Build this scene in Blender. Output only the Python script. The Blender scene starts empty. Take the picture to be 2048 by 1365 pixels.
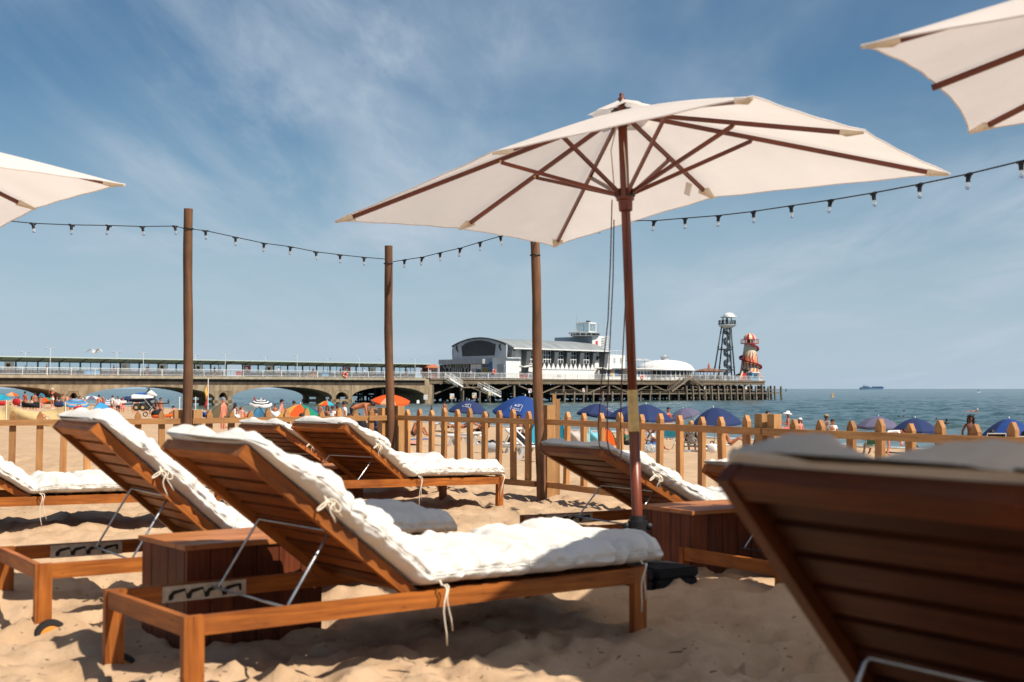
import bpy, bmesh, math, random
import numpy as np
from mathutils import Vector, Matrix
random.seed(7)
SC = bpy.context.scene
COL = SC.collection
R = math.radians
# ------------------------------------------------------------------ camera
F = 2630.0            # focal length in photograph pixels (2048 wide)
EYE = 0.98            # eye height above the sand of the enclosure
PITCH = math.atan(95.5 / F)
CP, SP = math.cos(PITCH), math.sin(PITCH)
cam = bpy.data.cameras.new('camera')
cam.sensor_width = 36.0
cam.lens = 36.0 * F / 2048.0
cam.clip_start = 0.05
cam.clip_end = 60000
cam.dof.use_dof = True
cam.dof.focus_distance = 16.5
cam.dof.aperture_fstop = 4.3
cam_ob = bpy.data.objects.new('camera', cam)
COL.objects.link(cam_ob)
cam_ob.location = (0, 0, EYE)
cam_ob.rotation_euler = (R(90) + PITCH, 0, 0)
SC.camera = cam_ob
# ------------------------------------------------------------------ light
SUN_DIR = Vector((0.514, -0.386, 0.766)).normalized()      # towards the sun
SUN_EL = math.asin(SUN_DIR.z)
SUN_AZ = math.atan2(SUN_DIR.x, SUN_DIR.y)
sun = bpy.data.lights.new('sun', 'SUN')
sun.energy = 5.0
sun.angle = R(0.53)
sun.color = (1.0, 0.92, 0.80)
sun_ob = bpy.data.objects.new('sun', sun)
COL.objects.link(sun_ob)
sun_ob.rotation_euler = SUN_DIR.to_track_quat('Z', 'Y').to_euler()
SC.view_settings.view_transform = 'Standard'
SC.view_settings.look = 'None'
SC.view_settings.exposure = 0.42
SC.view_settings.gamma = 1.0
SC.view_settings.use_curve_mapping = False
SKY_STRENGTH = 0.053
SKY_TINT = (0.72, 0.965, 1.06)
W = bpy.data.worlds.new('World')
SC.world = W
W.use_nodes = True


def build_world():
    nt = W.node_tree
    N, L = nt.nodes, nt.links
    N.clear()
    out = N.new('ShaderNodeOutputWorld')
    bg = N.new('ShaderNodeBackground')
    bg.inputs['Strength'].default_value = SKY_STRENGTH
    sky = N.new('ShaderNodeTexSky')
    sky.sky_type = 'NISHITA'
    sky.sun_disc = False
    sky.sun_elevation = SUN_EL
    sky.sun_rotation = SUN_AZ
    sky.altitude = 0
    sky.air_density = 1.0
    sky.dust_density = 0.3
    sky.ozone_density = 1.0
    tc = N.new('ShaderNodeTexCoord')
    sep = N.new('ShaderNodeSeparateXYZ')
    L.new(tc.outputs['Generated'], sep.inputs[0])
    # flat cloud deck: direction divided by its height above the horizon
    zc = N.new('ShaderNodeMath'); zc.operation = 'MAXIMUM'; zc.inputs[1].default_value = 0.0
    L.new(sep.outputs['Z'], zc.inputs[0])
    za = N.new('ShaderNodeMath'); za.operation = 'ADD'; za.inputs[1].default_value = 0.10
    L.new(zc.outputs[0], za.inputs[0])
    dx = N.new('ShaderNodeMath'); dx.operation = 'DIVIDE'
    dy = N.new('ShaderNodeMath'); dy.operation = 'DIVIDE'
    L.new(sep.outputs['X'], dx.inputs[0]); L.new(za.outputs[0], dx.inputs[1])
    L.new(sep.outputs['Y'], dy.inputs[0]); L.new(za.outputs[0], dy.inputs[1])
    cmb = N.new('ShaderNodeCombineXYZ')
    L.new(dx.outputs[0], cmb.inputs[0]); L.new(dy.outputs[0], cmb.inputs[1])

    def layer(rot, scale, loc, nscale, detail, rough, dist, lo, hi):
        mp = N.new('ShaderNodeMapping')
        mp.inputs['Rotation'].default_value = (0, 0, R(rot))
        mp.inputs['Scale'].default_value = scale
        mp.inputs['Location'].default_value = loc
        L.new(cmb.outputs[0], mp.inputs['Vector'])
        nz = N.new('ShaderNodeTexNoise')
        nz.inputs['Scale'].default_value = nscale
        nz.inputs['Detail'].default_value = detail
        nz.inputs['Roughness'].default_value = rough
        nz.inputs['Distortion'].default_value = dist
        L.new(mp.outputs[0], nz.inputs['Vector'])
        rp = N.new('ShaderNodeMapRange')
        rp.interpolation_type = 'SMOOTHSTEP'
        rp.inputs['From Min'].default_value = lo
        rp.inputs['From Max'].default_value = hi
        L.new(nz.outputs['Fac'], rp.inputs['Value'])
        return rp.outputs[0]

    def mul(a, b):
        m = N.new('ShaderNodeMath'); m.operation = 'MULTIPLY'
        for i, q in enumerate((a, b)):
            if isinstance(q, float): m.inputs[i].default_value = q
            else: L.new(q, m.inputs[i])
        return m.outputs[0]

    def add(a, b):
        m = N.new('ShaderNodeMath'); m.operation = 'ADD'; m.use_clamp = True
        L.new(a, m.inputs[0]); L.new(b, m.inputs[1])
        return m.outputs[0]
    big = layer(24, (1.0, 0.42, 1), (4.60, 1.31, 0), 0.62, 3.0, 0.5, 0.3, 0.42, 0.66)      # broad veils
    streak = layer(20, (1.0, 0.22, 1), (1.85, 2.51, 0), 1.5, 8.0, 0.55, 0.7, 0.36, 0.76)     # cirrus fibres
    fine = layer(31, (1.0, 0.28, 1), (8.73, 1.95, 0), 4.5, 9.0, 0.62, 0.4, 0.40, 0.80)
    veil = layer(15, (1.0, 0.7, 1), (6.5, 3.33, 0), 0.9, 5.0, 0.55, 0.6, 0.47, 0.78)
    c = add(mul(big, mul(streak, 0.72)), mul(mul(big, fine), 0.50))
    c = add(c, mul(streak, 0.13))
    c = add(c, mul(veil, 0.46))
    # low flat cumulus bank close to the horizon
    low = layer(0, (1.0, 0.55, 1), (1.3, 4.4, 0), 1.35, 9.0, 0.55, 0.2, 0.50, 0.74)
    lowm = N.new('ShaderNodeMapRange'); lowm.interpolation_type = 'SMOOTHSTEP'
    lowm.inputs['From Min'].default_value = 0.13; lowm.inputs['From Max'].default_value = 0.05
    L.new(sep.outputs['Z'], lowm.inputs['Value'])
    c = add(c, mul(mul(low, lowm.outputs[0]), 0.62))
    mix = N.new('ShaderNodeMixRGB')
    mix.inputs['Color2'].default_value = (6.9, 8.2, 9.6, 1)
    L.new(c, mix.inputs['Fac'])
    hs = N.new('ShaderNodeHueSaturation')
    hs.inputs['Saturation'].default_value = 1.12
    L.new(sky.outputs[0], hs.inputs['Color'])
    ti = N.new('ShaderNodeMixRGB'); ti.blend_type = 'MULTIPLY'; ti.inputs[0].default_value = 1.0
    ti.inputs[2].default_value = (*SKY_TINT, 1)
    L.new(hs.outputs[0], ti.inputs[1])
    # pale sea haze low down, all round the horizon
    hz = N.new('ShaderNodeMapRange'); hz.interpolation_type = 'SMOOTHSTEP'
    hz.inputs['From Min'].default_value = 0.24; hz.inputs['From Max'].default_value = -0.02
    hz.inputs['To Max'].default_value = 0.95
    L.new(sep.outputs['Z'], hz.inputs['Value'])
    hm = N.new('ShaderNodeMixRGB'); hm.inputs[2].default_value = (6.3, 7.9, 9.5, 1)
    L.new(hz.outputs[0], hm.inputs[0]); L.new(ti.outputs[0], hm.inputs[1])
    L.new(hm.outputs[0], mix.inputs['Color1'])
    L.new(mix.outputs[0], bg.inputs['Color'])
    L.new(bg.outputs[0], out.inputs['Surface'])


build_world()


# ------------------------------------------------------------------ photograph geometry helpers
def proj(p):
    x, y, z = p[0], p[1], p[2] - EYE
    d = y * CP + z * SP
    return 1024 + F * x / d, 682.5 - F * (-y * SP + z * CP) / d


def ray(px, py):
    a = (px - 1024) / F
    b = (682.5 - py) / F
    return Vector((a, CP - b * SP, SP + b * CP))


def at_y(px, py, Y):
    r = ray(px, py)
    return Vector((0, 0, EYE)) + r * (Y / r.y)


def on_z(px, py, z):
    r = ray(px, py)
    return Vector((0, 0, EYE)) + r * ((z - EYE) / r.z)


# ------------------------------------------------------------------ numpy noise
def _hash(ix, iy, iz, seed):
    with np.errstate(over='ignore'):
        h = (ix.astype(np.uint32) * np.uint32(374761393) + iy.astype(np.uint32) * np.uint32(668265263)
             + iz.astype(np.uint32) * np.uint32(2147483647) + np.uint32(seed * 1274126177 & 0xffffffff))
        h = (h ^ (h >> np.uint32(13))) * np.uint32(1274126177)
        h = h ^ (h >> np.uint32(16))
        h = h * np.uint32(2246822519)
        h = h ^ (h >> np.uint32(15))
    return (h & np.uint32(0xffffff)).astype(np.float64) / 16777215.0


def vnoise(x, y, z=None, seed=0):
    x = np.asarray(x, float); y = np.asarray(y, float)
    z = np.zeros_like(x) if z is None else np.asarray(z, float)
    x0, y0, z0 = np.floor(x), np.floor(y), np.floor(z)
    fx, fy, fz = x - x0, y - y0, z - z0
    fx = fx * fx * fx * (fx * (fx * 6 - 15) + 10)
    fy = fy * fy * fy * (fy * (fy * 6 - 15) + 10)
    fz = fz * fz * fz * (fz * (fz * 6 - 15) + 10)
    ix, iy, iz = x0.astype(np.int64), y0.astype(np.int64), z0.astype(np.int64)
    out = 0
    for a in (0, 1):
        for b in (0, 1):
            for c in (0, 1):
                w = (fx if a else 1 - fx) * (fy if b else 1 - fy) * (fz if c else 1 - fz)
                out = out + w * _hash(ix + a, iy + b, iz + c, seed)
    return out * 2 - 1


def fbm(x, y, z=None, o=4, seed=0, g=0.5):
    t, a, f = 0, 1.0, 1.0
    for i in range(o):
        t = t + a * vnoise(x * f, y * f, None if z is None else z * f, seed + i * 17)
        a *= g; f *= 2.03
    return t


def worley(x, y, seed=0):
    x = np.asarray(x, float); y = np.asarray(y, float)
    ix, iy = np.floor(x).astype(np.int64), np.floor(y).astype(np.int64)
    best = np.full(x.shape, 9.0)
    rnd = np.zeros(x.shape)
    for a in (-1, 0, 1):
        for b in (-1, 0, 1):
            cx, cy = ix + a, iy + b
            zz = np.zeros_like(cx)
            qx = cx + _hash(cx, cy, zz, seed); qy = cy + _hash(cx, cy, zz + 1, seed)
            d = np.hypot(x - qx, y - qy)
            m = d < best
            best = np.where(m, d, best)
            rnd = np.where(m, _hash(cx, cy, zz + 2, seed), rnd)
    return best, rnd


# ------------------------------------------------------------------ materials
MATS = {}


def mat(name, col, rough=0.6, var=0.15, scale=6.0, bump=0.0, bscale=40.0, metal=0.0, spec=0.4, col2=None,
        coords='Object', stretch=(1, 1, 1), trans=0.0, sss=0.0):
    if name in MATS:
        return MATS[name]
    m = bpy.data.materials.new(name)
    m.use_nodes = True
    nt = m.node_tree
    N, L = nt.nodes, nt.links
    b = N['Principled BSDF']
    out = N['Material Output']
    tc = N.new('ShaderNodeTexCoord')
    mp = N.new('ShaderNodeMapping')
    mp.inputs['Scale'].default_value = stretch
    L.new(tc.outputs[coords], mp.inputs['Vector'])
    oi = N.new('ShaderNodeObjectInfo')
    ofs = N.new('ShaderNodeMath'); ofs.operation = 'MULTIPLY'; ofs.inputs[1].default_value = 37.0
    L.new(oi.outputs['Random'], ofs.inputs[0])
    nz = N.new('ShaderNodeTexNoise')
    nz.noise_dimensions = '4D'
    L.new(mp.outputs[0], nz.inputs['Vector'])
    L.new(ofs.outputs[0], nz.inputs['W'])
    nz.inputs['Scale'].default_value = scale
    nz.inputs['Detail'].default_value = 6
    nz.inputs['Roughness'].default_value = 0.6
    rp = N.new('ShaderNodeValToRGB')
    c2 = col2 or tuple(max(0, v * (1 - 2 * var)) for v in col)
    c1 = tuple(min(1, v * (1 + var)) for v in col) if not col2 else col
    rp.color_ramp.elements[0].position = 0.34
    rp.color_ramp.elements[1].position = 0.66
    rp.color_ramp.elements[0].color = (*c2, 1)
    rp.color_ramp.elements[1].color = (*c1, 1)
    L.new(nz.outputs['Fac'], rp.inputs[0])
    # every object a little different
    hv = N.new('ShaderNodeHueSaturation')
    mr = N.new('ShaderNodeMapRange')
    mr.inputs['To Min'].default_value = 1 - var * 0.8
    mr.inputs['To Max'].default_value = 1 + var * 0.8
    L.new(oi.outputs['Random'], mr.inputs['Value'])
    L.new(mr.outputs[0], hv.inputs['Value'])
    L.new(rp.outputs[0], hv.inputs['Color'])
    L.new(hv.outputs[0], b.inputs['Base Color'])
    b.inputs['Roughness'].default_value = rough
    b.inputs['Metallic'].default_value = metal
    b.inputs['Specular IOR Level'].default_value = spec
    if bump > 0:
        n2 = N.new('ShaderNodeTexNoise')
        n2.inputs['Scale'].default_value = bscale
        n2.inputs['Detail'].default_value = 5
        L.new(mp.outputs[0], n2.inputs['Vector'])
        bp = N.new('ShaderNodeBump')
        bp.inputs['Strength'].default_value = bump
        bp.inputs['Distance'].default_value = 0.01
        L.new(n2.outputs['Fac'], bp.inputs['Height'])
        L.new(bp.outputs[0], b.inputs['Normal'])
    if trans > 0:      # cloth that lets light through
        tr = N.new('ShaderNodeBsdfTranslucent')
        L.new(hv.outputs[0], tr.inputs['Color'])
        mx = N.new('ShaderNodeMixShader')
        mx.inputs[0].default_value = trans
        L.new(b.outputs[0], mx.inputs[1]); L.new(tr.outputs[0], mx.inputs[2])
        L.new(mx.outputs[0], out.inputs['Surface'])
    MATS[name] = m
    return m


def wood(name, light, dark, rough=0.45, gscale=(3.0, 55.0, 1), bump=0.25, spec=0.4, var=0.22, knots=True, weather=0.45):
    """sawn timber: grain follows the U coordinate of each board, knots here and there"""
    if name in MATS:
        return MATS[name]
    m = bpy.data.materials.new(name)
    m.use_nodes = True
    nt = m.node_tree
    N, L = nt.nodes, nt.links
    b = N['Principled BSDF']
    uv = N.new('ShaderNodeUVMap')
    mp = N.new('ShaderNodeMapping')
    mp.inputs['Scale'].default_value = gscale
    L.new(uv.outputs[0], mp.inputs['Vector'])
    oi = N.new('ShaderNodeObjectInfo')
    ofs = N.new('ShaderNodeMath'); ofs.operation = 'MULTIPLY'; ofs.inputs[1].default_value = 53.0
    L.new(oi.outputs['Random'], ofs.inputs[0])

    def noise(vec, sc, det, dist=0.0):
        n = N.new('ShaderNodeTexNoise'); n.noise_dimensions = '4D'
        n.inputs['Scale'].default_value = sc
        n.inputs['Detail'].default_value = det
        n.inputs['Distortion'].default_value = dist
        L.new(vec, n.inputs['Vector']); L.new(ofs.outputs[0], n.inputs['W'])
        return n.outputs['Fac']
    g = noise(mp.outputs[0], 1.0, 7, 0.7)
    broad = noise(uv.outputs[0], 5.0, 3)
    rp = N.new('ShaderNodeValToRGB')
    rp.color_ramp.elements[0].position = 0.30
    rp.color_ramp.elements[1].position = 0.70
    rp.color_ramp.elements[0].color = (*dark, 1)
    rp.color_ramp.elements[1].color = (*light, 1)
    ad = N.new('ShaderNodeMath'); ad.operation = 'MULTIPLY_ADD'
    L.new(broad, ad.inputs[0]); ad.inputs[1].default_value = 0.45
    sb = N.new('ShaderNodeMath'); sb.operation = 'MULTIPLY_ADD'
    L.new(g, sb.inputs[0]); sb.inputs[1].default_value = 0.75; sb.inputs[2].default_value = -0.10
    L.new(sb.outputs[0], ad.inputs[2])
    L.new(ad.outputs[0], rp.inputs[0])
    colr = rp.outputs[0]
    if knots:
        vr = N.new('ShaderNodeTexVoronoi')
        km = N.new('ShaderNodeMapping'); km.inputs['Scale'].default_value = (2.6, 9.0, 1)
        L.new(uv.outputs[0], km.inputs['Vector'])
        vr.voronoi_dimensions = '4D'
        L.new(km.outputs[0], vr.inputs['Vector']); L.new(ofs.outputs[0], vr.inputs['W'])
        kr = N.new('ShaderNodeMapRange')
        kr.inputs['From Min'].default_value = 0.20; kr.inputs['From Max'].default_value = 0.10
        kr.inputs['To Max'].default_value = 0.75
        L.new(vr.outputs['Distance'], kr.inputs['Value'])
        kx = N.new('ShaderNodeMixRGB')
        kx.inputs['Color2'].default_value = (dark[0] * 0.45, dark[1] * 0.4, dark[2] * 0.4, 1)
        L.new(kr.outputs[0], kx.inputs['Fac']); L.new(colr, kx.inputs['Color1'])
        colr = kx.outputs[0]
    if weather:
        wr = N.new('ShaderNodeMapRange'); wr.interpolation_type = 'SMOOTHSTEP'
        wr.inputs['From Min'].default_value = 0.50; wr.inputs['From Max'].default_value = 0.72
        wr.inputs['To Max'].default_value = weather
        wm_ = N.new('ShaderNodeMapping'); wm_.inputs['Scale'].default_value = (2.2, 7, 1); wm_.inputs['Location'].default_value = (3, 9, 0)
        L.new(uv.outputs[0], wm_.inputs['Vector'])
        L.new(noise(wm_.outputs[0], 1.0, 6, 1.0), wr.inputs['Value'])
        wx = N.new('ShaderNodeMixRGB')
        wx.inputs['Color2'].default_value = (dark[0] * .8 + .03, dark[1] * .9 + .025, dark[2] * .9 + .02, 1)
        L.new(wr.outputs[0], wx.inputs['Fac']); L.new(colr, wx.inputs['Color1'])
        colr = wx.outputs[0]
    hv = N.new('ShaderNodeHueSaturation')
    mr = N.new('ShaderNodeMapRange')
    mr.inputs['To Min'].default_value = 1 - var; mr.inputs['To Max'].default_value = 1 + var
    L.new(oi.outputs['Random'], mr.inputs['Value'])
    L.new(mr.outputs[0], hv.inputs['Value'])
    L.new(colr, hv.inputs['Color'])
    L.new(hv.outputs[0], b.inputs['Base Color'])
    b.inputs['Roughness'].default_value = rough
    b.inputs['Specular IOR Level'].default_value = spec
    bp = N.new('ShaderNodeBump')
    bp.inputs['Strength'].default_value = bump
    bp.inputs['Distance'].default_value = 0.004
    L.new(g, bp.inputs['Height'])
    L.new(bp.outputs[0], b.inputs['Normal'])
    MATS[name] = m
    return m


def mrgb(name, r, g, b, **k):
    """colour given as sRGB 0..255"""
    def lin(c):
        c /= 255.0
        return c / 12.92 if c <= 0.04045 else ((c + 0.055) / 1.055) ** 2.4
    return mat(name, (lin(r), lin(g), lin(b)), **k)


# ------------------------------------------------------------------ mesh builder
class MB:
    def __init__(self):
        self.v, self.f, self.uv, self.mi = [], [], [], []
        self.cur = 0

    def face(self, idx, uv=None):
        self.f.append(tuple(idx)); self.uv.append(uv); self.mi.append(self.cur)

    def hexa(self, P, dims=None):
        """8 corners: bottom ring 0-3, top ring 4-7"""
        o = len(self.v)
        self.v += [tuple(p) for p in P]
        faces = [(0, 3, 2, 1), (4, 5, 6, 7), (0, 1, 5, 4), (1, 2, 6, 5), (2, 3, 7, 6), (3, 0, 4, 7)]
        vs = [Vector(p) for p in P]
        ex = (vs[1] - vs[0]).length + (vs[5] - vs[4]).length
        ey = (vs[3] - vs[0]).length + (vs[7] - vs[4]).length
        ez = (vs[4] - vs[0]).length + (vs[6] - vs[2]).length
        ax = [(vs[1] - vs[0]) + (vs[2] - vs[3]), (vs[3] - vs[0]) + (vs[2] - vs[1]), (vs[4] - vs[0]) + (vs[6] - vs[2])]
        k = max(range(3), key=lambda i: (ex, ey, ez)[i])
        ul = ax[k].normalized() if ax[k].length > 1e-9 else Vector((1, 0, 0))
        oth = [ax[i].normalized() for i in range(3) if i != k and ax[i].length > 1e-9]
        ru, rv = random.random() * 7, random.random() * 7
        for q in faces:
            uvs = []
            for i in q:
                p = vs[i]
                uvs.append((p.dot(ul) + ru, sum(p.dot(a) for a in oth) + rv))
            self.face([o + i for i in q], uvs)
        return self

    def box(self, c, s, M=None):
        cx, cy, cz = c
        hx, hy, hz = s[0] / 2, s[1] / 2, s[2] / 2
        P = [(cx - hx, cy - hy, cz - hz), (cx + hx, cy - hy, cz - hz), (cx + hx, cy + hy, cz - hz), (cx - hx, cy + hy, cz - hz),
             (cx - hx, cy - hy, cz + hz), (cx + hx, cy - hy, cz + hz), (cx + hx, cy + hy, cz + hz), (cx - hx, cy + hy, cz + hz)]
        if M is not None:
            P = [M @ Vector(p) for p in P]
        return self.hexa(P)

    def bar(self, p, q, w, h, up=(0, 0, 1)):
        p, q = Vector(p), Vector(q)
        d = (q - p).normalized()
        up = Vector(up)
        s = d.cross(up)
        if s.length < 1e-5:
            s = d.cross(Vector((1, 0, 0)))
        s.normalize()
        n = s.cross(d).normalized()
        a, b = s * (w / 2), n * (h / 2)
        return self.hexa([p - a - b, q - a - b, q + a - b, p + a - b, p - a + b, q - a + b, q + a + b, p + a + b])

    def tube(self, pts, r, n=8, cap=True, uvscale=1.0):
        pts = [Vector(p) for p in pts]
        m = len(pts)
        rr = r if isinstance(r, (list, tuple)) else [r] * m
        o = len(self.v)
        ref = None
        L = 0
        ru = random.random() * 5
        us = []
        for i in range(m):
            t = (pts[min(i + 1, m - 1)] - pts[max(i - 1, 0)])
            if t.length < 1e-9: t = Vector((0, 0, 1))
            t.normalize()
            if ref is None:
                ref = t.orthogonal().normalized()
            ref = (ref - t * ref.dot(t))
            ref = ref.normalized() if ref.length > 1e-6 else t.orthogonal().normalized()
            b = t.cross(ref)
            if i: L += (pts[i] - pts[i - 1]).length
            us.append(L)
            for k in range(n):
                a = 2 * math.pi * k / n
                self.v.append(tuple(pts[i] + (ref * math.cos(a) + b * math.sin(a)) * rr[i]))
        rad = max(rr)
        for i in range(m - 1):
            for k in range(n):
                k2 = (k + 1) % n
                v0, v1 = k / n * 6.28 * rad, (k + 1) / n * 6.28 * rad
                self.face((o + i * n + k, o + i * n + k2, o + (i + 1) * n + k2, o + (i + 1) * n + k),
                          [(us[i] + ru, v0), (us[i] + ru, v1), (us[i + 1] + ru, v1), (us[i + 1] + ru, v0)])
        if cap:
            self.face([o + k for k in reversed(range(n))])
            self.face([o + (m - 1) * n + k for k in range(n)])
        return self

    def lathe(self, prof, n=16, c=(0, 0, 0), M=None, a0=0.0, a1=2 * math.pi):
        o = len(self.v)
        full = abs(a1 - a0 - 2 * math.pi) < 1e-6
        cnt = n if full else n + 1
        for r, z in prof:
            for k in range(cnt):
                a = a0 + (a1 - a0) * k / n
                p = Vector((c[0] + r * math.cos(a), c[1] + r * math.sin(a), c[2] + z))
                self.v.append(tuple(M @ p if M is not None else p))
        for i in range(len(prof) - 1):
            for k in range(n):
                k2 = (k + 1) % cnt
                self.face((o + i * cnt + k, o + i * cnt + k2, o + (i + 1) * cnt + k2, o + (i + 1) * cnt + k))
        return self

    def prism(self, poly, d0, d1, axis='y'):
        """outline (a,b) in the plane across `axis`, extruded from d0 to d1"""
        o = len(self.v)
        n = len(poly)

        def P(a, b, d):
            return (a, d, b) if axis == 'y' else ((d, a, b) if axis == 'x' else (a, b, d))
        for d in (d0, d1):
            for a, b in poly:
                self.v.append(P(a, b, d))
        self.face([o + i for i in range(n)])
        self.face([o + n + i for i in reversed(range(n))])
        for i in range(n):
            j = (i + 1) % n
            self.face((o + i, o + n + i, o + n + j, o + j))
        return self

    def grid(self, A, closed_u=False, closed_v=False, uvs=None):
        """A: array (m,n,3)"""
        m, n = A.shape[0], A.shape[1]
        o = len(self.v)
        self.v += [tuple(p) for p in A.reshape(-1, 3).tolist()]
        for i in range(m if closed_u else m - 1):
            for j in range(n if closed_v else n - 1):
                i2, j2 = (i + 1) % m, (j + 1) % n
                self.face((o + i * n + j, o + i * n + j2, o + i2 * n + j2, o + i2 * n + j))
        return self

    def ball(self, c, r, n=10, m=7, M=None):
        rx, ry, rz = (r, r, r) if not isinstance(r, (tuple, list)) else r
        prof = [(math.sin(math.pi * i / m), -math.cos(math.pi * i / m)) for i in range(m + 1)]
        o = len(self.v)
        self.lathe([(max(1e-4, a), b) for a, b in prof], n)
        for i in range(o, len(self.v)):
            p = Vector(self.v[i])
            p = Vector((p.x * rx, p.y * ry, p.z * rz))
            if M is not None: p = M @ p
            self.v[i] = (p.x + c[0], p.y + c[1], p.z + c[2])
        return self

    def mesh(self, name, smooth=False):
        me = bpy.data.meshes.new(name)
        me.from_pydata(self.v, [], self.f)
        if any(u is not None for u in self.uv):
            ul = me.uv_layers.new(name='UVMap')
            flat = []
            for f, u in zip(self.f, self.uv):
                if u is None: flat += [0.0, 0.0] * len(f)
                else:
                    for q in u: flat += [q[0], q[1]]
            ul.data.foreach_set('uv', flat)
        me.polygons.foreach_set('material_index', self.mi)
        bm = bmesh.new(); bm.from_mesh(me)
        bmesh.ops.recalc_face_normals(bm, faces=bm.faces)
        bm.to_mesh(me); bm.free()
        if smooth:
            me.polygons.foreach_set('use_smooth', [True] * len(me.polygons))
            if smooth == 'auto':
                try: me.set_sharp_from_angle(angle=R(38))
                except Exception: pass
        me.update()
        return me

    def build(self, name, m=None, parent=None, smooth=False, loc=None, rot=None, **k):
        return ob(name, self.mesh(name, smooth), parent, m, loc, rot, **k)


def ob(name, me, parent=None, m=None, loc=None, rot=None, M=None, kind=None, label=None):
    o = bpy.data.objects.new(name, me)
    COL.objects.link(o)
    if m is not None:
        ms = m if isinstance(m, (list, tuple)) else [m]
        while len(me.materials) < len(ms): me.materials.append(ms[len(me.materials)])
        for i, q in enumerate(ms):
            if me.materials[i] != q:
                o.material_slots[i].link = 'OBJECT'
                o.material_slots[i].material = q
    if parent is not None: o.parent = parent
    if M is not None: o.matrix_local = M
    if loc is not None: o.location = loc
    if rot is not None: o.rotation_euler = rot
    if kind: o['kind'] = kind
    if label: o['label'] = label
    return o


def tag(o, label=None, cat=None, group=None, kind=None):
    if label: o['label'] = label
    if cat: o['category'] = cat
    if group: o['group'] = group
    if kind: o['kind'] = kind
    return o


def thing(name, label, cat, loc=(0, 0, 0), rz=0.0, group=None, M=None):
    o = bpy.data.objects.new(name, None)
    o.empty_display_size = 0.2
    COL.objects.link(o)
    if M is not None: o.matrix_world = M
    else:
        o.location = loc
        o.rotation_euler = (0, 0, rz)
    return tag(o, label, cat, group)


def text_mesh(s, size, extrude=0.001, align='CENTER'):
    cu = bpy.data.curves.new('lettering', 'FONT')
    cu.body = s; cu.size = size; cu.extrude = extrude
    cu.align_x = align; cu.align_y = 'CENTER'
    cu.resolution_u = 2
    o = bpy.data.objects.new('lettering', cu)
    COL.objects.link(o)
    dg = bpy.context.evaluated_depsgraph_get()
    me = bpy.data.meshes.new_from_object(o.evaluated_get(dg))
    bpy.data.objects.remove(o)
    bpy.data.curves.remove(cu)
    me.name = 'lettering'
    return me


def arc(x0, x1, z0, zc, n=14):
    """points of a flat arch from (x0,z0) to (x1,z0) with crown zc"""
    out = []
    for i in range(n + 1):
        t = i / n
        a = math.pi * (1 - t)
        out.append(((x0 + x1) / 2 + (x1 - x0) / 2 * math.cos(a), z0 + (zc - z0) * math.sin(a)))
    return out


# ================================================================== THE SETTING
LL, LW, LH = 2.0, 0.73, 0.30          # lounger: length, width, height of the frame's top
XH = 0.90                             # hinge, measured from the head end
LOUNGERS = [
    # A(near head corner), z, theta, pitch, phi, Lb, lobes
    ((-1.045, 4.216), .25, 53, 0, 38.5, .87, 1.0, 'wooden lounger nearest the middle, side on, its whole frame and prop in view',
     'crumpled cream cushion on the nearest complete lounger, grey shade across its foot', ((.075, LW + .026, 1),)),
    ((-1.977, 5.48), .25, 57, 0, 42, .87, 1.25, 'wooden lounger with an orange hubbed wheel, its sunlit slatted back raised at the left',
     'white cushion with a tied bow on the lounger with the wheel', ((.06, -.026, -1),)),
    ((-4.09, 8.56), .25, 66, 0, 33, .87, 1.0, 'wooden lounger cut by the left edge of the photo',
     'pale cushion lying flat at the left edge of the photo', ()),
    ((-1.433, 9.94), .286, 43, 1.9, 33, .78, .9, 'wooden lounger side on before the fence corner, with its foot end free in the sun',
     'gathered white cushion on the lounger before the fence corner', ()),
    ((-2.13, 11.01), .24, 49, 0, 32, .80, .9, 'wooden lounger mostly hidden behind the one at the fence corner',
     'white cushion on the half hidden lounger by the fence corner', ()),
    ((.411, 7.30), .22, 60, 0, 28.5, .87, .55, 'wooden lounger standing just behind the umbrella pole, back towards the camera',
     'cream cushion on the lounger behind the umbrella pole, cord loop hanging over it', ()),
    ((1.245, 6.17), .165, 58, 0, 29, .87, .4, 'wooden lounger peeping out left of the big blurred one at the right',
     'thin pale cushion edge left of the big blurred lounger', ()),
    ((.470, 1.63), .178, 58, 0, 50, .87, 2.0, 'dark blurred wooden lounger back filling the lower right corner',
     'thick blurred beige cushion over the lounger back at the lower right', ()),
]
SEA_Z = -2.0
SHN = (0.882, 0.470)            # seaward normal of the straight shoreline


def beach_z(X, Y):
    s = np.asarray(X) * SHN[0] + np.asarray(Y) * SHN[1]
    return np.interp(s, [-1e5, 5, 7.5, 11, 16, 26, 38, 48.5, 60, 90, 400, 1e5],
                     [0, 0, -.10, -.45, -.80, -1.17, -1.58, -2.0, -2.6, -3.6, -9, -9])


def bz(x, y):
    return float(beach_z(x, y))


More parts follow.
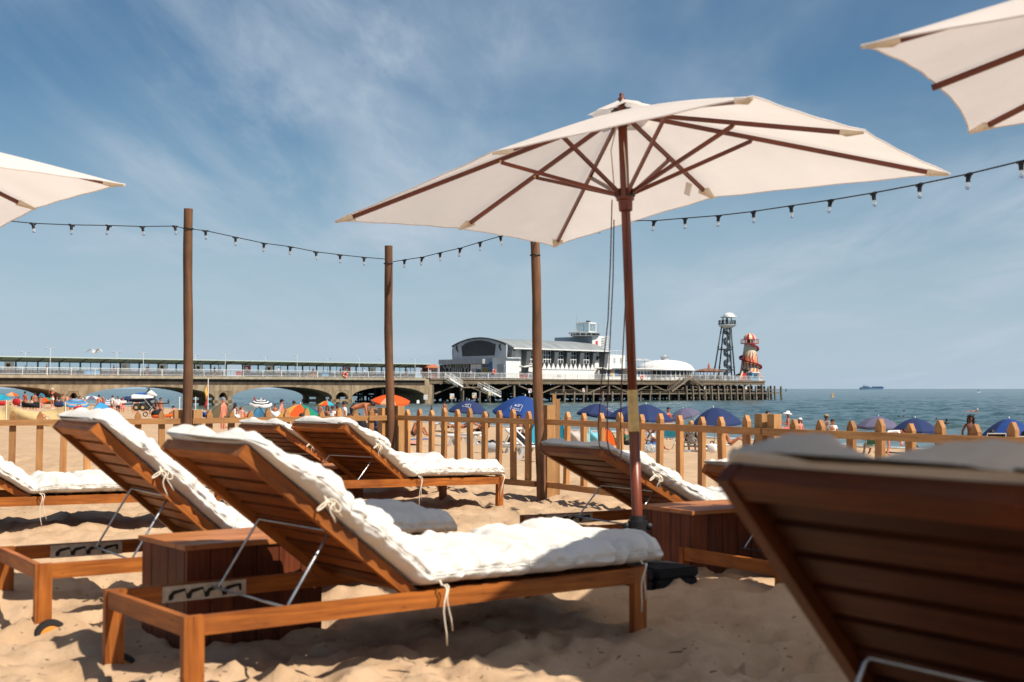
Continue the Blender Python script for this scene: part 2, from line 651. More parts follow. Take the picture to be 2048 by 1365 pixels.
def build_sand():
    # rows spaced for the eye level: fine where the loungers stand, coarser far down the beach
    yn = np.concatenate([np.linspace(-9, 0.9, 26), np.exp(np.linspace(math.log(1.0), math.log(520.0), 850))])
    cols = np.linspace(-1, 1, 430)
    Yg, Cg = np.meshgrid(yn, cols, indexing='ij')
    half = np.where(Yg < 3, 4.0 + np.abs(Yg - 3) * 0.6, 4.0 + (Yg - 3) * 0.62)
    X = Cg * half
    Y = Yg
    Z = beach_z(X, Y).astype(float)
    near = np.clip((24 - Y) / 8, 0, 1) * np.clip((Y + 8) / 6, 0, 1)
    wx = X + 0.10 * vnoise(X * 2.1, Y * 2.1, seed=3)
    wy = Y + 0.10 * vnoise(X * 2.1, Y * 2.1, seed=4)
    h = 0.040 * vnoise(wx * .8, wy * .8, seed=11) + 0.026 * vnoise(wx * 1.9 + 3, wy * 1.9, seed=12)
    # trodden hollows with raised rims, at two sizes
    for sc, dep, sd in ((2.3, 0.044, 21), (3.7, 0.036, 22), (6.0, 0.020, 23), (11., .008, 24)):
        d, r = worley(wx * sc, wy * sc, sd)
        k = 0.35 + 0.65 * r
        h = h - dep * k * np.exp(-(d / 0.30) ** 2) + dep * .55 * k * np.exp(-((d - 0.50) / 0.14) ** 2)
    h = h + 0.009 * fbm(X * 9, Y * 9, o=3, seed=31)
    # sand heaped against the legs of the loungers
    for (A, z_, th, *_r) in LOUNGERS:
        ux, uy = math.sin(R(th)), math.cos(R(th))
        for lx in (.036, LL - .036):
            for ly in (.015, LW - .015):
                wx_, wy_ = A[0] + ux * lx - uy * ly, A[1] + uy * lx + ux * ly
                d2 = (X - wx_) ** 2 + (Y - wy_) ** 2
                h = h + .030 * np.exp(-d2 / .0085) - .014 * np.exp(-((np.sqrt(d2) - .19) / .05) ** 2)
    # footprints: sole and heel pressed in, a low rim pushed up round them
    rp_ = np.random.RandomState(77)
    for i in range(95):
        yy_ = math.exp(rp_.uniform(math.log(3.4), math.log(12)))
        xx_ = rp_.uniform(-.40, .40) * yy_
        an = rp_.uniform(0, 6.28)
        q = (np.abs(X - xx_) < .4) & (np.abs(Y - yy_) < .4)
        if not q.any(): continue
        dx, dy = X[q] - xx_, Y[q] - yy_
        fl = dx * math.cos(an) + dy * math.sin(an); fs = -dx * math.sin(an) + dy * math.cos(an)
        r_ = np.minimum(np.hypot((fl - .05) / .095, fs / .052), np.hypot((fl + .085) / .055, fs / .040))
        h[q] = h[q] - .028 / (1 + np.exp((r_ - 1) * 9)) + .013 * np.exp(-((r_ - 1.35) / .28) ** 2)
    far = 0.05 * fbm(X * .5, Y * .5, o=3, seed=41) + 0.02 * fbm(X * 1.6, Y * 1.6, o=2, seed=42)
    s = X * SHN[0] + Y * SHN[1]
    wet = np.clip((50 - s) / 10, 0.12, 1)
    Z = Z + near * h + (1 - near) * far * wet
    b = MB()
    b.grid(np.stack([X, Y, Z], -1))
    me = bpy.data.meshes.new('sand')
    me.from_pydata(b.v, [], b.f)
    me.polygons.foreach_set('use_smooth', [True] * len(me.polygons))
    me.update()
    m = bpy.data.materials.new('dry_sand')
    m.use_nodes = True
    nt = m.node_tree; N, L = nt.nodes, nt.links
    p = N['Principled BSDF']
    p.inputs['Roughness'].default_value = 0.95
    p.inputs['Specular IOR Level'].default_value = 0.15
    tc = N.new('ShaderNodeTexCoord')

    def nz(sc, det, rough=.6):
        n = N.new('ShaderNodeTexNoise')
        n.inputs['Scale'].default_value = sc; n.inputs['Detail'].default_value = det
        n.inputs['Roughness'].default_value = rough
        L.new(tc.outputs['Object'], n.inputs['Vector'])
        return n.outputs['Fac']
    r1 = N.new('ShaderNodeValToRGB')
    r1.color_ramp.elements[0].color = (.41, .268, .155, 1); r1.color_ramp.elements[0].position = .3
    r1.color_ramp.elements[1].color = (.53, .374, .242, 1); r1.color_ramp.elements[1].position = .7
    L.new(nz(3.0, 8, .7), r1.inputs[0])
    # single darker and paler grains
    g = N.new('ShaderNodeMapRange')
    g.inputs['From Min'].default_value = .3; g.inputs['From Max'].default_value = .7
    g.inputs['To Min'].default_value = .84; g.inputs['To Max'].default_value = 1.14
    L.new(nz(420, 3, .8), g.inputs['Value'])
    mm = N.new('ShaderNodeMixRGB'); mm.blend_type = 'MULTIPLY'; mm.inputs[0].default_value = 1
    L.new(r1.outputs[0], mm.inputs[1]); L.new(g.outputs[0], mm.inputs[2])
    # damp, darker and browner sand by the water, with a line of weed
    geo = N.new('ShaderNodeSeparateXYZ'); L.new(tc.outputs['Object'], geo.inputs[0])
    sx = N.new('ShaderNodeMath'); sx.operation = 'MULTIPLY'; sx.inputs[1].default_value = SHN[0]
    sy = N.new('ShaderNodeMath'); sy.operation = 'MULTIPLY_ADD'; sy.inputs[1].default_value = SHN[1]
    L.new(geo.outputs[0], sx.inputs[0]); L.new(geo.outputs[1], sy.inputs[0]); L.new(sx.outputs[0], sy.inputs[2])
    wv = N.new('ShaderNodeMath'); wv.operation = 'MULTIPLY_ADD'; wv.inputs[1].default_value = 5.0
    L.new(nz(.35, 4), wv.inputs[0]); L.new(sy.outputs[0], wv.inputs[2])
    wm = N.new('ShaderNodeMapRange'); wm.interpolation_type = 'SMOOTHSTEP'
    wm.inputs['From Min'].default_value = 47.2; wm.inputs['From Max'].default_value = 49.6
    L.new(wv.outputs[0], wm.inputs['Value'])
    dm = N.new('ShaderNodeMixRGB'); dm.inputs[2].default_value = (.185, .125, .078, 1)
    L.new(wm.outputs[0], dm.inputs[0]); L.new(mm.outputs[0], dm.inputs[1])
    # scattered weed and shells above the tide line
    sp = N.new('ShaderNodeMapRange'); sp.interpolation_type = 'SMOOTHSTEP'
    sp.inputs['From Min'].default_value = .63; sp.inputs['From Max'].default_value = .70
    L.new(nz(2.6, 6, .75), sp.inputs['Value'])
    sm = N.new('ShaderNodeMapRange')
    sm.inputs['From Min'].default_value = 38; sm.inputs['From Max'].default_value = 46
    L.new(sy.outputs[0], sm.inputs['Value'])
    sq = N.new('ShaderNodeMath'); sq.operation = 'MULTIPLY'
    L.new(sp.outputs[0], sq.inputs[0]); L.new(sm.outputs[0], sq.inputs[1])
    wd = N.new('ShaderNodeMixRGB'); wd.inputs[2].default_value = (.06, .035, .02, 1)
    L.new(sq.outputs[0], wd.inputs[0]); L.new(dm.outputs[0], wd.inputs[1])
    L.new(wd.outputs[0], p.inputs['Base Color'])
    b1 = N.new('ShaderNodeBump'); b1.inputs['Strength'].default_value = .55; b1.inputs['Distance'].default_value = .02
    L.new(nz(26, 9, .72), b1.inputs['Height'])
    L.new(b1.outputs[0], p.inputs['Normal'])
    me.materials.append(m)
    tag(ob('sand', me), kind='structure')
    # land behind the fan of the fine sheet
    return me


def build_sea():
    yn = np.concatenate([np.exp(np.linspace(math.log(34.), math.log(1100.), 1150)), np.exp(np.linspace(math.log(1130.), math.log(42000.), 50))])
    cols = np.linspace(-1, 1, 520)
    Yg, Cg = np.meshgrid(yn, cols, indexing='ij')
    X = Cg * (20 + Yg * 0.55)
    Y = Yg
    row = Y * 0.0031
    Z = np.full_like(X, SEA_Z)
    rs = np.random.RandomState(5)
    s = X * SHN[0] + Y * SHN[1]
    deep = np.clip((s - 47) / 25, 0.05, 1)
    for lam, amp in ((1.3, .07), (2.3, .13), (4.2, .19), (8., .17), (15., .13), (30., .10)):
        fade = np.clip((lam / 2.2 - row) / (lam / 4.0), 0, 1)
        # crests run roughly along the shore; short-crested
        for q in range(3):
            a = math.atan2(SHN[1], SHN[0]) + rs.uniform(-.75, .75)
            ca, sa = math.cos(a), math.sin(a)
            U = (X * ca + Y * sa) / lam; V = (-X * sa + Y * ca) / (lam * 2.6)
            n = vnoise(U * 1.6 + 7 * q, V * 1.6 + 3.3 * q, seed=60 + q + int(lam * 10))
            n = 1 - np.abs(n) * 2
            Z = Z + fade * amp * .36 * n * deep
    Z = Z - np.where(Y > 1200, 0, 0.0)
    b = MB(); b.grid(np.stack([X, Y, Z], -1))
    me = bpy.data.meshes.new('sea')
    me.from_pydata(b.v, [], b.f)
    me.polygons.foreach_set('use_smooth', [True] * len(me.polygons))
    m = bpy.data.materials.new('sea_water')
    m.use_nodes = True
    nt = m.node_tree; N, L = nt.nodes, nt.links
    p = N['Principled BSDF']
    p.inputs['Roughness'].default_value = .16
    p.inputs['IOR'].default_value = 1.33
    p.inputs['Specular IOR Level'].default_value = .42
    tc = N.new('ShaderNodeTexCoord')
    mp = N.new('ShaderNodeMapping')
    mp.inputs['Rotation'].default_value = (0, 0, -math.atan2(SHN[1], SHN[0]))
    mp.inputs['Scale'].default_value = (1, .38, 1)
    L.new(tc.outputs['Object'], mp.inputs['Vector'])

    def nz(sc, det, vec=None):
        n = N.new('ShaderNodeTexNoise'); n.inputs['Scale'].default_value = sc; n.inputs['Detail'].default_value = det
        n.inputs['Roughness'].default_value = .6
        L.new(vec or mp.outputs[0], n.inputs['Vector'])
        return n.outputs['Fac']
    rp = N.new('ShaderNodeValToRGB')
    rp.color_ramp.elements[0].position = .35; rp.color_ramp.elements[1].position = .68
    rp.color_ramp.elements[0].color = (.030, .068, .070, 1)
    rp.color_ramp.elements[1].color = (.050, .100, .098, 1)
    L.new(nz(.012, 5, tc.outputs['Object']), rp.inputs[0])
    # shallows over sand
    geo = N.new('ShaderNodeSeparateXYZ'); L.new(tc.outputs['Object'], geo.inputs[0])
    sx = N.new('ShaderNodeMath'); sx.operation = 'MULTIPLY'; sx.inputs[1].default_value = SHN[0]
    sy = N.new('ShaderNodeMath'); sy.operation = 'MULTIPLY_ADD'; sy.inputs[1].default_value = SHN[1]
    L.new(geo.outputs[0], sx.inputs[0]); L.new(geo.outputs[1], sy.inputs[0]); L.new(sx.outputs[0], sy.inputs[2])
    sh = N.new('ShaderNodeMapRange'); sh.inputs['From Min'].default_value = 90; sh.inputs['From Max'].default_value = 49
    L.new(sy.outputs[0], sh.inputs['Value'])
    mx = N.new('ShaderNodeMixRGB'); mx.inputs[2].default_value = (.085, .125, .105, 1)
    L.new(sh.outputs[0], mx.inputs[0]); L.new(rp.outputs[0], mx.inputs[1])
    # narrow lace of foam where it runs up the sand
    fm = N.new('ShaderNodeMath'); fm.operation = 'MULTIPLY_ADD'; fm.inputs[1].default_value = 6.0
    L.new(nz(.5, 4, tc.outputs['Object']), fm.inputs[0]); L.new(sy.outputs[0], fm.inputs[2])
    fr = N.new('ShaderNodeMapRange'); fr.interpolation_type = 'SMOOTHSTEP'
    fr.inputs['From Min'].default_value = 52.9; fr.inputs['From Max'].default_value = 51.9
    L.new(fm.outputs[0], fr.inputs['Value'])
    mf = N.new('ShaderNodeMixRGB'); mf.inputs[2].default_value = (.62, .64, .62, 1)
    L.new(fr.outputs[0], mf.inputs[0]); L.new(mx.outputs[0], mf.inputs[1])
    L.new(mf.outputs[0], p.inputs['Base Color'])
    b1 = N.new('ShaderNodeBump'); b1.inputs['Strength'].default_value = .9; b1.inputs['Distance'].default_value = .35
    L.new(nz(.55, 7), b1.inputs['Height'])
    b2 = N.new('ShaderNodeBump'); b2.inputs['Strength'].default_value = .6; b2.inputs['Distance'].default_value = 1.6
    L.new(nz(.06, 6), b2.inputs['Height']); L.new(b1.outputs[0], b2.inputs['Normal'])
    L.new(b2.outputs[0], p.inputs['Normal'])
    me.materials.append(m)
    me.update()
    tag(ob('sea', me), kind='structure')


build_sand()
build_sea()

# ================================================================== MATERIALS
W_LOUNGE = wood('oiled_acacia', (.42, .134, .024), (.135, .034, .007), rough=.5, spec=.22, var=.25)
W_BACK_SHADE = wood('acacia_back_shade', (.25, .070, .014), (.080, .019, .005), rough=.5, spec=.2, var=.25)  # same lounger wood, darkened to paint shade onto the back slats
W_SLAT_SHADE = wood('acacia_slat_shade', (.085, .021, .006), (.028, .007, .003), rough=.5, spec=.2, var=.2)  # deepest copy: shade painted into the nearest lounger's slats
W_FRAME_SHADE = wood('acacia_frame_shade', (.17, .042, .010), (.055, .013, .004), rough=.5, spec=.2, var=.2)  # lounger wood with shade painted in, for the nearest back frame
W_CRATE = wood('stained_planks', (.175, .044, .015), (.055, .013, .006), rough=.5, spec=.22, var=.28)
W_FENCE = wood('fence_softwood', (.50, .255, .090), (.27, .110, .034), rough=.65, var=.30)
W_POST = wood('sawn_post', (.50, .28, .11), (.30, .14, .045), rough=.65, var=.12)
W_POLE = wood('round_pole', (.205, .092, .039), (.060, .026, .012), rough=.75, gscale=(2.0, 30, 1), bump=.5, var=.2)
W_UMB = wood('umbrella_hardwood', (.20, .045, .018), (.085, .018, .009), rough=.35, knots=False, var=.15)
CANVAS = mat('umbrella_canvas', (.86, .795, .745), rough=.85, var=.03, scale=2.2, bump=.15, bscale=160, spec=.1, trans=.42)
CANVAS_TIP = mat('umbrella_pocket', (.76, .65, .50), rough=.85, var=.06, scale=20)
STEEL = mat('zinc_rod', (.50, .52, .53), rough=.34, var=.12, scale=40, metal=.85)
STEEL_DULL = mat('ratchet_steel', (.50, .45, .36), rough=.5, var=.15, scale=30, metal=.2)
BLACK = mat('black_plastic', (.012, .012, .013), rough=.5, var=.2)
DARKSLOT = mat('dark_slot', (.02, .015, .012), rough=.9, var=.1)
BRASS = mat('brass_sleeve', (.68, .43, .15), rough=.32, var=.1, scale=30, metal=.3)
CUSH_OAT = mat('oat_cotton', (.60, .515, .41), rough=.92, var=.05, scale=7, bump=.3, bscale=60, spec=.08)
CUSH_GAP_SHADE = mat('cushion_gap_shade', (.085, .07, .055), rough=.95, var=.05)  # near-black underside, painted in as shade behind the slat gaps
CUSH = mat('cream_cotton', (.66, .635, .59), rough=.92, var=.03, scale=5, bump=.25, bscale=60, spec=.08)
TIE = mat('cotton_tie', (.70, .62, .50), rough=.95, var=.08)
GREYCLOTH = mat('grey_canvas', (.42, .42, .41), rough=.9, var=.05, scale=7, bump=.3, bscale=50, spec=.1)
CORD = mat('dark_cord', (.075, .018, .014), rough=.8, var=.2)
RUBBER = mat('black_rubber', (.015, .014, .014), rough=.7, var=.2)
ORANGE_HUB = mat('orange_hub', (.75, .27, .03), rough=.45, var=.1)


# ================================================================== SUN LOUNGERS


def _box_mesh(name, c, s):
    return MB().box(c, s).mesh(name)


RAIL_ME = _box_mesh('side_rail', (LL / 2, 0, 0), (LL - .14, .028, .062))
END_ME = _box_mesh('end_rail', (0, 0, 0), (.028, LW - .062, .062))
LEG_ME = MB().box((0, 0, LH / 2 - .06), (.070, .030, LH + .12)).mesh('leg')
SEATSLAT_ME = _box_mesh('seat_slat', (0, 0, 0), (.074, LW - .075, .016))
BACKSLAT_MES = [_box_mesh('back_slat', (0, 0, 0), (.0605, LW - .150, .022)) for _ in range(4)]


def ratchet_mesh():
    b = MB()
    b.box((0, 0, 0), (.29, .004, .060))
    return b.mesh('ratchet_plate')


def slot_mesh():
    """saw-tooth slot that the prop rod drops into"""
    top, bot = [], []
    n = 4
    for i in range(n):
        x0 = -.125 + i * .062
        top += [(x0, -.004), (x0 + .016, .012), (x0 + .056, .018)]
        bot += [(x0, -.022), (x0 + .014, -.022), (x0 + .019, -.002), (x0 + .056, .008)]
    poly = top + [(.128, .016), (.128, -.01), (.121, -.01)] + list(reversed(bot))
    b = MB()
    b.prism(poly, -.0035, .0035)
    return b.mesh('slot')


RATCHET_ME, SLOT_ME = ratchet_mesh(), slot_mesh()
SCREW_ME = MB().lathe([(0.0001, .003), (.005, .0025), (.006, 0), (.006, -.002)], 8).mesh('screw')


def wheel_parts(par, x, y, side):
    w = MB()
    M = Matrix.Rotation(R(90), 4, 'X')
    w.lathe([(.048, -.018), (.064, -.016), (.070, -.008), (.070, .008), (.064, .016), (.048, .018)], 28, M=M)
    t = w.build('tyre', RUBBER, par, 'auto', loc=(x, y, .005 if side < 0 else -.01))
    h = MB(); h.lathe([(.0001, -.019), (.02, -.022), (.046, -.014), (.049, -.008), (.049, .008), (.046, .014), (.02, .022), (.0001, .019)], 24, M=M)
    h.build('wheel_hub', ORANGE_HUB, t, 'auto')


def lounger(A, ztop, th, pitch, phi, label, Lb=.87, wheels=(), group='wooden sun loungers on the sand'):
    u = Vector((math.sin(R(th)), math.cos(R(th)), 0))
    yaw = math.atan2(u.y, u.x)
    M = Matrix.Translation((A[0], A[1], ztop - LH)) @ Matrix.Rotation(yaw, 4, 'Z') @ Matrix.Translation((0, 0, LH)) @ \
        Matrix.Rotation(R(pitch), 4, 'Y') @ Matrix.Translation((0, 0, -LH))
    t = thing('sun_lounger', label, 'sun lounger', group=group, M=M)
    zr = LH - .031
    ob('side_rail', RAIL_ME, t, W_LOUNGE, loc=(0, .014, zr))
    ob('side_rail', RAIL_ME, t, W_LOUNGE, loc=(0, LW - .014, zr))
    ob('end_rail', END_ME, t, W_LOUNGE, loc=(.02, LW / 2, zr))
    ob('end_rail', END_ME, t, W_LOUNGE, loc=(LL - .02, LW / 2, zr))
    for x in (.036, LL - .036):
        for y in (.0145, LW - .0145):
            ob('leg', LEG_ME, t, W_LOUNGE, loc=(x, y, .002))
    n = 12
    for i in range(n):
        ob('seat_slat', SEATSLAT_ME, t, W_LOUNGE, loc=(XH + .06 + i * (LL - XH - .11) / (n - 1), LW / 2, LH - .012))
    # backrest, hinged at XH
    Mb = Matrix.Translation((XH, 0, LH - .01)) @ Matrix.Rotation(R(phi), 4, 'Y') @ Matrix.Scale(-1, 4, (1, 0, 0))
    Mb = Matrix.Translation((XH, 0, LH - .008)) @ Matrix.Rotation(R(180) + R(phi), 4, 'Y')
    # local +x runs up the backrest after the half turn; its z points down to the back, so the slats sit at -z

    def P(x, y, z):
        return (x, y, z)
    bk = MB().box((Lb / 2, 0, 0), (Lb, .034, .046)).mesh('back_stile')
    tp = MB().box((0, 0, 0), (.05, LW - .134, .040)).mesh('back_top_rail')
    framem = W_FRAME_SHADE if A[1] < 2 else W_LOUNGE
    for y in (.048, LW - .048):
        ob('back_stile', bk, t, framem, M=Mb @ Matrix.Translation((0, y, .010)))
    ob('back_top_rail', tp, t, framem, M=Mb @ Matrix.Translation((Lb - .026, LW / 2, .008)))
    slatm = W_LOUNGE if wheels and A[0] < -1.5 else (W_SLAT_SHADE if A[1] < 2 else W_BACK_SHADE)  # brightest back keeps the plain wood, the rest take painted shade
    ns = 10
    pitchs = (Lb - .06) / ns
    for i in range(ns):
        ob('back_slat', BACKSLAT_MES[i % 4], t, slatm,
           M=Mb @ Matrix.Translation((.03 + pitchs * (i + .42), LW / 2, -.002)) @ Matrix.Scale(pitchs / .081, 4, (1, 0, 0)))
    # prop: a closed loop of rod from the back down to the ratchets
    k = .51 * Lb
    top = (XH - k * math.cos(R(phi)) + .03 * math.sin(R(phi)), LH + k * math.sin(R(phi)) - .045)
    Lr = .30
    zb = LH - .02
    dz = top[1] - zb
    run = math.sqrt(max(.01, (Lr + .0) ** 2 - dz ** 2)) if Lr > dz else .12
    xb = top[0] - .16
    ya, yb = .085, LW - .085
    b = MB()
    b.tube([(xb, ya - .05, zb), (xb, ya, zb), (xb + .004, ya + .004, zb + .012), (top[0] - .004, ya + .004, top[1] - .012), (top[0], ya + .016, top[1]),
            (top[0], yb - .016, top[1]), (top[0] - .004, yb - .004, top[1] - .012), (xb + .004, yb - .004, zb + .012), (xb, yb, zb), (xb, yb + .05, zb)], .0052, 8)
    b.tube([(xb, ya, zb), (xb, yb, zb)], .005, 8)
    b.build('prop_rod', STEEL, t, True)
    for y, s in ((.0308, 1), (LW - .0308, -1)):
        pl = ob('ratchet_plate', RATCHET_ME, t, STEEL_DULL, loc=(xb - .03, y, LH - .034))
        pl.scale = (1.16, 1, 1)
        ob('slot', SLOT_ME, pl, DARKSLOT)
        for sx in (-.11, -.01, .10):
            ob('screw', SCREW_ME, pl, STEEL, loc=(sx, s * .002, -.025), rot=(R(-90) * s, 0, 0))
    for x, y, sd in wheels:
        wheel_parts(t, x, y, sd)
    return t, M


BUTTON_ME = MB().ball((0, 0, 0), (.013, .013, .007), 8, 5).mesh('tuft_button', True)


def cushion(M, phi, Lb, seed, label, lobes=1.0, tail=.06, tailtie=True):
    """padded mattress lying on the lounger: one sheet wrapped round a path that bends at the hinge"""
    rs = np.random.RandomState(seed)
    T1 = LL + tail - XH
    T2 = Lb + .012
    T = T1 + T2
    m, n = 190, 84
    t = np.linspace(0, T, m)
    ph = R(phi)
    # path on the upper face of the slats (x,z), with a soft bend at the hinge
    px = np.where(t < T1, LL + tail - t, XH - (t - T1) * math.cos(ph))
    pz = np.where(t < T1, LH + 0.004, LH + .008 + (t - T1) * math.sin(ph))
    k = 13
    ker = np.hanning(k); ker /= ker.sum()
    px = np.convolve(np.pad(px, k // 2, mode='reflect', reflect_type='odd'), ker, 'valid')
    pz = np.convolve(np.pad(pz, k // 2, mode='reflect', reflect_type='odd'), ker, 'valid')
    tx = np.gradient(px); tz = np.gradient(pz)
    ln = np.hypot(tx, tz); tx /= ln; tz /= ln
    nx, nz_ = tz, -tx                       # normal, upward
    sg = np.sign(nz_); nx *= sg; nz_ *= sg
    a = np.linspace(0, 2 * np.pi, n, endpoint=False)
    Tg, Ag = np.meshgrid(t, a, indexing='ij')
    ca, sa = np.cos(Ag), np.sin(Ag)
    yy = np.sign(ca) * np.abs(ca) ** .42          # -1..1 across
    hh = np.sign(sa) * np.abs(sa) ** .75          # -1..1 through the padding
    up = np.clip(hh, 0, 1)
    # tufting: buttons in rows of three
    cl, cw = .275, 1 / 3.
    wob = .05 * vnoise(Tg * 3 + seed, yy * 2, seed=seed)
    ft = np.abs(np.sin(np.pi * (Tg / cl + wob)))
    fy = np.abs(np.sin(np.pi * ((yy * .5 + .5) / cw) + wob))
    puff = (.30 + .70 * ft ** .55) * (.55 + .45 * fy ** .55)
    th = .088 + .040 * puff + .016 * fbm(Tg * 3.1, yy * 1.6, o=2, seed=seed + 2)
    th = th * (1 + .22 * np.clip((1 - np.abs((Tg - T1) / .10)), -0, 1) * -1)
    # fat folded head end, in lobes
    head = np.clip((Tg - (T - .34)) / .22, 0, 1)
    head = head * head * (3 - 2 * head)
    lob = .35 + .95 * np.abs(np.sin(np.pi * (yy * .5 + .5) * 2 + .35 * vnoise(yy * 2, yy * 0, seed=seed + 8))) ** (.62 if lobes > 1.9 else .9)
    th = th * (1 - head) + head * ((.026 + .042 * lobes * lob) if lobes < 1.9 else (.022 + .078 * np.clip(lob - .36, 0, 1) / .94))
    # rounded ends
    e = np.minimum(Tg, T - Tg)
    ew = np.where(Tg > T / 2, .050, .06)
    endf = np.sqrt(np.clip(1 - (1 - np.clip(e / ew, 0, 1)) ** 2, 0.0025, 1))
    W2 = LW / 2 + .026 + .008 * vnoise(Tg * 6, np.sign(ca) * 3, seed=seed + 5) + .006 * vnoise(Tg * 17, np.sign(ca) * 3, seed=seed + 6)
    W2 = W2 * (1 - .13 * (1 - np.clip(e / .14, 0, 1)) ** 2 - .05 * (1 - endf))
    y = LW / 2 + W2 * yy
    off = th * endf * (.5 + .5 * hh) + .002 + (1 - endf) * .006
    # folds: fine pleats running in from the seam, soft creases on top
    side = np.abs(yy) ** 2.5
    pl = vnoise(Tg * 26 + 2 * vnoise(Tg * 5, yy, seed=seed + 9), yy * 1.2, seed=seed + 10)
    crease = 1 - np.abs(fbm(Tg * 6.5 + yy * 1.2, yy * 3.0 + Tg * 2, o=3, seed=seed + 12))
    crease2 = 1 - np.abs(fbm(Tg * 14 - yy * 3, yy * 5.5, o=2, seed=seed + 13))
    off = off + up * (.018 * (crease - .6) + .008 * (crease2 - .6) + .004 * vnoise(Tg * 31 + yy * 4, yy * 9, seed=seed + 15) + .018 * pl * side)
    y = y + np.sign(yy) * side * (.018 * pl) + .009 * side * vnoise(Tg * 40, hh * 3, seed=seed + 14)
    PX = px[:, None] + nx[:, None] * off
    PZ = pz[:, None] + nz_[:, None] * off
    n3 = fbm(PX * 7 + seed, y * 7, PZ * 7, o=3, seed=seed + 20)
    n4 = fbm(PX * 7 - seed, y * 7, PZ * 7, o=3, seed=seed + 21)
    keep = np.clip(hh * 2 + 1.2, 0, 1)
    PZ = PZ + .007 * n3 * keep; PX = PX + .008 * n4 * keep * np.clip(head + .3, 0, 1)
    # a seam line round the edge
    seam = np.exp(-(hh / .10) ** 2) * (np.abs(yy) > .9)
    y = y - np.sign(yy) * seam * .007
    A = np.stack([PX, y, PZ], -1)
    b = MB()
    b.grid(A, closed_v=True)
    b.face([i for i in range(n)])
    b.face([(m - 1) * n + i for i in reversed(range(n))])
    b.mi = [1 if (hh[0, j % n] < -.90 and abs(yy[0, j % n]) < .80 and 16 < i_ < m - 18) else 0 for i_ in range(m - 1) for j in range(n)] + [0, 0]
    top = CUSH_OAT if lobes > 1.9 else CUSH
    o = b.build('lounger_cushion', [top, CUSH_GAP_SHADE], None, True)
    o.matrix_world = M
    tag(o, label, 'cushion', 'cream cushions on the sun loungers')

    for j in (0, n // 2):
        q = MB(); q.tube([Vector(A[i, j]) for i in range(2, m - 2, 2)], .0045, 6)
        q.build('piping', top, o, True)
    for i in range(1, int(T / cl) + 1):
        it = int(round(i * cl / T * (m - 1)))
        if it > m - 14: continue
        for yv in (-1 / 3., 1 / 3.):
            jt = min(range(n), key=lambda k_: abs(yy[0, k_] - yv) + (5 if hh[0, k_] < 0 else 0))
            ob('tuft_button', BUTTON_ME, o, top, loc=tuple(A[it, jt]))

    # cotton ties on the near side
    def tie(x, z, dx, dz, bow, ln_):
        q = MB()
        yk = -.018
        pts = []
        cx, cz, cy = x, z, yk
        for i in range(9):
            f = i / 8
            pts.append((cx + dx * f + .012 * math.sin(f * 7 + seed), cy - .012 - .02 * math.sin(f * 3), cz + dz * f - ln_ * f * f))
        q.tube(pts, .0032, 6)
        pts2 = [(p[0] + .022 * (i / 8) + .006, p[1] + .006, p[2] + .25 * ln_ * (i / 8)) for i, p in enumerate(pts)]
        q.tube(pts2, .0030, 6)
        if bow:
            for sgn in (-1, 1):
                lp = []
                for i in range(13):
                    aa = math.pi * 2 * i / 12
                    lp.append((x + sgn * (.023 - .023 * math.cos(aa)), yk - .014 - .010 * math.sin(aa / 2), z + (.012 + .006 * sgn) * math.sin(aa) - .026 * (1 - math.cos(aa)) / 2))
                q.tube(lp, .0030, 6)
            q.ball((x, yk - .012, z), .010, 8, 5)
        q.tube([(x, yk + .03, z + .03), (x, yk, z + .012), (x, yk - .012, z)], .0042, 6)
        q.build('tie', TIE, o, True)
    kk = .62 * Lb
    tie(XH + .07, LH + .02, .01, -.02, False, .17 + .05 * rs.rand())
    if tailtie: tie(LL - .05, LH + .02, -.02, -.01, False, .15 + .06 * rs.rand())
    tie(XH - kk * math.cos(ph) + .02, LH + kk * math.sin(ph) + .01, .02, -.01, True, .06 + .05 * rs.rand())
    return o


LM = []
for i, (A, z, th, pt, phi, Lb, lob, lab, clab, wh) in enumerate(LOUNGERS):
    t, M = lounger(A, z, th, pt, phi, lab, Lb, wh)
    LM.append(M)
    cushion(M, phi, Lb, 101 + i * 31, clab, lob, tail=.13 if i == 0 else .05)


# ================================================================== CRATES
def crate(corner, th, label, s1=.60, s2=.44, h=.37, ztop=.37):
    """corner = the front corner (nearest the camera); u runs away to the right, v to the left"""
    u = Vector((math.sin(R(th)), math.cos(R(th)), 0))
    yaw = math.atan2(u.y, u.x)
    t = thing('plank_box', label, 'side table', (corner[0], corner[1], ztop - h), yaw, group='plank boxes used as side tables')
    z0 = -.05
    n = 6
    w = s1 / n
    me = [MB().box((0, 0, 0), (w - .004, .018, h - .022 - z0)).mesh('plank') for _ in range(3)]
    w2 = (s2 - .036) / 5
    me2 = [MB().box((0, 0, 0), (.018, w2 - .004, h - .022 - z0)).mesh('plank') for _ in range(3)]
    zc = (h - .022 + z0) / 2
    for i in range(n):
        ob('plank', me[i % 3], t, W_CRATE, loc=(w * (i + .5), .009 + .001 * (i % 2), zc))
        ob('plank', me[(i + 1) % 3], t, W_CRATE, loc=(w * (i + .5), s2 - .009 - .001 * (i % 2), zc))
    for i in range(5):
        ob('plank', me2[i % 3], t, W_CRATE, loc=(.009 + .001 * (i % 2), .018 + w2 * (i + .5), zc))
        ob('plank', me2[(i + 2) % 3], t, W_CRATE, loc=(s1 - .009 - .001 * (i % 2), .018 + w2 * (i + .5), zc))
    nt = 5
    wt = (s2 + .024) / nt
    lid = [MB().box((0, 0, 0), (s1 + .024, wt - .003, .020)).mesh('lid_board') for _ in range(2)]
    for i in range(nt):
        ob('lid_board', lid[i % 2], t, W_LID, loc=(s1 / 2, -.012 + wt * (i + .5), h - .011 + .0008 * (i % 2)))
    return t


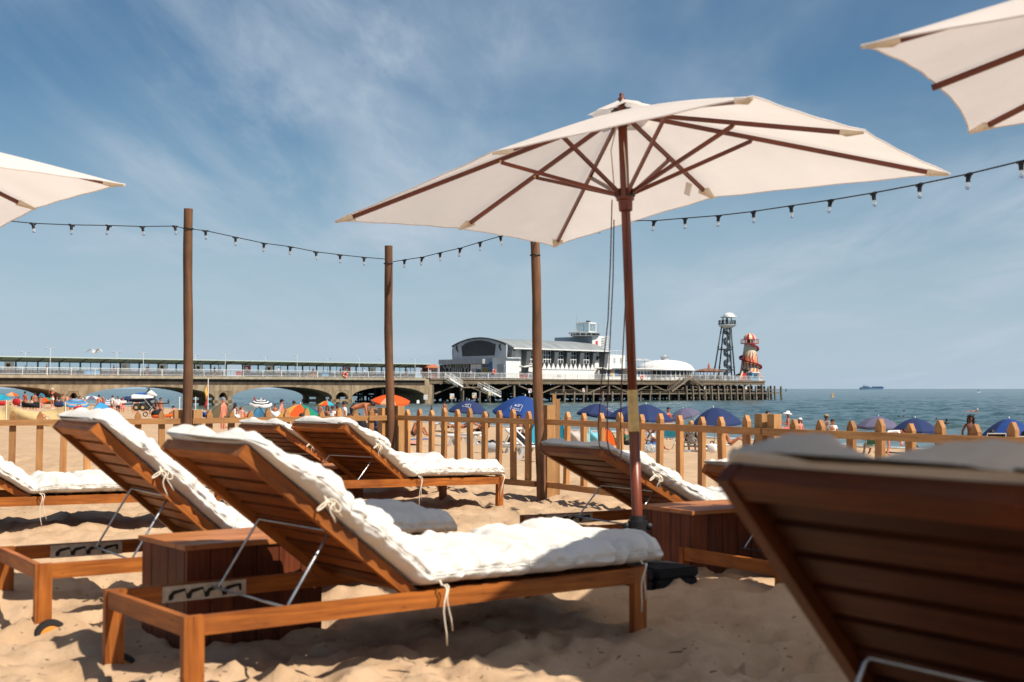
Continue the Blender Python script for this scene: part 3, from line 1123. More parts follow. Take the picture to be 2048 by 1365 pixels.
W_LID = wood('lid_boards', (.52, .20, .06), (.26, .085, .025), rough=.5, var=.12)
crate((-1.26, 5.12), 52, 'red brown plank box between the two loungers at the left', ztop=.375)
crate((.927, 6.77), 58, 'dark plank box right beside the umbrella pole', ztop=.355)
crate((-1.70, 10.78), 50, 'plank box under the raised lounger backs near the fence corner', s1=.58, ztop=.335)


# ================================================================== BIG UMBRELLAS
def umbrella(apex, axis, yaw, ends, label, bare=(), foot_z=-.1):
    """ends: eight rib tips in world space, corners and mid-edges in turn"""
    axis = Vector(axis).normalized()
    apex = Vector(apex)
    Lp = (apex.z - foot_z) / axis.z
    foot = apex - axis * Lp
    Mw = Matrix.Translation(foot)
    t = thing('patio_umbrella', label, 'umbrella', foot, 0, group='cream canvas umbrellas over the loungers')
    inv = -foot
    ap = apex + inv
    E = [Vector(e) + inv for e in ends]
    # pole
    b = MB()
    b.tube([ap - axis * (Lp - .02), ap - axis * 1.62], .0265, 20)
    b.build('lower_pole', W_UMB, t, True)
    b = MB()
    b.tube([ap - axis * 1.47, ap + axis * .015], .0235, 20)
    b.build('upper_pole', W_UMB, t, True)
    b = MB()
    b.tube([ap - axis * 1.66, ap - axis * 1.655, ap - axis * 1.455, ap - axis * 1.45], [.0268, .0275, .0260, .0250], 20)
    b.build('brass_sleeve', BRASS, t, True)
    # canopy
    ns, nr = 14, 12
    rows = []
    for r in range(nr + 1):
        row = []
        f = .03 + .97 * r / nr
        for i in range(8):
            e0, e1 = E[i], E[(i + 1) % 8]
            for k in range(ns):
                s = k / ns
                c = 4 * s * (1 - s)
                p = e0.lerp(e1, s)
                q = ap + (p - ap) * (f * (1 - .014 * c * f * f))
                q = q + axis * (.003 * math.sin(s * 22 + i * 3 + f * 5) * f * (1 - c * .6))
                q = q - axis * (.010 * c * f * (1.4 - f)) + axis * (.010 * math.sin(f * math.pi))
                row.append(tuple(q))
        rows.append(row)
    A = np.array(rows)
    b = MB(); b.grid(A, closed_v=True)
    cn = b.build('canopy', CANVAS, t, True)
    rim = [Vector(p) for p in A[-1]]
    hm = MB(); hm.tube(rim + [rim[0]], .0035, 6, cap=False)
    hm.build('hem', CANVAS, cn, True)
    # vent cap
    vr = []
    for r in range(6):
        f = .20 * (r / 5) + .004
        row = []
        for i in range(8):
            e0, e1 = E[i], E[(i + 1) % 8]
            for k in range(6):
                s = k / 6
                p = e0.lerp(e1, s)
                d = p - ap
                d = d * (.75 / max(.75, d.length) * 1.25)
                q = ap + d * f * (1 - .10 * 4 * s * (1 - s) * r / 5) + axis * (.050 - .012 * r / 5 + .006 * math.sin(k + i * 2.1))
                row.append(tuple(q))
        vr.append(row)
    b = MB(); b.grid(np.array(vr), closed_v=True)
    b.build('vent_cap', CANVAS, t, True)
    b = MB()
    zr = Matrix.Translation(ap + axis * .05) @ axis.to_track_quat('Z', 'Y').to_matrix().to_4x4()
    b.lathe([(.0001, .040), (.009, .036), (.012, .026), (.009, .018), (.018, .010), (.022, .0), (.016, -.03), (.0001, -.03)], 14, M=zr)
    b.build('finial', W_UMB, t, True)
    # hub and runner
    top = ap - axis * .030
    run = ap - axis * .455
    for c, nm, hgt, rad in ((top, 'crown_hub', .06, .050), (run, 'runner_hub', .085, .046)):
        b = MB()
        Mz = Matrix.Translation(c) @ axis.to_track_quat('Z', 'Y').to_matrix().to_4x4()
        b.lathe([(.026, -hgt * .9), (rad * .75, -hgt * .9), (rad * .8, -hgt * .3), (rad, -hgt * .25), (rad, hgt * .4), (rad * .7, hgt * .45), (.026, hgt * .45)], 16, M=Mz)
        h = b.build(nm, W_UMB, t, 'auto')
        q = MB()
        for i in range(8):
            d = (E[i] - ap); d = (d - axis * d.dot(axis)).normalized()
            q.bar(c + d * rad * .72 + axis * .012, c + d * rad * 1.10 + axis * .012, .020, .034, up=axis)
        q.build('hinge_block', BLACK, h)
    for i in range(8):
        d = E[i] - ap
        dn = d.normalized()
        up = (axis - dn * axis.dot(dn)).normalized()
        lo = -up * .016
        p0 = ap + dn * .04 + lo
        p1 = E[i] - dn * (.085 if i not in bare else -.012) + lo
        rib = MB(); rib.bar(p0, p1, .014, .022, up=up)
        rb = rib.build('rib', W_UMB, t)
        f = .415 if i % 2 == 0 else .50
        st = MB()
        sj = ap + d * f + lo * 2.0
        hd = (d - axis * d.dot(axis)).normalized()
        side = axis.cross(hd) * .0
        st.bar(run + hd * .045 + axis * .012 + side, sj + side, .013, .019, up=axis)
        st.build('strut', W_UMB, t)
        pn = MB(); pn.ball(sj + axis * .004 + axis.cross(hd) * .012, .007, 8, 5)
        pn.build('pin', BRASS, rb)
        if i in bare: continue
        pk = MB()
        w = axis.cross(hd).normalized()
        tip = E[i] - up * .004
        a_ = E[i] - dn * .105 - up * .006
        pk.hexa([a_ - w * .030 - up * .024, tip - w * .006 - up * .008, tip + w * .006 - up * .008, a_ + w * .030 - up * .024,
                 a_ - w * .034, tip - w * .008, tip + w * .008, a_ + w * .034])
        pk.build('rib_pocket', CANVAS_TIP, t)
    return t, foot, ap, axis, E


def umb_ends(p, shape=(.485, .392, .45, 1.043, .999, -.918), a=1.5, k=1.0):
    ax, ay, az, yaw, tx, ty = p
    hc, hl, hs, kl, ks, b = shape
    hc, hl, hs, b, a = hc * k, hl * k, hs * k, b * k, a * k
    Rm = Matrix.Rotation(tx, 3, 'X') @ Matrix.Rotation(ty, 3, 'Y') @ Matrix.Rotation(yaw, 3, 'Z')
    L_ = [(-a, b, -hc), (-a * ks, 0, -hs), (-a, -b, -hc), (0, -b * kl, -hl), (a, -b, -hc), (a * ks, 0, -hs), (a, b, -hc), (0, b * kl, -hl)]
    return [Vector((ax, ay, az)) + Rm @ Vector(q) for q in L_], Rm @ Vector((0, 0, 1))


UP = (.626, 7.436, 2.569, -.799, -.078, -.027)
UK = .905
UP = (UP[0] * UK, UP[1] * UK, EYE + (UP[2] - EYE) * UK) + UP[3:]
ENDS, UAX = umb_ends(UP, k=UK)
PIX = [(670, 442), (918, 457), (1108, 492), (1428, 395), (1900, 347), (1730, 262), (1505, 192), (985, 305)]
ENDS = [at_y(px, py, e.y) for (px, py), e in zip(PIX, ENDS)]      # the wind-pulled rim is not a true rectangle
UMB, UFOOT, UAP, UAXL, _ = umbrella(UP[:3], UAX, 0, ENDS, 'large cream umbrella open in the middle, wooden ribs and brass pole sleeve in view')
RP = (2.694, 3.596, 2.426, -.488, .042, -.016)
RK = 1.10
RP = (RP[0] * RK, RP[1] * RK, EYE + (RP[2] - EYE) * RK) + RP[3:]
e2, ax2 = umb_ends(RP, k=RK)
e2[0] = at_y(1722, 90, e2[0].y); e2[1] = at_y(1868, 166, e2[1].y); e2[2] = at_y(1938, 263, e2[2].y)
umbrella(RP[:3], ax2, 0, e2, 'cream umbrella corner cut off at the top right of the photo', bare=(1, 3, 5, 7))
LP = (-3.541, 7.059, 2.428, -.921, -.026, -.014)
e3, ax3 = umb_ends(LP)
umbrella(LP[:3], ax3, 0, e3, 'cream umbrella corner reaching in from the left edge')

OP = (1.50, .72, 2.50, -.488, .0, .0)
e4, ax4 = umb_ends(OP)
umbrella(OP[:3], ax4, 0, e4, 'cream umbrella just outside the photo, shading the big blurred lounger')

# pulley cord hanging in loops beside the pole, black clamp and care label: parts of the umbrella


def upt(px, py, Y):
    return at_y(px, py, Y * UK) - UFOOT


b = MB()
for L_ in ([(1224, 400, 7.36), (1221, 520, 7.33), (1216, 640, 7.28), (1203, 760, 7.22), (1196, 860, 7.16), (1199, 893, 7.15), (1216, 910, 7.13), (1241, 917, 7.12)],
           [(1228, 440, 7.33), (1226, 560, 7.3), (1220, 680, 7.26), (1215, 800, 7.2), (1214, 880, 7.15), (1219, 905, 7.14), (1231, 921, 7.12)],
           [(1252, 396, 7.36), (1255, 520, 7.32), (1249, 640, 7.26), (1243, 760, 7.2), (1241, 840, 7.16), (1243, 905, 7.13), (1240, 918, 7.12), (1231, 922, 7.12)]):
    pts = [upt(*q) for q in L_]
    sm = []
    for i in range(len(pts) - 1):
        for k in range(4): sm.append(pts[i].lerp(pts[i + 1], k / 4))
    sm.append(pts[-1])
    b.tube(sm, .0030, 6)
b.build('pulley_cord', CORD, UMB, True)
b = MB()
for q in ([(1238, 232, 7.43), (1222, 300, 7.40), (1228, 372, 7.38)], [(1238, 232, 7.43), (1247, 280, 7.40), (1252, 340, 7.38), (1254, 385, 7.36)]):
    b.tube([upt(*p) for p in q], .0035, 6)
b.build('pulley_cord', TIE, UMB, True)
q0 = upt(1368, 368, 7.9)
b = MB(); b.hexa([q0 + Vector(v) for v in ((0, 0, -.055), (.03, 0, -.07), (.03, .001, -.07), (0, .001, -.055), (.012, 0, .01), (.045, 0, 0), (.045, .001, 0), (.012, .001, .01))])
b.build('care_label', CANVAS, UMB)
b = MB()
for z in (.30, .16):
    c = UAXL * (z + .1)
    b.lathe([(.031, -.028), (.048, -.026), (.050, .026), (.031, .028)], 18, c=tuple(c))
    b.ball(c + Vector((-.055, -.012, 0)), (.022, .016, .02), 10, 6)
    b.ball(c + Vector((.056, -.012, .0)), (.020, .016, .018), 10, 6)
b.tube([UAXL * .02, UAXL * .45], .040, 18)
b.build('pole_clamp', BLACK, UMB, 'auto')

t = thing('umbrella_base', 'black slabs weighing down the foot of the middle umbrella', 'umbrella base', (UFOOT.x - .10, UFOOT.y, -.08), R(32))
sl = MB().box((0, 0, 0), (.25, .25, .048)).mesh('slab')
bm_ = bmesh.new(); bm_.from_mesh(sl); bmesh.ops.bevel(bm_, geom=bm_.edges[:], offset=.008, segments=2, affect='EDGES'); bm_.to_mesh(sl); bm_.free()
SLAB = mat('black_concrete', (.010, .010, .011), rough=.85, var=.3, scale=25, bump=.5, bscale=60)
for k, z in enumerate((.02, .07, .121, .172)):
    for sx in (-1, 1):
        for sy in (-1, 1):
            ob('slab', sl, t, SLAB, loc=(sx * .138 + .004 * k, sy * .138 - .003 * k, z))


# ================================================================== POLES, FENCE, LIGHTS
def gpt(px, d, z=0):
    p = at_y(px, 778, d)
    return Vector((p.x, p.y, z))


FP = {0: gpt(-70, 11.7), 1: gpt(376, 12.4), 2: gpt(783, 13.9), 3: gpt(1083, 12.16), 4: gpt(1532, 9.4), 5: gpt(2110, 7.4)}


def pole(pbase, top_px, label):
    base = Vector(pbase)
    top = at_y(top_px[0], top_px[1], base.y)
    t = thing('wooden_pole', label, 'pole', (base.x, base.y, 0), group='round wooden poles carrying the lights')
    n = 18
    pts, rr = [], []
    for i in range(n + 1):
        f = i / n
        p = Vector((0, 0, -.25)).lerp(top - base, f)
        p = p + Vector((.006 * math.sin(f * 9 + base.x), .004 * math.cos(f * 7), 0))
        pts.append(p); rr.append(.0475 - .005 * f + .0012 * math.sin(f * 31))
    b = MB(); b.tube(pts, rr, 20)
    b.build('trunk', W_POLE, t, 'auto')
    w = MB()
    d = (top - base).normalized()
    c = (top - base) - d * .19
    w.lathe([(.046, -.006), (.050, -.004), (.050, .004), (.046, .006)], 18, c=tuple(c))
    w.build('cable_tie', BLACK, t, True)
    return t, top


P1, T1_ = pole(FP[1], (377, 418), 'dark round pole at the left, tallest of the three')
P2, T2_ = pole(FP[2], (776, 492), 'round pole at the back corner of the fence')
P3, T3_ = pole(FP[3] + Vector((0, -.06, 0)), (1069, 470), 'round pole whose top is hidden by the middle umbrella')

PICK_ME = {}


def picket_mesh(w=.058, d=.036, h=.70):
    b = MB()
    b.box((0, 0, h / 2 - .03), (w, d, h + .0 - .06))
    b.hexa([(-w / 2, -d / 2, h - .06), (w / 2, -d / 2, h - .06), (w / 2, d / 2, h - .06), (-w / 2, d / 2, h - .06),
            (-.006, -d / 2, h - .015), (.006, -d / 2, h - .015), (.006, d / 2, h - .015), (-.006, d / 2, h - .015)])
    return b.mesh('picket')


def fence(a, b_, pickets, posts, label, zr=.675, flip=False, ph=.71, zl=.10):
    a, b_ = Vector(a), Vector(b_)
    d = b_ - a
    Ln = d.length
    yaw = math.atan2(d.y, d.x)
    t = thing('picket_fence', label, 'fence', a, yaw, group='low picket fence round the lounger enclosure')
    nrm = Vector((-d.y, d.x, 0)).normalized()       # local +y, away from the camera

    def s_of(px):
        k = (px - 1024) / F * (CP) if False else (px - 1024) / F
        # column plane x = k*y*cp (depth ~ y)
        return ((a.x - k * a.y * CP) / -(d.x - k * d.y * CP)) * Ln if abs(d.x - k * d.y * CP) > 1e-9 else 0
    rl = MB().box((Ln / 2, 0, 0), (Ln - .02, .030, .052)).mesh('rail')
    ob('rail', rl, t, W_FENCE, loc=(0, -.034, zr))
    ob('rail', rl, t, W_FENCE, loc=(0, -.034, zl))
    mes = [picket_mesh(h=ph) for _ in range(4)]
    for i, px in enumerate(pickets):
        s = s_of(px)
        if s < .03 or s > Ln - .03: continue
        ob('picket', mes[i % 4], t, W_FENCE, loc=(s, 0, .08 + random.uniform(-.014, .014)), rot=(random.uniform(-.02, .02), random.uniform(-.026, .026), 0))
    for (px, w, h) in posts:
        s = s_of(px)
        pm = MB().box((0, 0, h / 2 - .1), (w, w, h + .2)).mesh('post')
        ob('post', pm, t, W_POST, loc=(s, .02, 0))
    return t


fence(FP[0], FP[1] + Vector((0, .07, 0)), [-25, 25, 80, 127, 176, 226, 278, 326], [(358, .085, .78)],
      'picket fence stretch at the left, up to the dark tall pole')
fence(FP[1] + Vector((0, .07, 0)), FP[2] + Vector((0, .07, 0)), [420, 461, 500, 538, 574, 610, 643, 678, 708, 739], [(394, .085, .78), (769, .085, .78)],
      'picket fence stretch between the tall pole and the back corner')
fence(FP[2] + Vector((.05, .07, 0)), FP[3] + Vector((-.02, .03, 0)), [815, 838, 863, 888, 915, 941, 969, 997, 1027, 1056], [(795, .085, .80)],
      'picket fence stretch from the back corner to the pole under the umbrella')
fence(FP[3] + Vector((.05, .03, 0)), FP[4], [1132, 1167, 1203, 1240, 1279, 1317, 1359, 1402, 1446, 1492], [(1094, .085, .83), (1521, .085, .80)],
      'picket fence stretch behind the umbrella pole')
fence(FP[4], FP[5], [1590, 1643, 1698, 1757, 1819, 1883, 1950, 2020, 2090], [(1544, .07, .80)],
      'picket fence stretch at the right, in front of the sea')
t = thing('timber_offcut', 'short pale timber batten standing behind the pole under the umbrella', 'timber', (FP[3].x + .12, FP[3].y + .06, 0))
for dx, h in ((0, .93), (.035, .885)):
    MB().box((dx, .0, h / 2), (.032, .04, h)).build('batten', W_POST, t)

BULB = bpy.data.materials.new('bulb_glass')
BULB.use_nodes = True
_b = BULB.node_tree.nodes['Principled BSDF']
_b.inputs['Transmission Weight'].default_value = .9
_b.inputs['Roughness'].default_value = .04
_b.inputs['IOR'].default_value = 1.25
_b.inputs['Base Color'].default_value = (.95, .95, .95, 1)
sk = MB()
sk.lathe([(.0001, .012), (.020, .010), (.022, .0), (.017, -.022), (.016, -.050), (.0001, -.052)], 12)
sk.box((0, 0, .006), (.078, .024, .018))
SOCK_ME = sk.mesh('socket', 'auto')
BULB_ME = MB().lathe([(.013, -.052), (.015, -.06), (.019, -.078), (.018, -.094), (.010, -.105), (.0001, -.108)], 14).mesh('bulb', True)
FIL_ME = MB().tube([(-.004, 0, -.055), (-.006, 0, -.085), (.006, 0, -.085), (.004, 0, -.055)], .0012, 5).mesh('filament')
FILM = mat('filament_wire', (.55, .45, .3), rough=.4, var=.1, metal=.5)


def festoon(pts, bulbs, label):
    """pts: (px,py,depth) along the cable, bulbs: (px,py)"""
    P = [at_y(*q) for q in pts]
    t = thing('festoon_lights', label, 'string lights', tuple(P[0]), group='festoon lights strung between the poles')
    o = P[0]
    xs = [q[0] for q in pts]
    inv = [1 / q[2] for q in pts]
    full = sorted(set(xs + [b_[0] for b_ in bulbs]))
    ypx = {q[0]: q[1] for q in pts}
    for b_ in bulbs: ypx[b_[0]] = b_[1] - 6 * 9 / (1 / np.interp(b_[0], xs, inv)) * 1.0
    ks = sorted(ypx)
    line = []
    n = 70
    for i in range(n + 1):
        x = ks[0] + (ks[-1] - ks[0]) * i / n
        line.append(at_y(x, float(np.interp(x, ks, [ypx[k] for k in ks])), 1 / float(np.interp(x, xs, inv))) - o)
    b = MB(); b.tube(line, .0042, 6)
    b.build('cable', BLACK, t, True)
    for x, y in bulbs:
        dd = 1 / float(np.interp(x, xs, inv))
        p = at_y(x, ypx[x], dd) - o
        dirv = at_y(x + 8, float(np.interp(x + 8, ks, [ypx[k] for k in ks])), 1 / float(np.interp(x + 8, xs, inv))) - o - p
        yaw = math.atan2(dirv.y, dirv.x)
        s = ob('socket', SOCK_ME, t, BLACK, loc=p - Vector((0, 0, .008)), rot=(random.uniform(-.25, .25), random.uniform(-.12, .12), yaw))
        s.scale = (.74, .74, .74)
        g = ob('bulb', BULB_ME, s, BULB)
        ob('filament', FIL_ME, s, FILM)
    return t


festoon([(-420, 400, 8.6), (66, 449, 10.9), (217, 452, 11.6), (368, 457, 12.38)], [(66, 452), (143, 455), (217, 456), (285, 458), (350, 457)],
        'string of clear bulbs at the left, running from the tall pole out of the photo')
festoon([(386, 459, 12.4), (528, 487, 12.9), (776, 519, 13.9)], [(411, 466), (471, 479), (528, 491), (581, 498), (632, 508), (680, 514), (728, 519)],
        'string of clear bulbs sagging between the tall pole and the back corner pole')
festoon([(786, 524, 13.88), (880, 506, 13.3), (1001, 472, 12.6), (1069, 448, 12.12)], [(809, 524), (844, 519), (880, 510), (920, 501), (960, 489), (1001, 477), (1038, 465)],
        'string of clear bulbs rising from the back corner pole to the umbrella')
festoon([(1073, 452, 12.1), (1280, 441, 11.0), (1507, 424, 9.5), (1747, 383, 8.0), (2042, 320, 6.6), (2230, 270, 5.9)],
        [(1140, 456), (1195, 453), (1250, 450), (1308, 447), (1370, 442), (1437, 437), (1507, 429), (1582, 418), (1661, 407), (1747, 393), (1839, 376), (1937, 356), (2042, 331)],
        'string of clear bulbs at the right, climbing towards the right edge')


# ================================================================== THE PIER (local frame: u along it, v away, z up)
PO = Vector((-75.9, 195.0, 0))
UX, UY = .696, .718
PYAW = math.atan2(UY, UX)
DZ = 3.10


def PU(px, v=0.0):
    k = (px - 1024) / F * CP
    return (k * (195 + UX * v) + 75.9 + UY * v) / (UX - k * UY)


def PV(px, u):
    k = (px - 1024) / F * CP
    return (-75.9 + UX * u - k * (195 + UY * u)) / (UY + UX * k)


def pw(u, v, z):
    return Vector((PO.x + UX * u - UY * v, PO.y + UY * u + UX * v, z))


def PZ(px, py, v=0.0):
    u = PU(px, v)
    return at_y(px, py, PO.y + UY * u + UX * v).z


CONC = mat('weathered_concrete', (.34, .26, .165), rough=.9, var=.0, col2=(.15, .10, .06), scale=.9, stretch=(1, 1, .35), bump=.4, bscale=6)
CONC_D = mat('stained_shade_concrete', (.068, .050, .034), rough=.9, var=.0, col2=(.028, .020, .014), scale=1.1, stretch=(1.4, 1, .25), bump=.3, bscale=6)  # stains, plus the shade under the coping darkened into the colour
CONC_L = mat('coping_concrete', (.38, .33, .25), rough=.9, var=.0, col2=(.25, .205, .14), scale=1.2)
TIMB = mat('grey_timber', (.20, .160, .118), rough=.9, var=.25, scale=1.5, stretch=(3, 3, .6), bump=.3, bscale=8)
TIMB_D = mat('dark_timber', (.024, .019, .015), rough=.85, var=.3, scale=1.5)  # near-black timber for inner, rear and small pieces
WPAINT = mat('white_paint', (.80, .80, .79), rough=.55, var=.04, scale=.9, stretch=(1, 1, .18), col2=(.64, .63, .60))
GPAINT = mat('pale_grey_paint', (.44, .46, .48), rough=.6, var=.05, scale=.9, stretch=(1, 1, .2), col2=(.36, .37, .38))
BGPAINT = mat('blue_grey_paint', (.33, .38, .42), rough=.6, var=.05, scale=.6)
DGREY = mat('charcoal_cladding', (.035, .036, .038), rough=.6, var=.15, scale=1)
ROOFG = mat('sheet_roof', (.23, .25, .255), rough=.6, var=.12, scale=.5, stretch=(1, .2, 1))
GREEN_D = mat('dark_green_steel', (.014, .030, .030), rough=.5, var=.15)
GREEN_R = mat('green_canopy', (.17, .23, .20), rough=.5, var=.12, scale=.6)
WINDOW = mat('dark_glass', (.018, .022, .026), rough=.08, var=.2, spec=.6)
REDP = mat('red_paint', (.45, .03, .022), rough=.5, var=.08)
GLASS = bpy.data.materials.new('clear_glass')
GLASS.use_nodes = True
_n = GLASS.node_tree
_g = _n.nodes.new('ShaderNodeBsdfGlossy'); _g.inputs['Roughness'].default_value = .03
_t = _n.nodes.new('ShaderNodeBsdfTransparent'); _t.inputs['Color'].default_value = (.88, .93, .94, 1)
_m = _n.nodes.new('ShaderNodeMixShader'); _m.inputs[0].default_value = .07
_n.links.new(_t.outputs[0], _m.inputs[1]); _n.links.new(_g.outputs[0], _m.inputs[2])
_n.links.new(_m.outputs[0], _n.nodes['Material Output'].inputs['Surface'])

U850, UEND = PU(852), PU(1532)
PIER = thing('pier', 'long pleasure pier, concrete arches at the left and timber piles at the right', 'pier', tuple(PO), PYAW)


def pier_structure():
    A0 = -75.0
    b = MB(); b.box(((A0 + U850) / 2, 4.5, 2.86), (U850 - A0, 9.0, .48))
    b.build('deck_slab', CONC_L, PIER)
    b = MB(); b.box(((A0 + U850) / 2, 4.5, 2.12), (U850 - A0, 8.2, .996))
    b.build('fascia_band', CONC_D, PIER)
    edges = [(-75, PU(-250)), (PU(-90), PU(130)), (PU(168), PU(430)), (PU(465), PU(665)), (PU(705), U850)]
    zt = 1.62
    spring = -.55
    for u0, u1 in edges[1:]:
        uu0, uu1 = u0, u1
        poly = [(uu0 - .01, zt), (uu0 - .01, spring)] + arc(uu0, uu1, spring, 1.34, 22) + [(uu1 + .01, spring), (uu1 + .01, zt)]
        b = MB(); b.prism(poly, .15, 8.85)
        b.build('arch_span', CONC, PIER)
    piers = [(PU(-250), PU(-90)), (PU(130), PU(168)), (PU(430), PU(465)), (PU(665), PU(705))]
    for u0, u1 in piers:
        b = MB(); b.box(((u0 + u1) / 2, 4.5, 1.12), (u1 - u0 - .02, 8.7, .99)); b.build('pier_head_wall', CONC, PIER)
        w = u1 - u0
        cw = .85
        for face in (.55, 8.45):
            b = MB()
            poly = [(u0 + cw, .62), (u0 + cw, -.9)] + arc(u0 + cw, u1 - cw, -.9, .40, 12) + [(u1 - cw, -.9), (u1 - cw, .62)]
            b.prism(poly, face - .35, face + .35)
            b.build('pier_arch', CONC, PIER)
            b = MB(); b.box(((u0 + u1) / 2, face, -1.22), (w + .5, .9, .55)); b.build('pier_beam', CONC, PIER)
        for uf in (u0 + cw / 2, u1 - cw / 2):
            for v in (.55, 4.5, 8.45):
                b = MB(); b.box((uf, v, -1.9), (cw, .9, 5.04)); b.build('pier_column', CONC, PIER)
            for v0, v1 in ((1.0, 4.05), (4.95, 8.0)):
                b = MB()
                pts = [(v0, .62), (v0, -.9)] + arc(v0, v1, -.9, .40, 12) + [(v1, -.9), (v1, .62)]
                b.prism([(p[0], p[1]) for p in pts], uf - .3, uf + .3, axis='x')
                b.build('pier_arch', CONC, PIER)
                b = MB(); b.box((uf, (v0 + v1) / 2, -1.22), (.6, v1 - v0, .5)); b.build('pier_beam', CONC, PIER)
    # abutment where the stone ends
    b = MB(); b.box((U850 + 1.0, 4.5, .3), (2.0, 8.2, 5.4)); b.build('abutment', CONC, PIER)
    # ---- the timber head
    V1 = 34.0
    b = MB(); b.box(((U850 + UEND) / 2 + .6, V1 / 2 + .1, 2.93), (UEND - U850 - 1.2, V1, .34)); b.build('head_deck', TIMB, PIER)
    b = MB(); b.box(((U850 + UEND) / 2 + .6, .45, 2.36), (UEND - U850 - 1.4, .35, .78)); b.build('edge_beam', TIMB_B, PIER)
    b = MB(); b.box((UEND - .4, V1 / 2, 2.36), (.35, V1 - 1.2, .78)); b.build('edge_beam', TIMB_B, PIER)
    for k in range(1, 12):
        b = MB(); b.box(((U850 + UEND) / 2 + .6, k * 2.9, 2.50), (UEND - U850 - 2, .3, .52)); b.build('joist', TIMB_D, PIER)
    L_ = UEND - U850
    n = 15
    post = MB().tube([(0, 0, -4.5), (0, 0, 2.2)], .24, 8).mesh('pile')
    for i in range(n + 1):
        u = U850 + 2.4 + (L_ - 3.4) * i / n
        for j, v in enumerate((.75, 4, 7.5, 11, 14.5, 18, 22, 26, 30, 33)):
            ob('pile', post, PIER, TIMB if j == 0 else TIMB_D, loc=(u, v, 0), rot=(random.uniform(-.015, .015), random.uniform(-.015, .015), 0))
    # cross bracing in every second bay, near row in grey timber, dark lattice behind
    for i in range(0, n - 4, 2):
        u = U850 + 2.4 + (L_ - 3.4) * (i + 1) / n
        w = (L_ - 3.4) / n
        for sgn in (-1, 1):
            b = MB(); b.bar((u, .70, 2.0), (u + sgn * w * .95, .70, -.05), .18, .30, up=(0, 1, 0)); b.build('brace', TIMB, PIER)
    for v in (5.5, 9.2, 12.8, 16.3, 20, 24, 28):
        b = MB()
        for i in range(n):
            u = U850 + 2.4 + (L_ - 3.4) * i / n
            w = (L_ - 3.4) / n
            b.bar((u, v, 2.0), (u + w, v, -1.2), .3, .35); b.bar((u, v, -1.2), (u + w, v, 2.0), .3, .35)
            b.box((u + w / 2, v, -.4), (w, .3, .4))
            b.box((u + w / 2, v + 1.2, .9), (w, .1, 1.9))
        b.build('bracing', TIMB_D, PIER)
    # ---- railings
    rp = MB().box((0, 0, .56), (.09, .09, 1.14)).mesh('railing_post')
    u = -40.0
    ends = UEND - .2
    step = 3.95
    k = 0
    while u < ends:
        ob('railing_post', rp, PIER, WPAINT, loc=(u, .12, DZ)); u += step; k += 1
    b = MB()
    b.box(((ends - 40) / 2, .12, DZ + 1.10), (ends + 40, .075, .06)); b.box(((ends - 40) / 2, .12, DZ + .14), (ends + 40, .05, .05))
    b.build('hand_rail', WPAINT, PIER)
    b = MB()
    u = -40.0
    while u < ends:
        b.box((u, .12, DZ + .62), (.032, .030, .92)); u += .215
    b.build('balusters', WPAINT, PIER, kind='stuff')
    b = MB(); b.box((ends, V1 / 2, DZ + 1.10), (.07, V1, .06)); b.box((ends, V1 / 2, DZ + .14), (.05, V1, .05))
    for i in range(60): b.box((ends, .3 + i * .56, DZ + .62), (.035, .035, .92))
    b.build('end_railing', WPAINT, PIER)
    b = MB(); b.box(((U850 - 75) / 2, 8.85, DZ + 1.1), (U850 + 75, .07, .06))
    for i in range(int((U850 + 60) / .6)): b.box((-60 + i * .6, 8.85, DZ + .55), (.04, .04, 1.05))
    b.build('far_railing', WPAINT, PIER)


TIMB_B = mat('brown_beam', (.17, .13, .085), rough=.9, var=.2, scale=1.2, stretch=(.4, 1, 1))
pier_structure()


def rail_box(mb, u0, z0, u1, z1, v):
    mb.bar((u0, v, z0), (u1, v, z1), .06, .06)


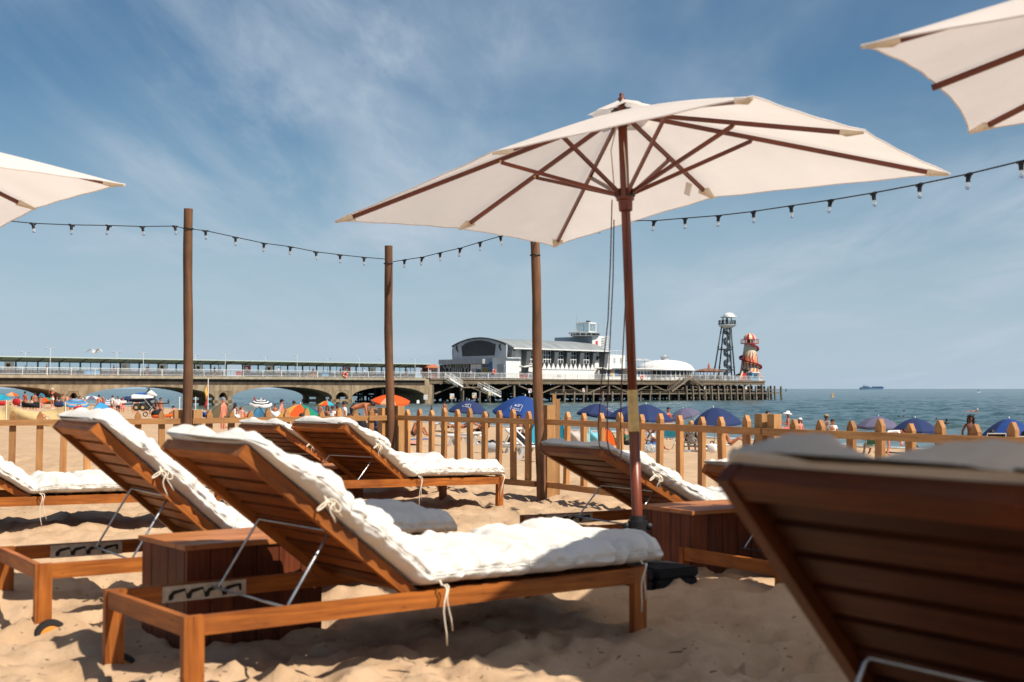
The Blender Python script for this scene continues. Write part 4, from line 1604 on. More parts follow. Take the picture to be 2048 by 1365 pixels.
# stairs down to the landing stage, and the stage itself
def pier_steps():
    v = -1.0
    t = thing('steps', 'white railed steps down from the pier deck in front of the theatre', 'steps', tuple(PO), PYAW)

    def pt(px, py, vv=v): return (PU(px, vv), PZ(px, py, vv))
    runs = [((895, 757), (921, 773)), ((961, 775), (997, 793))]
    for (a, c) in runs:
        (u0, z0), (u1, z1) = pt(*a), pt(*c)
        for vv in (-.2, -1.7):
            b = MB(); b.bar((u0, vv, z0 - .1), (u1, vv, z1 - .1), .08, .30); b.build('string', WPAINT, t)
            b = MB(); b.bar((u0, vv, z0 + 1.0), (u1, vv, z1 + 1.0), .07, .07)
            b.bar((u0, vv, z0 + .5), (u1, vv, z1 + .5), .04, .04)
            nn = 14
            for i in range(nn + 1):
                f = i / nn
                b.box((u0 + (u1 - u0) * f, vv, z0 + (z1 - z0) * f + .5), (.04 if i % 5 else .09, .04, 1.0))
            b.build('rail', WPAINT, t)
        n = 11
        st = MB().box((0, 0, 0), ((u1 - u0) / n, 1.44, .06)).mesh('step')
        for i in range(n):
            f = (i + .5) / n
            ob('step', st, t, TIMB, loc=(u0 + (u1 - u0) * f, -.95, z0 + (z1 - z0) * f))
    (u0, z0), (u1, z1) = pt(921, 773), pt(961, 775)
    b = MB(); b.box(((u0 + u1) / 2, -.95, (z0 + z1) / 2 - .12), (u1 - u0, 1.7, .24)); b.build('half_landing', TIMB_B, t)
    b = MB(); b.box(((u0 + u1) / 2, -1.7, (z0 + z1) / 2 + 1.0), (u1 - u0, .06, .06)); b.box(((u0 + u1) / 2, -1.7, (z0 + z1) / 2 + .5), (u1 - u0, .04, .04))
    for i in range(5): b.box((u0 + (u1 - u0) * i / 4, -1.7, (z0 + z1) / 2 + .5), (.09, .06, 1.0))
    b.build('landing_rail', TIMB, t)
    for px in (925, 958):
        b = MB(); b.tube([(PU(px, v), -1.2, -4.5), (PU(px, v), -1.2, z0 - .2)], .16, 8); b.build('prop', TIMB, t)
    # steps with gabled rails toward the end of the pier
    t = thing('steps', 'weathered timber steps folding down the pier side before the end', 'steps', tuple(PO), PYAW)
    for a, c in (((1376, 757), (1340, 783)), ((1380, 757), (1402, 772))):
        (u0, z0), (u1, z1) = pt(*a), pt(*c)
        for vv in (-.2, -1.6):
            b = MB(); b.bar((u0, vv, z0), (u1, vv, z1), .10, .34); b.build('string', TIMB, t)
            b = MB(); b.bar((u0, vv, z0 + 1.0), (u1, vv, z1 + 1.0), .08, .09); b.bar((u0, vv, z0 + .5), (u1, vv, z1 + .5), .05, .06)
            for i in range(9):
                f = i / 8
                b.box((u0 + (u1 - u0) * f, vv, z0 + (z1 - z0) * f + .5), (.07, .05, 1.0))
            b.build('rail', TIMB, t)
        n = 10
        st = MB().box((0, 0, 0), (abs(u1 - u0) / n, 1.3, .07)).mesh('step')
        for i in range(n):
            f = (i + .5) / n
            ob('step', st, t, TIMB, loc=(u0 + (u1 - u0) * f, -.9, z0 + (z1 - z0) * f))


pier_steps()


def landing_stage():
    v = -2.2
    ua, ub = PU(1100, v), PU(1561, v)
    um = PU(1372, v)
    t = thing('landing_stage', 'row of raking timber piles carrying a low landing stage along the pier end', 'landing stage', tuple(PO), PYAW)
    zt = PZ(1450, 787, v)
    b = MB(); b.box(((ua + ub) / 2, v, zt), (ub - ua, .30, .30)); b.build('stage_beam', TIMB, t)
    b = MB(); b.box(((ua + ub) / 2, v + 1.5, zt + .1), (ub - ua, 2.4, .16)); b.build('stage_deck', TIMB_D, t)
    zr = PZ(1450, 780, v)
    b = MB(); b.box(((ua + um) / 2, v + .1, zr), (um - ua, .07, .07)); b.box(((ua + um) / 2, v + .1, (zr + zt) / 2), (um - ua, .05, .05))
    b.build('stage_rail', TIMB_B, t)
    b = MB(); b.box(((um + ub) / 2, v + .1, zr), (ub - um, .2, .16)); b.build('stage_rail', TIMB, t)
    px = 1107.
    short = MB().bar((.35, 0, zt + .5), (0, 0, -4.5), .34, .34, up=(0, 1, 0)).mesh('fender_pile')
    while px < 1372:
        ob('fender_pile', short, t, TIMB, loc=(PU(px, v), v - .2, 0), rot=(0, random.uniform(-.03, .03), 0)); px += 19
    zp = PZ(1450, 772, v)
    tall = MB().bar((-.45, 0, zp), (0, 0, -4.5), .38, .36, up=(0, 1, 0)).mesh('fender_pile')
    px = 1373.
    i = 0
    while px < 1562:
        o = ob('fender_pile', tall, t, TIMB, loc=(PU(px, v), v - .25, random.uniform(-.15, .1)), rot=(0, random.uniform(-.02, .02), 0))
        ob('fender_pile', tall, t, TIMB_D, loc=(PU(px, v) + .8, v + 3.4, random.uniform(-.15, .1)), rot=(0, random.uniform(-.02, .02), 0))
        px += 12.6
    for u in np.linspace(UEND + 1.5, ub - .3, 4):
        for vv in (3, 7, 11, 15):
            ob('fender_pile', tall, t, TIMB_D, loc=(u, vv, 0))
    px = 1380.
    while px < 1550:
        b = MB(); b.box((PU(px + 5, v), v + .05, PZ(px, 796, v)), (1.7, .2, .2)); b.build('waling', TIMB, t); px += 25.2
    for px in (1512, 1532):
        b = MB(); b.bar((PU(px, v), v + .6, -2.2), (PU(px + 14, v), v + .6, zt), .16, .2); b.build('brace', TIMB, t)
    b = MB(); b.box(((um + ub) / 2, v + 4.2, -.9), (ub - um, .2, 2.6)); b.build('back_planking', TIMB_D, t)
    # a second low stage seen under the last arch
    t = thing('landing_stage', 'small dark railed platform on piles seen under the last arch', 'landing stage', tuple(PO), PYAW)
    v2 = 13.
    u0, u1 = PU(716, v2), PU(770, v2)
    z = PZ(740, 803, v2)
    b = MB(); b.box(((u0 + u1) / 2, v2, z), (u1 - u0, 2, .4)); b.build('platform', TIMB_D, t)
    for k in range(5):
        u = u0 + (u1 - u0) * k / 4
        b = MB(); b.tube([(u, v2 - .9, -4.5), (u, v2 - .9, z + (1.6 if k in (0, 3) else 1.0))], .09 if k else .16, 6); b.build('pile', TIMB_D, t)
    b = MB(); b.box(((u0 + u1) / 2, v2 - .9, z + 1.1), (u1 - u0, .06, .06)); b.build('rail', TIMB_D, t)
    t = thing('mooring_pile', 'two tall dark piles standing in the sea behind the back corner pole', 'pile', tuple(pw(PU(766, 14), 14, 0)), PYAW)
    for du in (0, 1.1):
        b = MB(); b.tube([(du, 0, -4.5), (du, 0, 1.9)], .35, 8); b.build('pile', TIMB_D, t)


landing_stage()


# ---- shelters down the middle of the pier
def shelter(px0, px1, posts, posters, label):
    v = 5.0
    u0, u1 = PU(px0, v), PU(px1, v)
    t = thing('pier_shelter', label, 'shelter', tuple(pw(u0, v, DZ)), PYAW, group='glazed shelters along the pier')
    L_ = u1 - u0
    zt = PZ((px0 + px1) / 2, 0, v)
    zc, ze = 2.10, 2.72
    for sgn in (-1, 1):
        b = MB()
        b.hexa([(-1.2, 0, zc), (L_ + 1.6, 0, zc), (L_ + 1.6, sgn * 2.5, ze), (-1.2, sgn * 2.5, ze),
                (-1.2, 0, zc + .06), (L_ + 1.6, 0, zc + .06), (L_ + 1.6, sgn * 2.5, ze + .06), (-1.2, sgn * 2.5, ze + .06)])
        b.build('canopy', GREEN_R, t)
        b = MB(); b.box((L_ / 2 + .2, sgn * 2.53, ze + .03), (L_ + 2.8, .06, .17)); b.build('gutter', GREEN_L, t)
    us = [PU(p, v) - u0 for p in posts]
    pm = MB().box((0, 0, 1.05), (.20, .20, 2.1)).mesh('post')
    mm = MB().box((0, 0, 1.46), (.09, .07, 1.28)).mesh('mullion')
    for i, u in enumerate(us):
        ob('post', pm, t, GREEN_D, loc=(u, 0, 0))
        for sgn in (-1, 1):
            b = MB(); b.bar((u, 0, zc - .06), (u, sgn * 2.4, ze - .06), .10, .10); b.build('bracket', GREEN_D, t)
        if i + 1 < len(us):
            w = us[i + 1] - u
            b = MB(); b.box((u + w / 2, 0, .41), (w - .21, .12, .80)); b.build('dado', DADO, t)
            b = MB(); b.box((u + w / 2, 0, 2.06), (w - .21, .10, .10)); b.build('head_rail', GREEN_D, t)
            ob('mullion', mm, t, GREEN_D, loc=(u + w / 2, 0, 0))
            for k in (0, 1):
                b = MB(); b.box((u + w * (.26 + .48 * k), .0, 1.42), (w / 2 - .16, .012, 1.20)); b.build('pane', GLASS, t)
    for (pa, pb, colr, inner) in posters:
        ua, ub = PU(pa, v) - u0, PU(pb, v) - u0
        b = MB(); b.box(((ua + ub) / 2, -.08, 1.40), (ub - ua, .04, 1.15)); f = b.build('poster', colr, t)
        b = MB(); b.box(((ua + ub) / 2 - (ub - ua) * .12, -.105, 1.45), ((ub - ua) * .42, .01, .55)); b.build('poster_picture', inner, f)


GREEN_L = mat('pale_green_gutter', (.42, .50, .46), rough=.5, var=.06)
DADO = mat('dado_panel', (.10, .105, .15), rough=.6, var=.2)
POST_W = mat('poster_white', (.62, .62, .58), rough=.6, var=.05)
POST_R = mat('poster_red', (.40, .06, .06), rough=.6, var=.25, scale=1.5)
shelter(-40, 456, [-36, -10, 31, 75, 118, 160, 201, 240, 278, 316, 352, 388, 421, 452],
        [(8, 27, POST_W, DGREY), (241, 257, POST_W, BGPAINT), (317, 332, POST_W, DGREY), (390, 404, POST_W, DGREY)], 'long green glazed shelter at the left end of the pier')
shelter(482, 832, [485, 516, 547, 575, 605, 633, 660, 686, 712, 738, 763, 788, 811, 830],
        [(487, 500, POST_R, POST_W), (532, 545, POST_W, DGREY), (688, 700, POST_R, POST_W), (739, 750, POST_W, BGPAINT)], 'green glazed shelter in the middle of the pier, red posters in it')


def lamp(px, pytop, v, label, double=True):
    z = PZ(px, pytop, v)
    p = pw(PU(px, v), v, DZ)
    t = thing('street_lamp', label, 'lamp post', tuple(p), PYAW, group='lamp posts along the pier')
    h = z - DZ
    b = MB(); b.tube([(0, 0, 0), (0, 0, 1), (0, 0, h)], [.09, .06, .045], 8); b.build('column', GPAINT, t, True)
    b = MB(); b.bar((-.55, 0, h), (.55, 0, h + .06), .05, .05); b.build('arm', GPAINT, t)
    for s in (-1, 1):
        b = MB(); b.ball((s * .62, 0, h + .02), (.24, .13, .09), 8, 6); b.build('lantern', GPAINT, t, True)


for k, (px, py, v) in enumerate([(100, 697, .5), (235 + 51, 706, .5), (450, 709, .5), (594, 711, .5), (718, 714, .5), (830, 718, .5)]):
    lamp(px, py, v, 'lamp post on the near pier railing, ' +
         ('far left', 'left of the dark tall pole', 'at the end of the left shelter', 'over the left half of the middle shelter', 'right of the middle of the middle shelter', 'at the right end of the middle shelter')[k])
for k, (px, py) in enumerate([(50, 705), (233, 705), (390, 711), (530, 714), (655, 717), (766, 719)]):
    lamp(px, py, 8.6, 'small lamp post on the far pier railing, ' +
         ('at the left end of the shelter', 'behind the middle of the left shelter', 'just right of the dark tall pole', 'behind the left part of the middle shelter', 'behind the middle of the middle shelter', 'just left of the back corner pole')[k])


# ---- theatre
def theatre():
    v0 = 4.0
    u0 = PU(1015, v0)
    u1 = PU(1209, v0)
    T = thing('theatre', 'white arched roof theatre standing on the pier head, stepped tower behind', 'theatre', tuple(pw(u0, v0, DZ)), PYAW)
    fw = PV(907, u0) - v0                       # width of the front
    sc = (PO.y + UY * u0 + UX * v0) / F

    def zf(py, px=1015, v=v0): return PZ(px, py, v) - DZ
    ze_r, ze_l = zf(690), PZ(907, 694, PV(907, u0)) - DZ
    ze = (ze_r + ze_l) / 2
    zap = PZ(963, 676.5, PV(963, u0)) - DZ
    zb = PZ(963, 718, PV(963, u0)) - DZ

    def roofarc(y0, y1, za, zc, n=20):
        out = []
        h = zc - za
        w = (y1 - y0) / 2
        rad = (w * w + h * h) / (2 * h)
        a = math.asin(min(1, w / rad))
        for i in range(n + 1):
            t = -a + 2 * a * i / n
            out.append(((y0 + y1) / 2 + rad * math.sin(t), zc - rad + rad * math.cos(t)))
        return out
    ar = roofarc(0, fw, ze, zap)
    # front wall, facing the shore, grey paint standing in for its shade
    b = MB(); b.prism([(0, 0), (fw, 0)] + list(reversed(ar)), -.35, 0, axis='x'); b.build('front_wall', GPAINT, T)
    b = MB()
    for (y, z), (y2, z2) in zip(ar[:-1], ar[1:]): b.bar((-.5, y, z), (-.5, y2, z2), .30, .16, up=(1, 0, 0))
    b.build('arch_trim', DGREY, T)
    # black shaped panel
    def fy(px): return PV(px, u0) - v0
    def fz(px, py): return PZ(px, py, PV(px, u0)) - DZ
    y = [fy(p) for p in (994, 988, 931, 926, 930, 991)]
    ptop = roofarc(y[1], y[2], (fz(988, 686) + fz(931, 690)) / 2, fz(960, 681.5), 12)
    poly = [(fy(991), fz(991, 711.5)), (fy(994), fz(994, 689.5))] + [(ptop[0][0], fz(988, 688))] + ptop + [(ptop[-1][0], fz(931, 691.5)), (fy(926), fz(926, 693)), (fy(928), fz(928, 713.5))]
    b = MB(); b.prism(poly, -.52, -.36, axis='x'); b.build('black_screen', DGREY, T)
    # seahorse emblems
    for px, py in ((917, 699), (1003, 696)):
        cy, cz = fy(px), fz(px, py)
        b = MB()
        pts, rr = [], []
        for i in range(19):
            f = i / 18
            a = f * 1.0
            x = .16 * math.sin(f * 5.2) + (.28 * math.cos((f - .78) * 14) * (f > .78))
            zz = .75 - 1.55 * f + (.25 * math.sin((f - .78) * 14) * (f > .78))
            pts.append((-.40, cy + x, cz + zz)); rr.append(.22 * math.sin(math.pi * min(1, .12 + f * .95)) ** .8 + .02)
        b.tube(pts, rr, 8)
        b.tube([(-.40, cy + .05, cz + .72), (-.40, cy + .45, cz + .58)], [.12, .05], 6)
        e = b.build('seahorse_emblem', DGREY, T, True)
    # hall behind, a little wider than its front
    ex = .9
    hl = u1 - u0
    eav = PZ(1100, 701, v0) - DZ
    ar2 = roofarc(-ex - .7, fw + ex, eav + .25, zap - .05)
    b = MB(); b.prism([(-ex - .7, eav + .05), (fw + ex, eav + .05)] + list(reversed(ar2)), .35, hl, axis='x'); b.build('roof', ROOFG, T)
    b = MB(); b.box((hl / 2 + .2, -ex - .72, eav + .12), (hl, .12, .26)); b.build('eaves_board', WPAINT, T)
    b = MB(); b.box((hl / 2 + .6, fw / 2 + .2, eav / 2), (hl - 1.0, fw - .4, eav)); b.build('hall_wall', WPAINT, T)
    def su(px, v=v0): return PU(px, v) - u0
    def sz(px, py): return PZ(px, py, v0) - DZ
    for px0, px1 in ((1015, 1022), (1045, 1053), (1101, 1109), (1126, 1134), (1152, 1160), (1178, 1184), (1201, 1209)):
        b = MB()
        xa, xb = su(px0), su(px1)
        lean = .0
        b.hexa([(xa + .35, -.25, .0), (xb, -.25, .0), (xb, .6, .0), (xa + .35, .6, .0),
                (xa, -ex - .5, eav), (xb, -ex - .5, eav), (xb, .6, eav), (xa, .6, eav)])
        b.build('wall_fin', DGREY2, T)
    b = MB(); b.hexa([(.36, fw + .2, 0), (.9, fw + .2, 0), (.9, fw + .5, 0), (.36, fw + .5, 0), (.36, fw - .2, eav), (.9, fw - .2, eav), (.9, fw + ex, eav), (.36, fw + ex, eav)]); b.build('wall_fin', DGREY2, T)
    for px0, px1 in ((1055, 1072), (1085, 1100), (1110, 1125), (1135, 1151), (1161, 1177)):
        xa, xb = su(px0), su(px1)
        za, zb_ = sz((px0 + px1) / 2, 728), eav - .15
        wn = MB(); wn.box(((xa + xb) / 2, -.06, (za + zb_) / 2), (xb - xa, .10, zb_ - za)); W_ = wn.build('window', WINDOW, T)
        f = MB()
        for i in range(4): f.box((xa + (xb - xa) * i / 3, -.15, (za + zb_) / 2), (.13, .08, zb_ - za))
        for i in range(4): f.box(((xa + xb) / 2, -.16, za + (zb_ - za) * i / 3), (xb - xa, .08, .13))
        f.build('window_frame', WPAINT, W_)
    # dark band with white zigzag screen, white wall under it
    xa, xb = su(1078), su(1183)
    z0, z1 = sz(1130, 739), sz(1130, 727)
    b = MB(); b.box(((xa + xb) / 2, -.75, (z0 + z1) / 2), (xb - xa, .12, z1 - z0)); b.build('dark_band', DGREY, T)
    n = 12
    for i in range(n):
        x0 = xa + (xb - xa) * i / n; x1 = xa + (xb - xa) * (i + 1) / n
        tri = [(x0 + .06, z0), (x1 - .06, z0), ((x0 + x1) / 2, z1 - .05)]
        b = MB(); b.prism(tri, -.96, -.83); b.build('zigzag_panel', WPAINT, T)
    b = MB(); b.box(((xa + xb) / 2, -.5, z0 / 2 - .05), (xb - xa, .8, z0 - .1)); b.build('side_wing', WPAINT, T)
    b = MB(); b.box(((xa + xb) / 2, -.95, z0 - .08), (xb - xa + .4, .1, .14)); b.build('string_course', GPAINT, T)
    b = MB(); b.box((su(1112), -.93, z0 * .33), (1.4, .08, .5)); b.build('vent', GPAINT, T)
    for px0, px1, py in ((1016, 1070, 733), (1185, 1212, 737.5)):
        b = MB()
        xa_, xb_ = su(px0), su(px1)
        nn = 24
        for i in range(nn):
            f0, f1 = i / nn, (i + 1) / nn
            w = lambda f: sz((px0 + px1) / 2, py) + .16 * math.sin(f * 4 * math.pi * (xb_ - xa_) / 9)
            b.bar((xa_ + (xb_ - xa_) * f0, -1.2, w(f0)), (xa_ + (xb_ - xa_) * f1, -1.2, w(f1)), 1.4, .14)
        b.build('wavy_awning', WPAINT, T)
    for px in (1027, 1197):
        b = MB(); b.box((su(px), -.04, sz(px, 738.5)), (1.0, .12, .55)); w = b.build('window', WINDOW, T)
    for px in (1196,):
        b = MB(); b.box((su(px) - .3, -.06, sz(px, 717)), (.5, .1, .9)); b.box((su(px) + .1, -.06, sz(px, 715.5)), (.5, .1, .45)); b.build('dancer_emblem', DGREY, T)
    # ---- low front block
    def FB(px0, px1, py0, py1, x0, x1, m, nm):
        """block on the front: columns px0..px1 seen at plane x0"""
        up_ = u0 + x0
        ya, yb = PV(px1, up_) - v0, PV(px0, up_) - v0
        za, zz = PZ((px0 + px1) / 2, py1, PV((px0 + px1) / 2, up_)) - DZ, PZ((px0 + px1) / 2, py0, PV((px0 + px1) / 2, up_)) - DZ
        za = max(za, 0)
        b = MB(); b.box(((x0 + x1) / 2, (ya + yb) / 2, (za + zz) / 2), (abs(x1 - x0), yb - ya, zz - za))
        return b.build(nm, m, T)
    FB(879, 984, 729, 757, -3.0, -.4, DGREY, 'foyer')
    FB(877, 965, 719, 728.5, -4.6, -.42, GPAINT, 'foyer_canopy')
    FB(962, 986, 718, 757, -3.8, -.44, BGPAINT, 'foyer_wing')
    FB(985, 1012, 716.5, 757, -4.4, -.46, WPAINT, 'foyer_wing')
    FB(986, 1014, 715.5, 717, -4.6, -.4, WPAINT, 'wing_coping')
    FB(941, 962, 729, 757, -3.7, -3.0, WPAINT, 'ticket_office')
    FB(947, 960, 739, 757, -3.9, -3.7, WINDOW, 'window')
    FB(944, 952, 738, 757, -3.95, -3.75, GPAINT, 'door')
    FB(964, 976, 729, 735, -3.95, -3.8, WINDOW, 'window')
    FB(964, 976, 737, 745, -3.96, -3.8, OLIVE, 'notice_board')
    FB(978, 985, 724, 743, -3.97, -3.8, BLUEP, 'blue_banner')
    FB(994, 1008, 729, 735.5, -4.55, -4.4, GPAINT, 'window')
    FB(995, 1008, 736, 752, -4.52, -4.4, GPAINT, 'shutter')
    fas = FB(903, 926, 728.5, 735, -3.3, -3.05, GREENS, 'entrance_sign')
    b = MB()
    up_ = u0 - 3.35
    rr = random.Random(3)
    for px, h in ((907, .22), (911, .5), (914, .35), (917, .4), (920, .45), (922.5, .3)):
        y = PV(px, up_) - v0; z = PZ(px, 731.5, PV(px, up_)) - DZ
        b.bar((-3.38, y + .05, z - h), (-3.38, y - .12, z + h), .05, .11, up=(1, 0, 0))
    b.build('sign_lettering', WPAINT, fas)
    for k, px in enumerate((898, 903.5, 907, 911, 915, 919, 923, 929, 936)):
        FB(px - .7, px + .7, 735 if 1 < k < 7 else 729, 757, -3.2, -3.0, GPAINT, 'door_post')
    for k, px in enumerate((909, 913, 917, 921)):
        FB(px - 1.4, px + 1.4, 736.5, 755, -3.12, -3.0, WINDOW, 'door')
    for px in (891, 899, 931):
        up_ = u0 - 3.2
        y = PV(px, up_) - v0; z = PZ(px, 732, PV(px, up_)) - DZ
        b = MB()
        pts = [(-3.3, y + .55 * math.cos(a), z + .55 * math.sin(a)) for a in np.linspace(0, 2 * math.pi, 15)]
        b.tube(pts, .13, 6); b.tube([(-3.3, y, z - .5), (-3.3, y - .2, z - 1.8)], .1, 6)
        b.build('mural', GPAINT, T, True)
    # ---- tower
    uT = PU(1184, 7.0) - u0
    vT = 7.0 - v0
    ufr = u0 + uT
    yl = PV(1109, ufr) - v0
    zt0, zt1 = PZ(1184, 697, 7.0) - DZ - 1.5, PZ(1184, 673, 7.0) - DZ
    xr = PU(1209, 7.0) - u0
    b = MB(); b.box(((uT + xr) / 2 + .2, (vT + yl) / 2, (zt0 + zt1) / 2), (xr - uT, yl - vT, zt1 - zt0)); b.build('stage_tower', WPAINT, T)
    b = MB(); b.box((uT + .12, (vT + yl) / 2, (zt0 + zt1) / 2), (.12, yl - vT - .02, zt1 - zt0 - .02)); b.build('tower_cladding', BGPAINT, T)
    cz = PZ(1192, 687, 7.0) - DZ
    b = MB(); b.lathe([(.0001, .04), (.75, .04), (.75, 0)], 16, c=(0, 0, 0), M=Matrix.Translation((PU(1192, 7.0) - u0 + .2, vT - .02, cz)) @ Matrix.Rotation(R(90), 4, 'X') @ Matrix.Scale(1.35, 4, (0, 1, 0)))
    cr = b.build('crest', CRESTM, T)
    b = MB(); b.box((PU(1192, 7.0) - u0 + .2, vT - .08, cz), (.7, .04, 1.1)); b.build('crest_shield', REDP, cr)
    # bridge deck with small windows
    xc = (PU(1170, 9.5) - u0)
    yc = 9.5 - v0
    zb0, zb1 = zt1, PZ(1170, 666.5, 9.5) - DZ
    px_m = (PO.y + UY * (u0 + xc) + UX * 9.5) / F
    rr_ = 31 * px_m
    b = MB(); b.lathe([(rr_ * .86, 0), (rr_ * .98, zb1 - zb0 - .1), (.01, zb1 - zb0 - .1)], 16, c=(xc, yc, zb0)); b.build('bridge', WPAINT, T)
    b = MB(); b.lathe([(.01, 0), (rr_ * 1.08, 0), (rr_ * 1.08, .14), (.01, .3)], 16, c=(xc, yc, zb1 - .1)); b.build('bridge_roof', GPAINT, T)
    for i in range(16):
        a = 2 * math.pi * (i + .5) / 16
        Mx = Matrix.Translation((xc, yc, zb0)) @ Matrix.Rotation(a, 4, 'Z') @ Matrix.Translation((rr_ * .93, 0, (zb1 - zb0) * .5))
        b = MB(); b.box((0, 0, 0), (.14, rr_ * .27, (zb1 - zb0) * .52), M=Mx); b.build('window', WINDOW, T)
    # glazed cupola
    c0, c1 = zb1 + .1, PZ(1172, 646, 9.5) - DZ
    hw = 17.5 * px_m / 1.25
    Mc = Matrix.Translation((xc + .4, yc, 0)) @ Matrix.Rotation(R(12), 4, 'Z')
    for z, h, nm in ((c0 + .12, .24, 'cupola_base'), (c1 - .12, .30, 'cupola_roof')):
        b = MB(); b.box((0, 0, z), (2 * hw + .1, 2 * hw + .1, h), M=Mc); b.build(nm, WPAINT, T)
    for sx, sy in ((1, 1), (1, -1), (-1, 1), (-1, -1)):
        b = MB(); b.box((sx * hw, sy * hw, (c0 + c1) / 2), (.22, .22, c1 - c0), M=Mc); b.build('cupola_post', WPAINT, T)
    for s in (-1, 1):
        for k in range(-2, 3):
            b = MB(); b.box((k * hw / 2.6, s * hw, (c0 + c1) / 2), (.06, .05, c1 - c0 - .3), M=Mc); b.box((s * hw, k * hw / 2.6, (c0 + c1) / 2), (.05, .06, c1 - c0 - .3), M=Mc); b.build('mullion', WPAINT, T)
        b = MB(); b.box((0, s * (hw - .02), (c0 + c1) / 2), (2 * hw - .24, .02, c1 - c0 - .4), M=Mc); b.build('pane', GLASS, T)
        b = MB(); b.box((s * (hw - .02), 0, (c0 + c1) / 2), (.02, 2 * hw - .24, c1 - c0 - .4), M=Mc); b.build('pane', GLASS, T)
    b = MB(); b.box((.2, -hw * .3, c1 + .25), (1.7, .2, .45), M=Mc); b.build('roof_board', DGREY, T)
    for px, pt_, m_ in ((1153.5, 628, .03), (1197.5, 649, .03), (1208.5, 637, .03), (1141, 660, .02), (1146, 664, .02)):
        u = PU(px, 9.) - u0
        b = MB(); b.tube([(u, 9. - v0, zt1), (u, 9. - v0, PZ(px, pt_, 9.) - DZ)], .05, 5); b.build('mast', GPAINT, T)
    # white stair lattice and end block
    xa, xb = PU(1210, 6) - u0, PU(1219, 6) - u0
    b = MB()
    zt, zl = PZ(1214, 673, 6) - DZ, PZ(1214, 712, 6) - DZ
    for x in (xa, (xa + xb) / 2, xb):
        for y in (6 - v0, 8 - v0): b.box((x, y, (zt + zl) / 2), (.10, .10, zt - zl))
    for i in range(9):
        z = zl + (zt - zl) * i / 8
        b.box(((xa + xb) / 2, 6 - v0, z), (xb - xa, .06, .08)); b.box(((xa + xb) / 2, 8 - v0, z), (xb - xa, .06, .08))
        b.bar((xa, 7 - v0, z - .4), (xb, 7 - v0, z), .8, .06)
    b.build('outside_stair', WPAINT, T)
    xa, xb = PU(1208, 5) - u0, PU(1250, 5) - u0
    za = PZ(1230, 710, 5) - DZ
    zm = PZ(1230, 737, 5) - DZ
    b = MB(); b.box(((xa + xb) / 2, 5.5 - v0 + 4, (za + zm) / 2), (xb - xa, 9, za - zm)); b.build('rear_block', WPAINT, T)
    b = MB(); b.box(((xa + xb) / 2, 6.5 - v0 + 4, zm / 2), (xb - xa - .2, 9, zm)); b.build('rear_ground_floor', WPAINT, T)
    for px, m_ in ((1218, BLUEP), (1224, OCHRE), (1240, WINDOW), (1233, BLUEP)):
        b = MB(); b.box((PU(px, 5.9) - u0, 5.93 - v0, zm * .6), (1.1, .1, zm * .55)); b.build('poster', m_, T)
    for px in (1215, 1229, 1242):
        b = MB(); b.box((PU(px, 5) - u0, .92, (za + zm) / 2 + .3), (.55, .1, 1.1)); b.build('dancer_emblem', GPAINT, T)
    b = MB()
    for i in range(9): b.box((xa + (xb - xa) * i / 8, 1.2, za + .5), (.05, .05, 1.0))
    b.box(((xa + xb) / 2, 1.2, za + 1.0), (xb - xa, .05, .05)); b.build('roof_rail', WPAINT, T)


DGREY2 = mat('slate_fin', (.10, .11, .115), rough=.7, var=.1)
OLIVE = mat('olive_board', (.26, .22, .04), rough=.6, var=.2)
BLUEP = mat('blue_print', (.05, .13, .30), rough=.6, var=.3, scale=1)
OCHRE = mat('ochre_print', (.55, .33, .08), rough=.6, var=.2)
GREENS = mat('green_sign', (.03, .10, .025), rough=.5, var=.3, scale=1)
CRESTM = mat('crest_ground', (.62, .52, .50), rough=.6, var=.2, scale=2)
theatre()


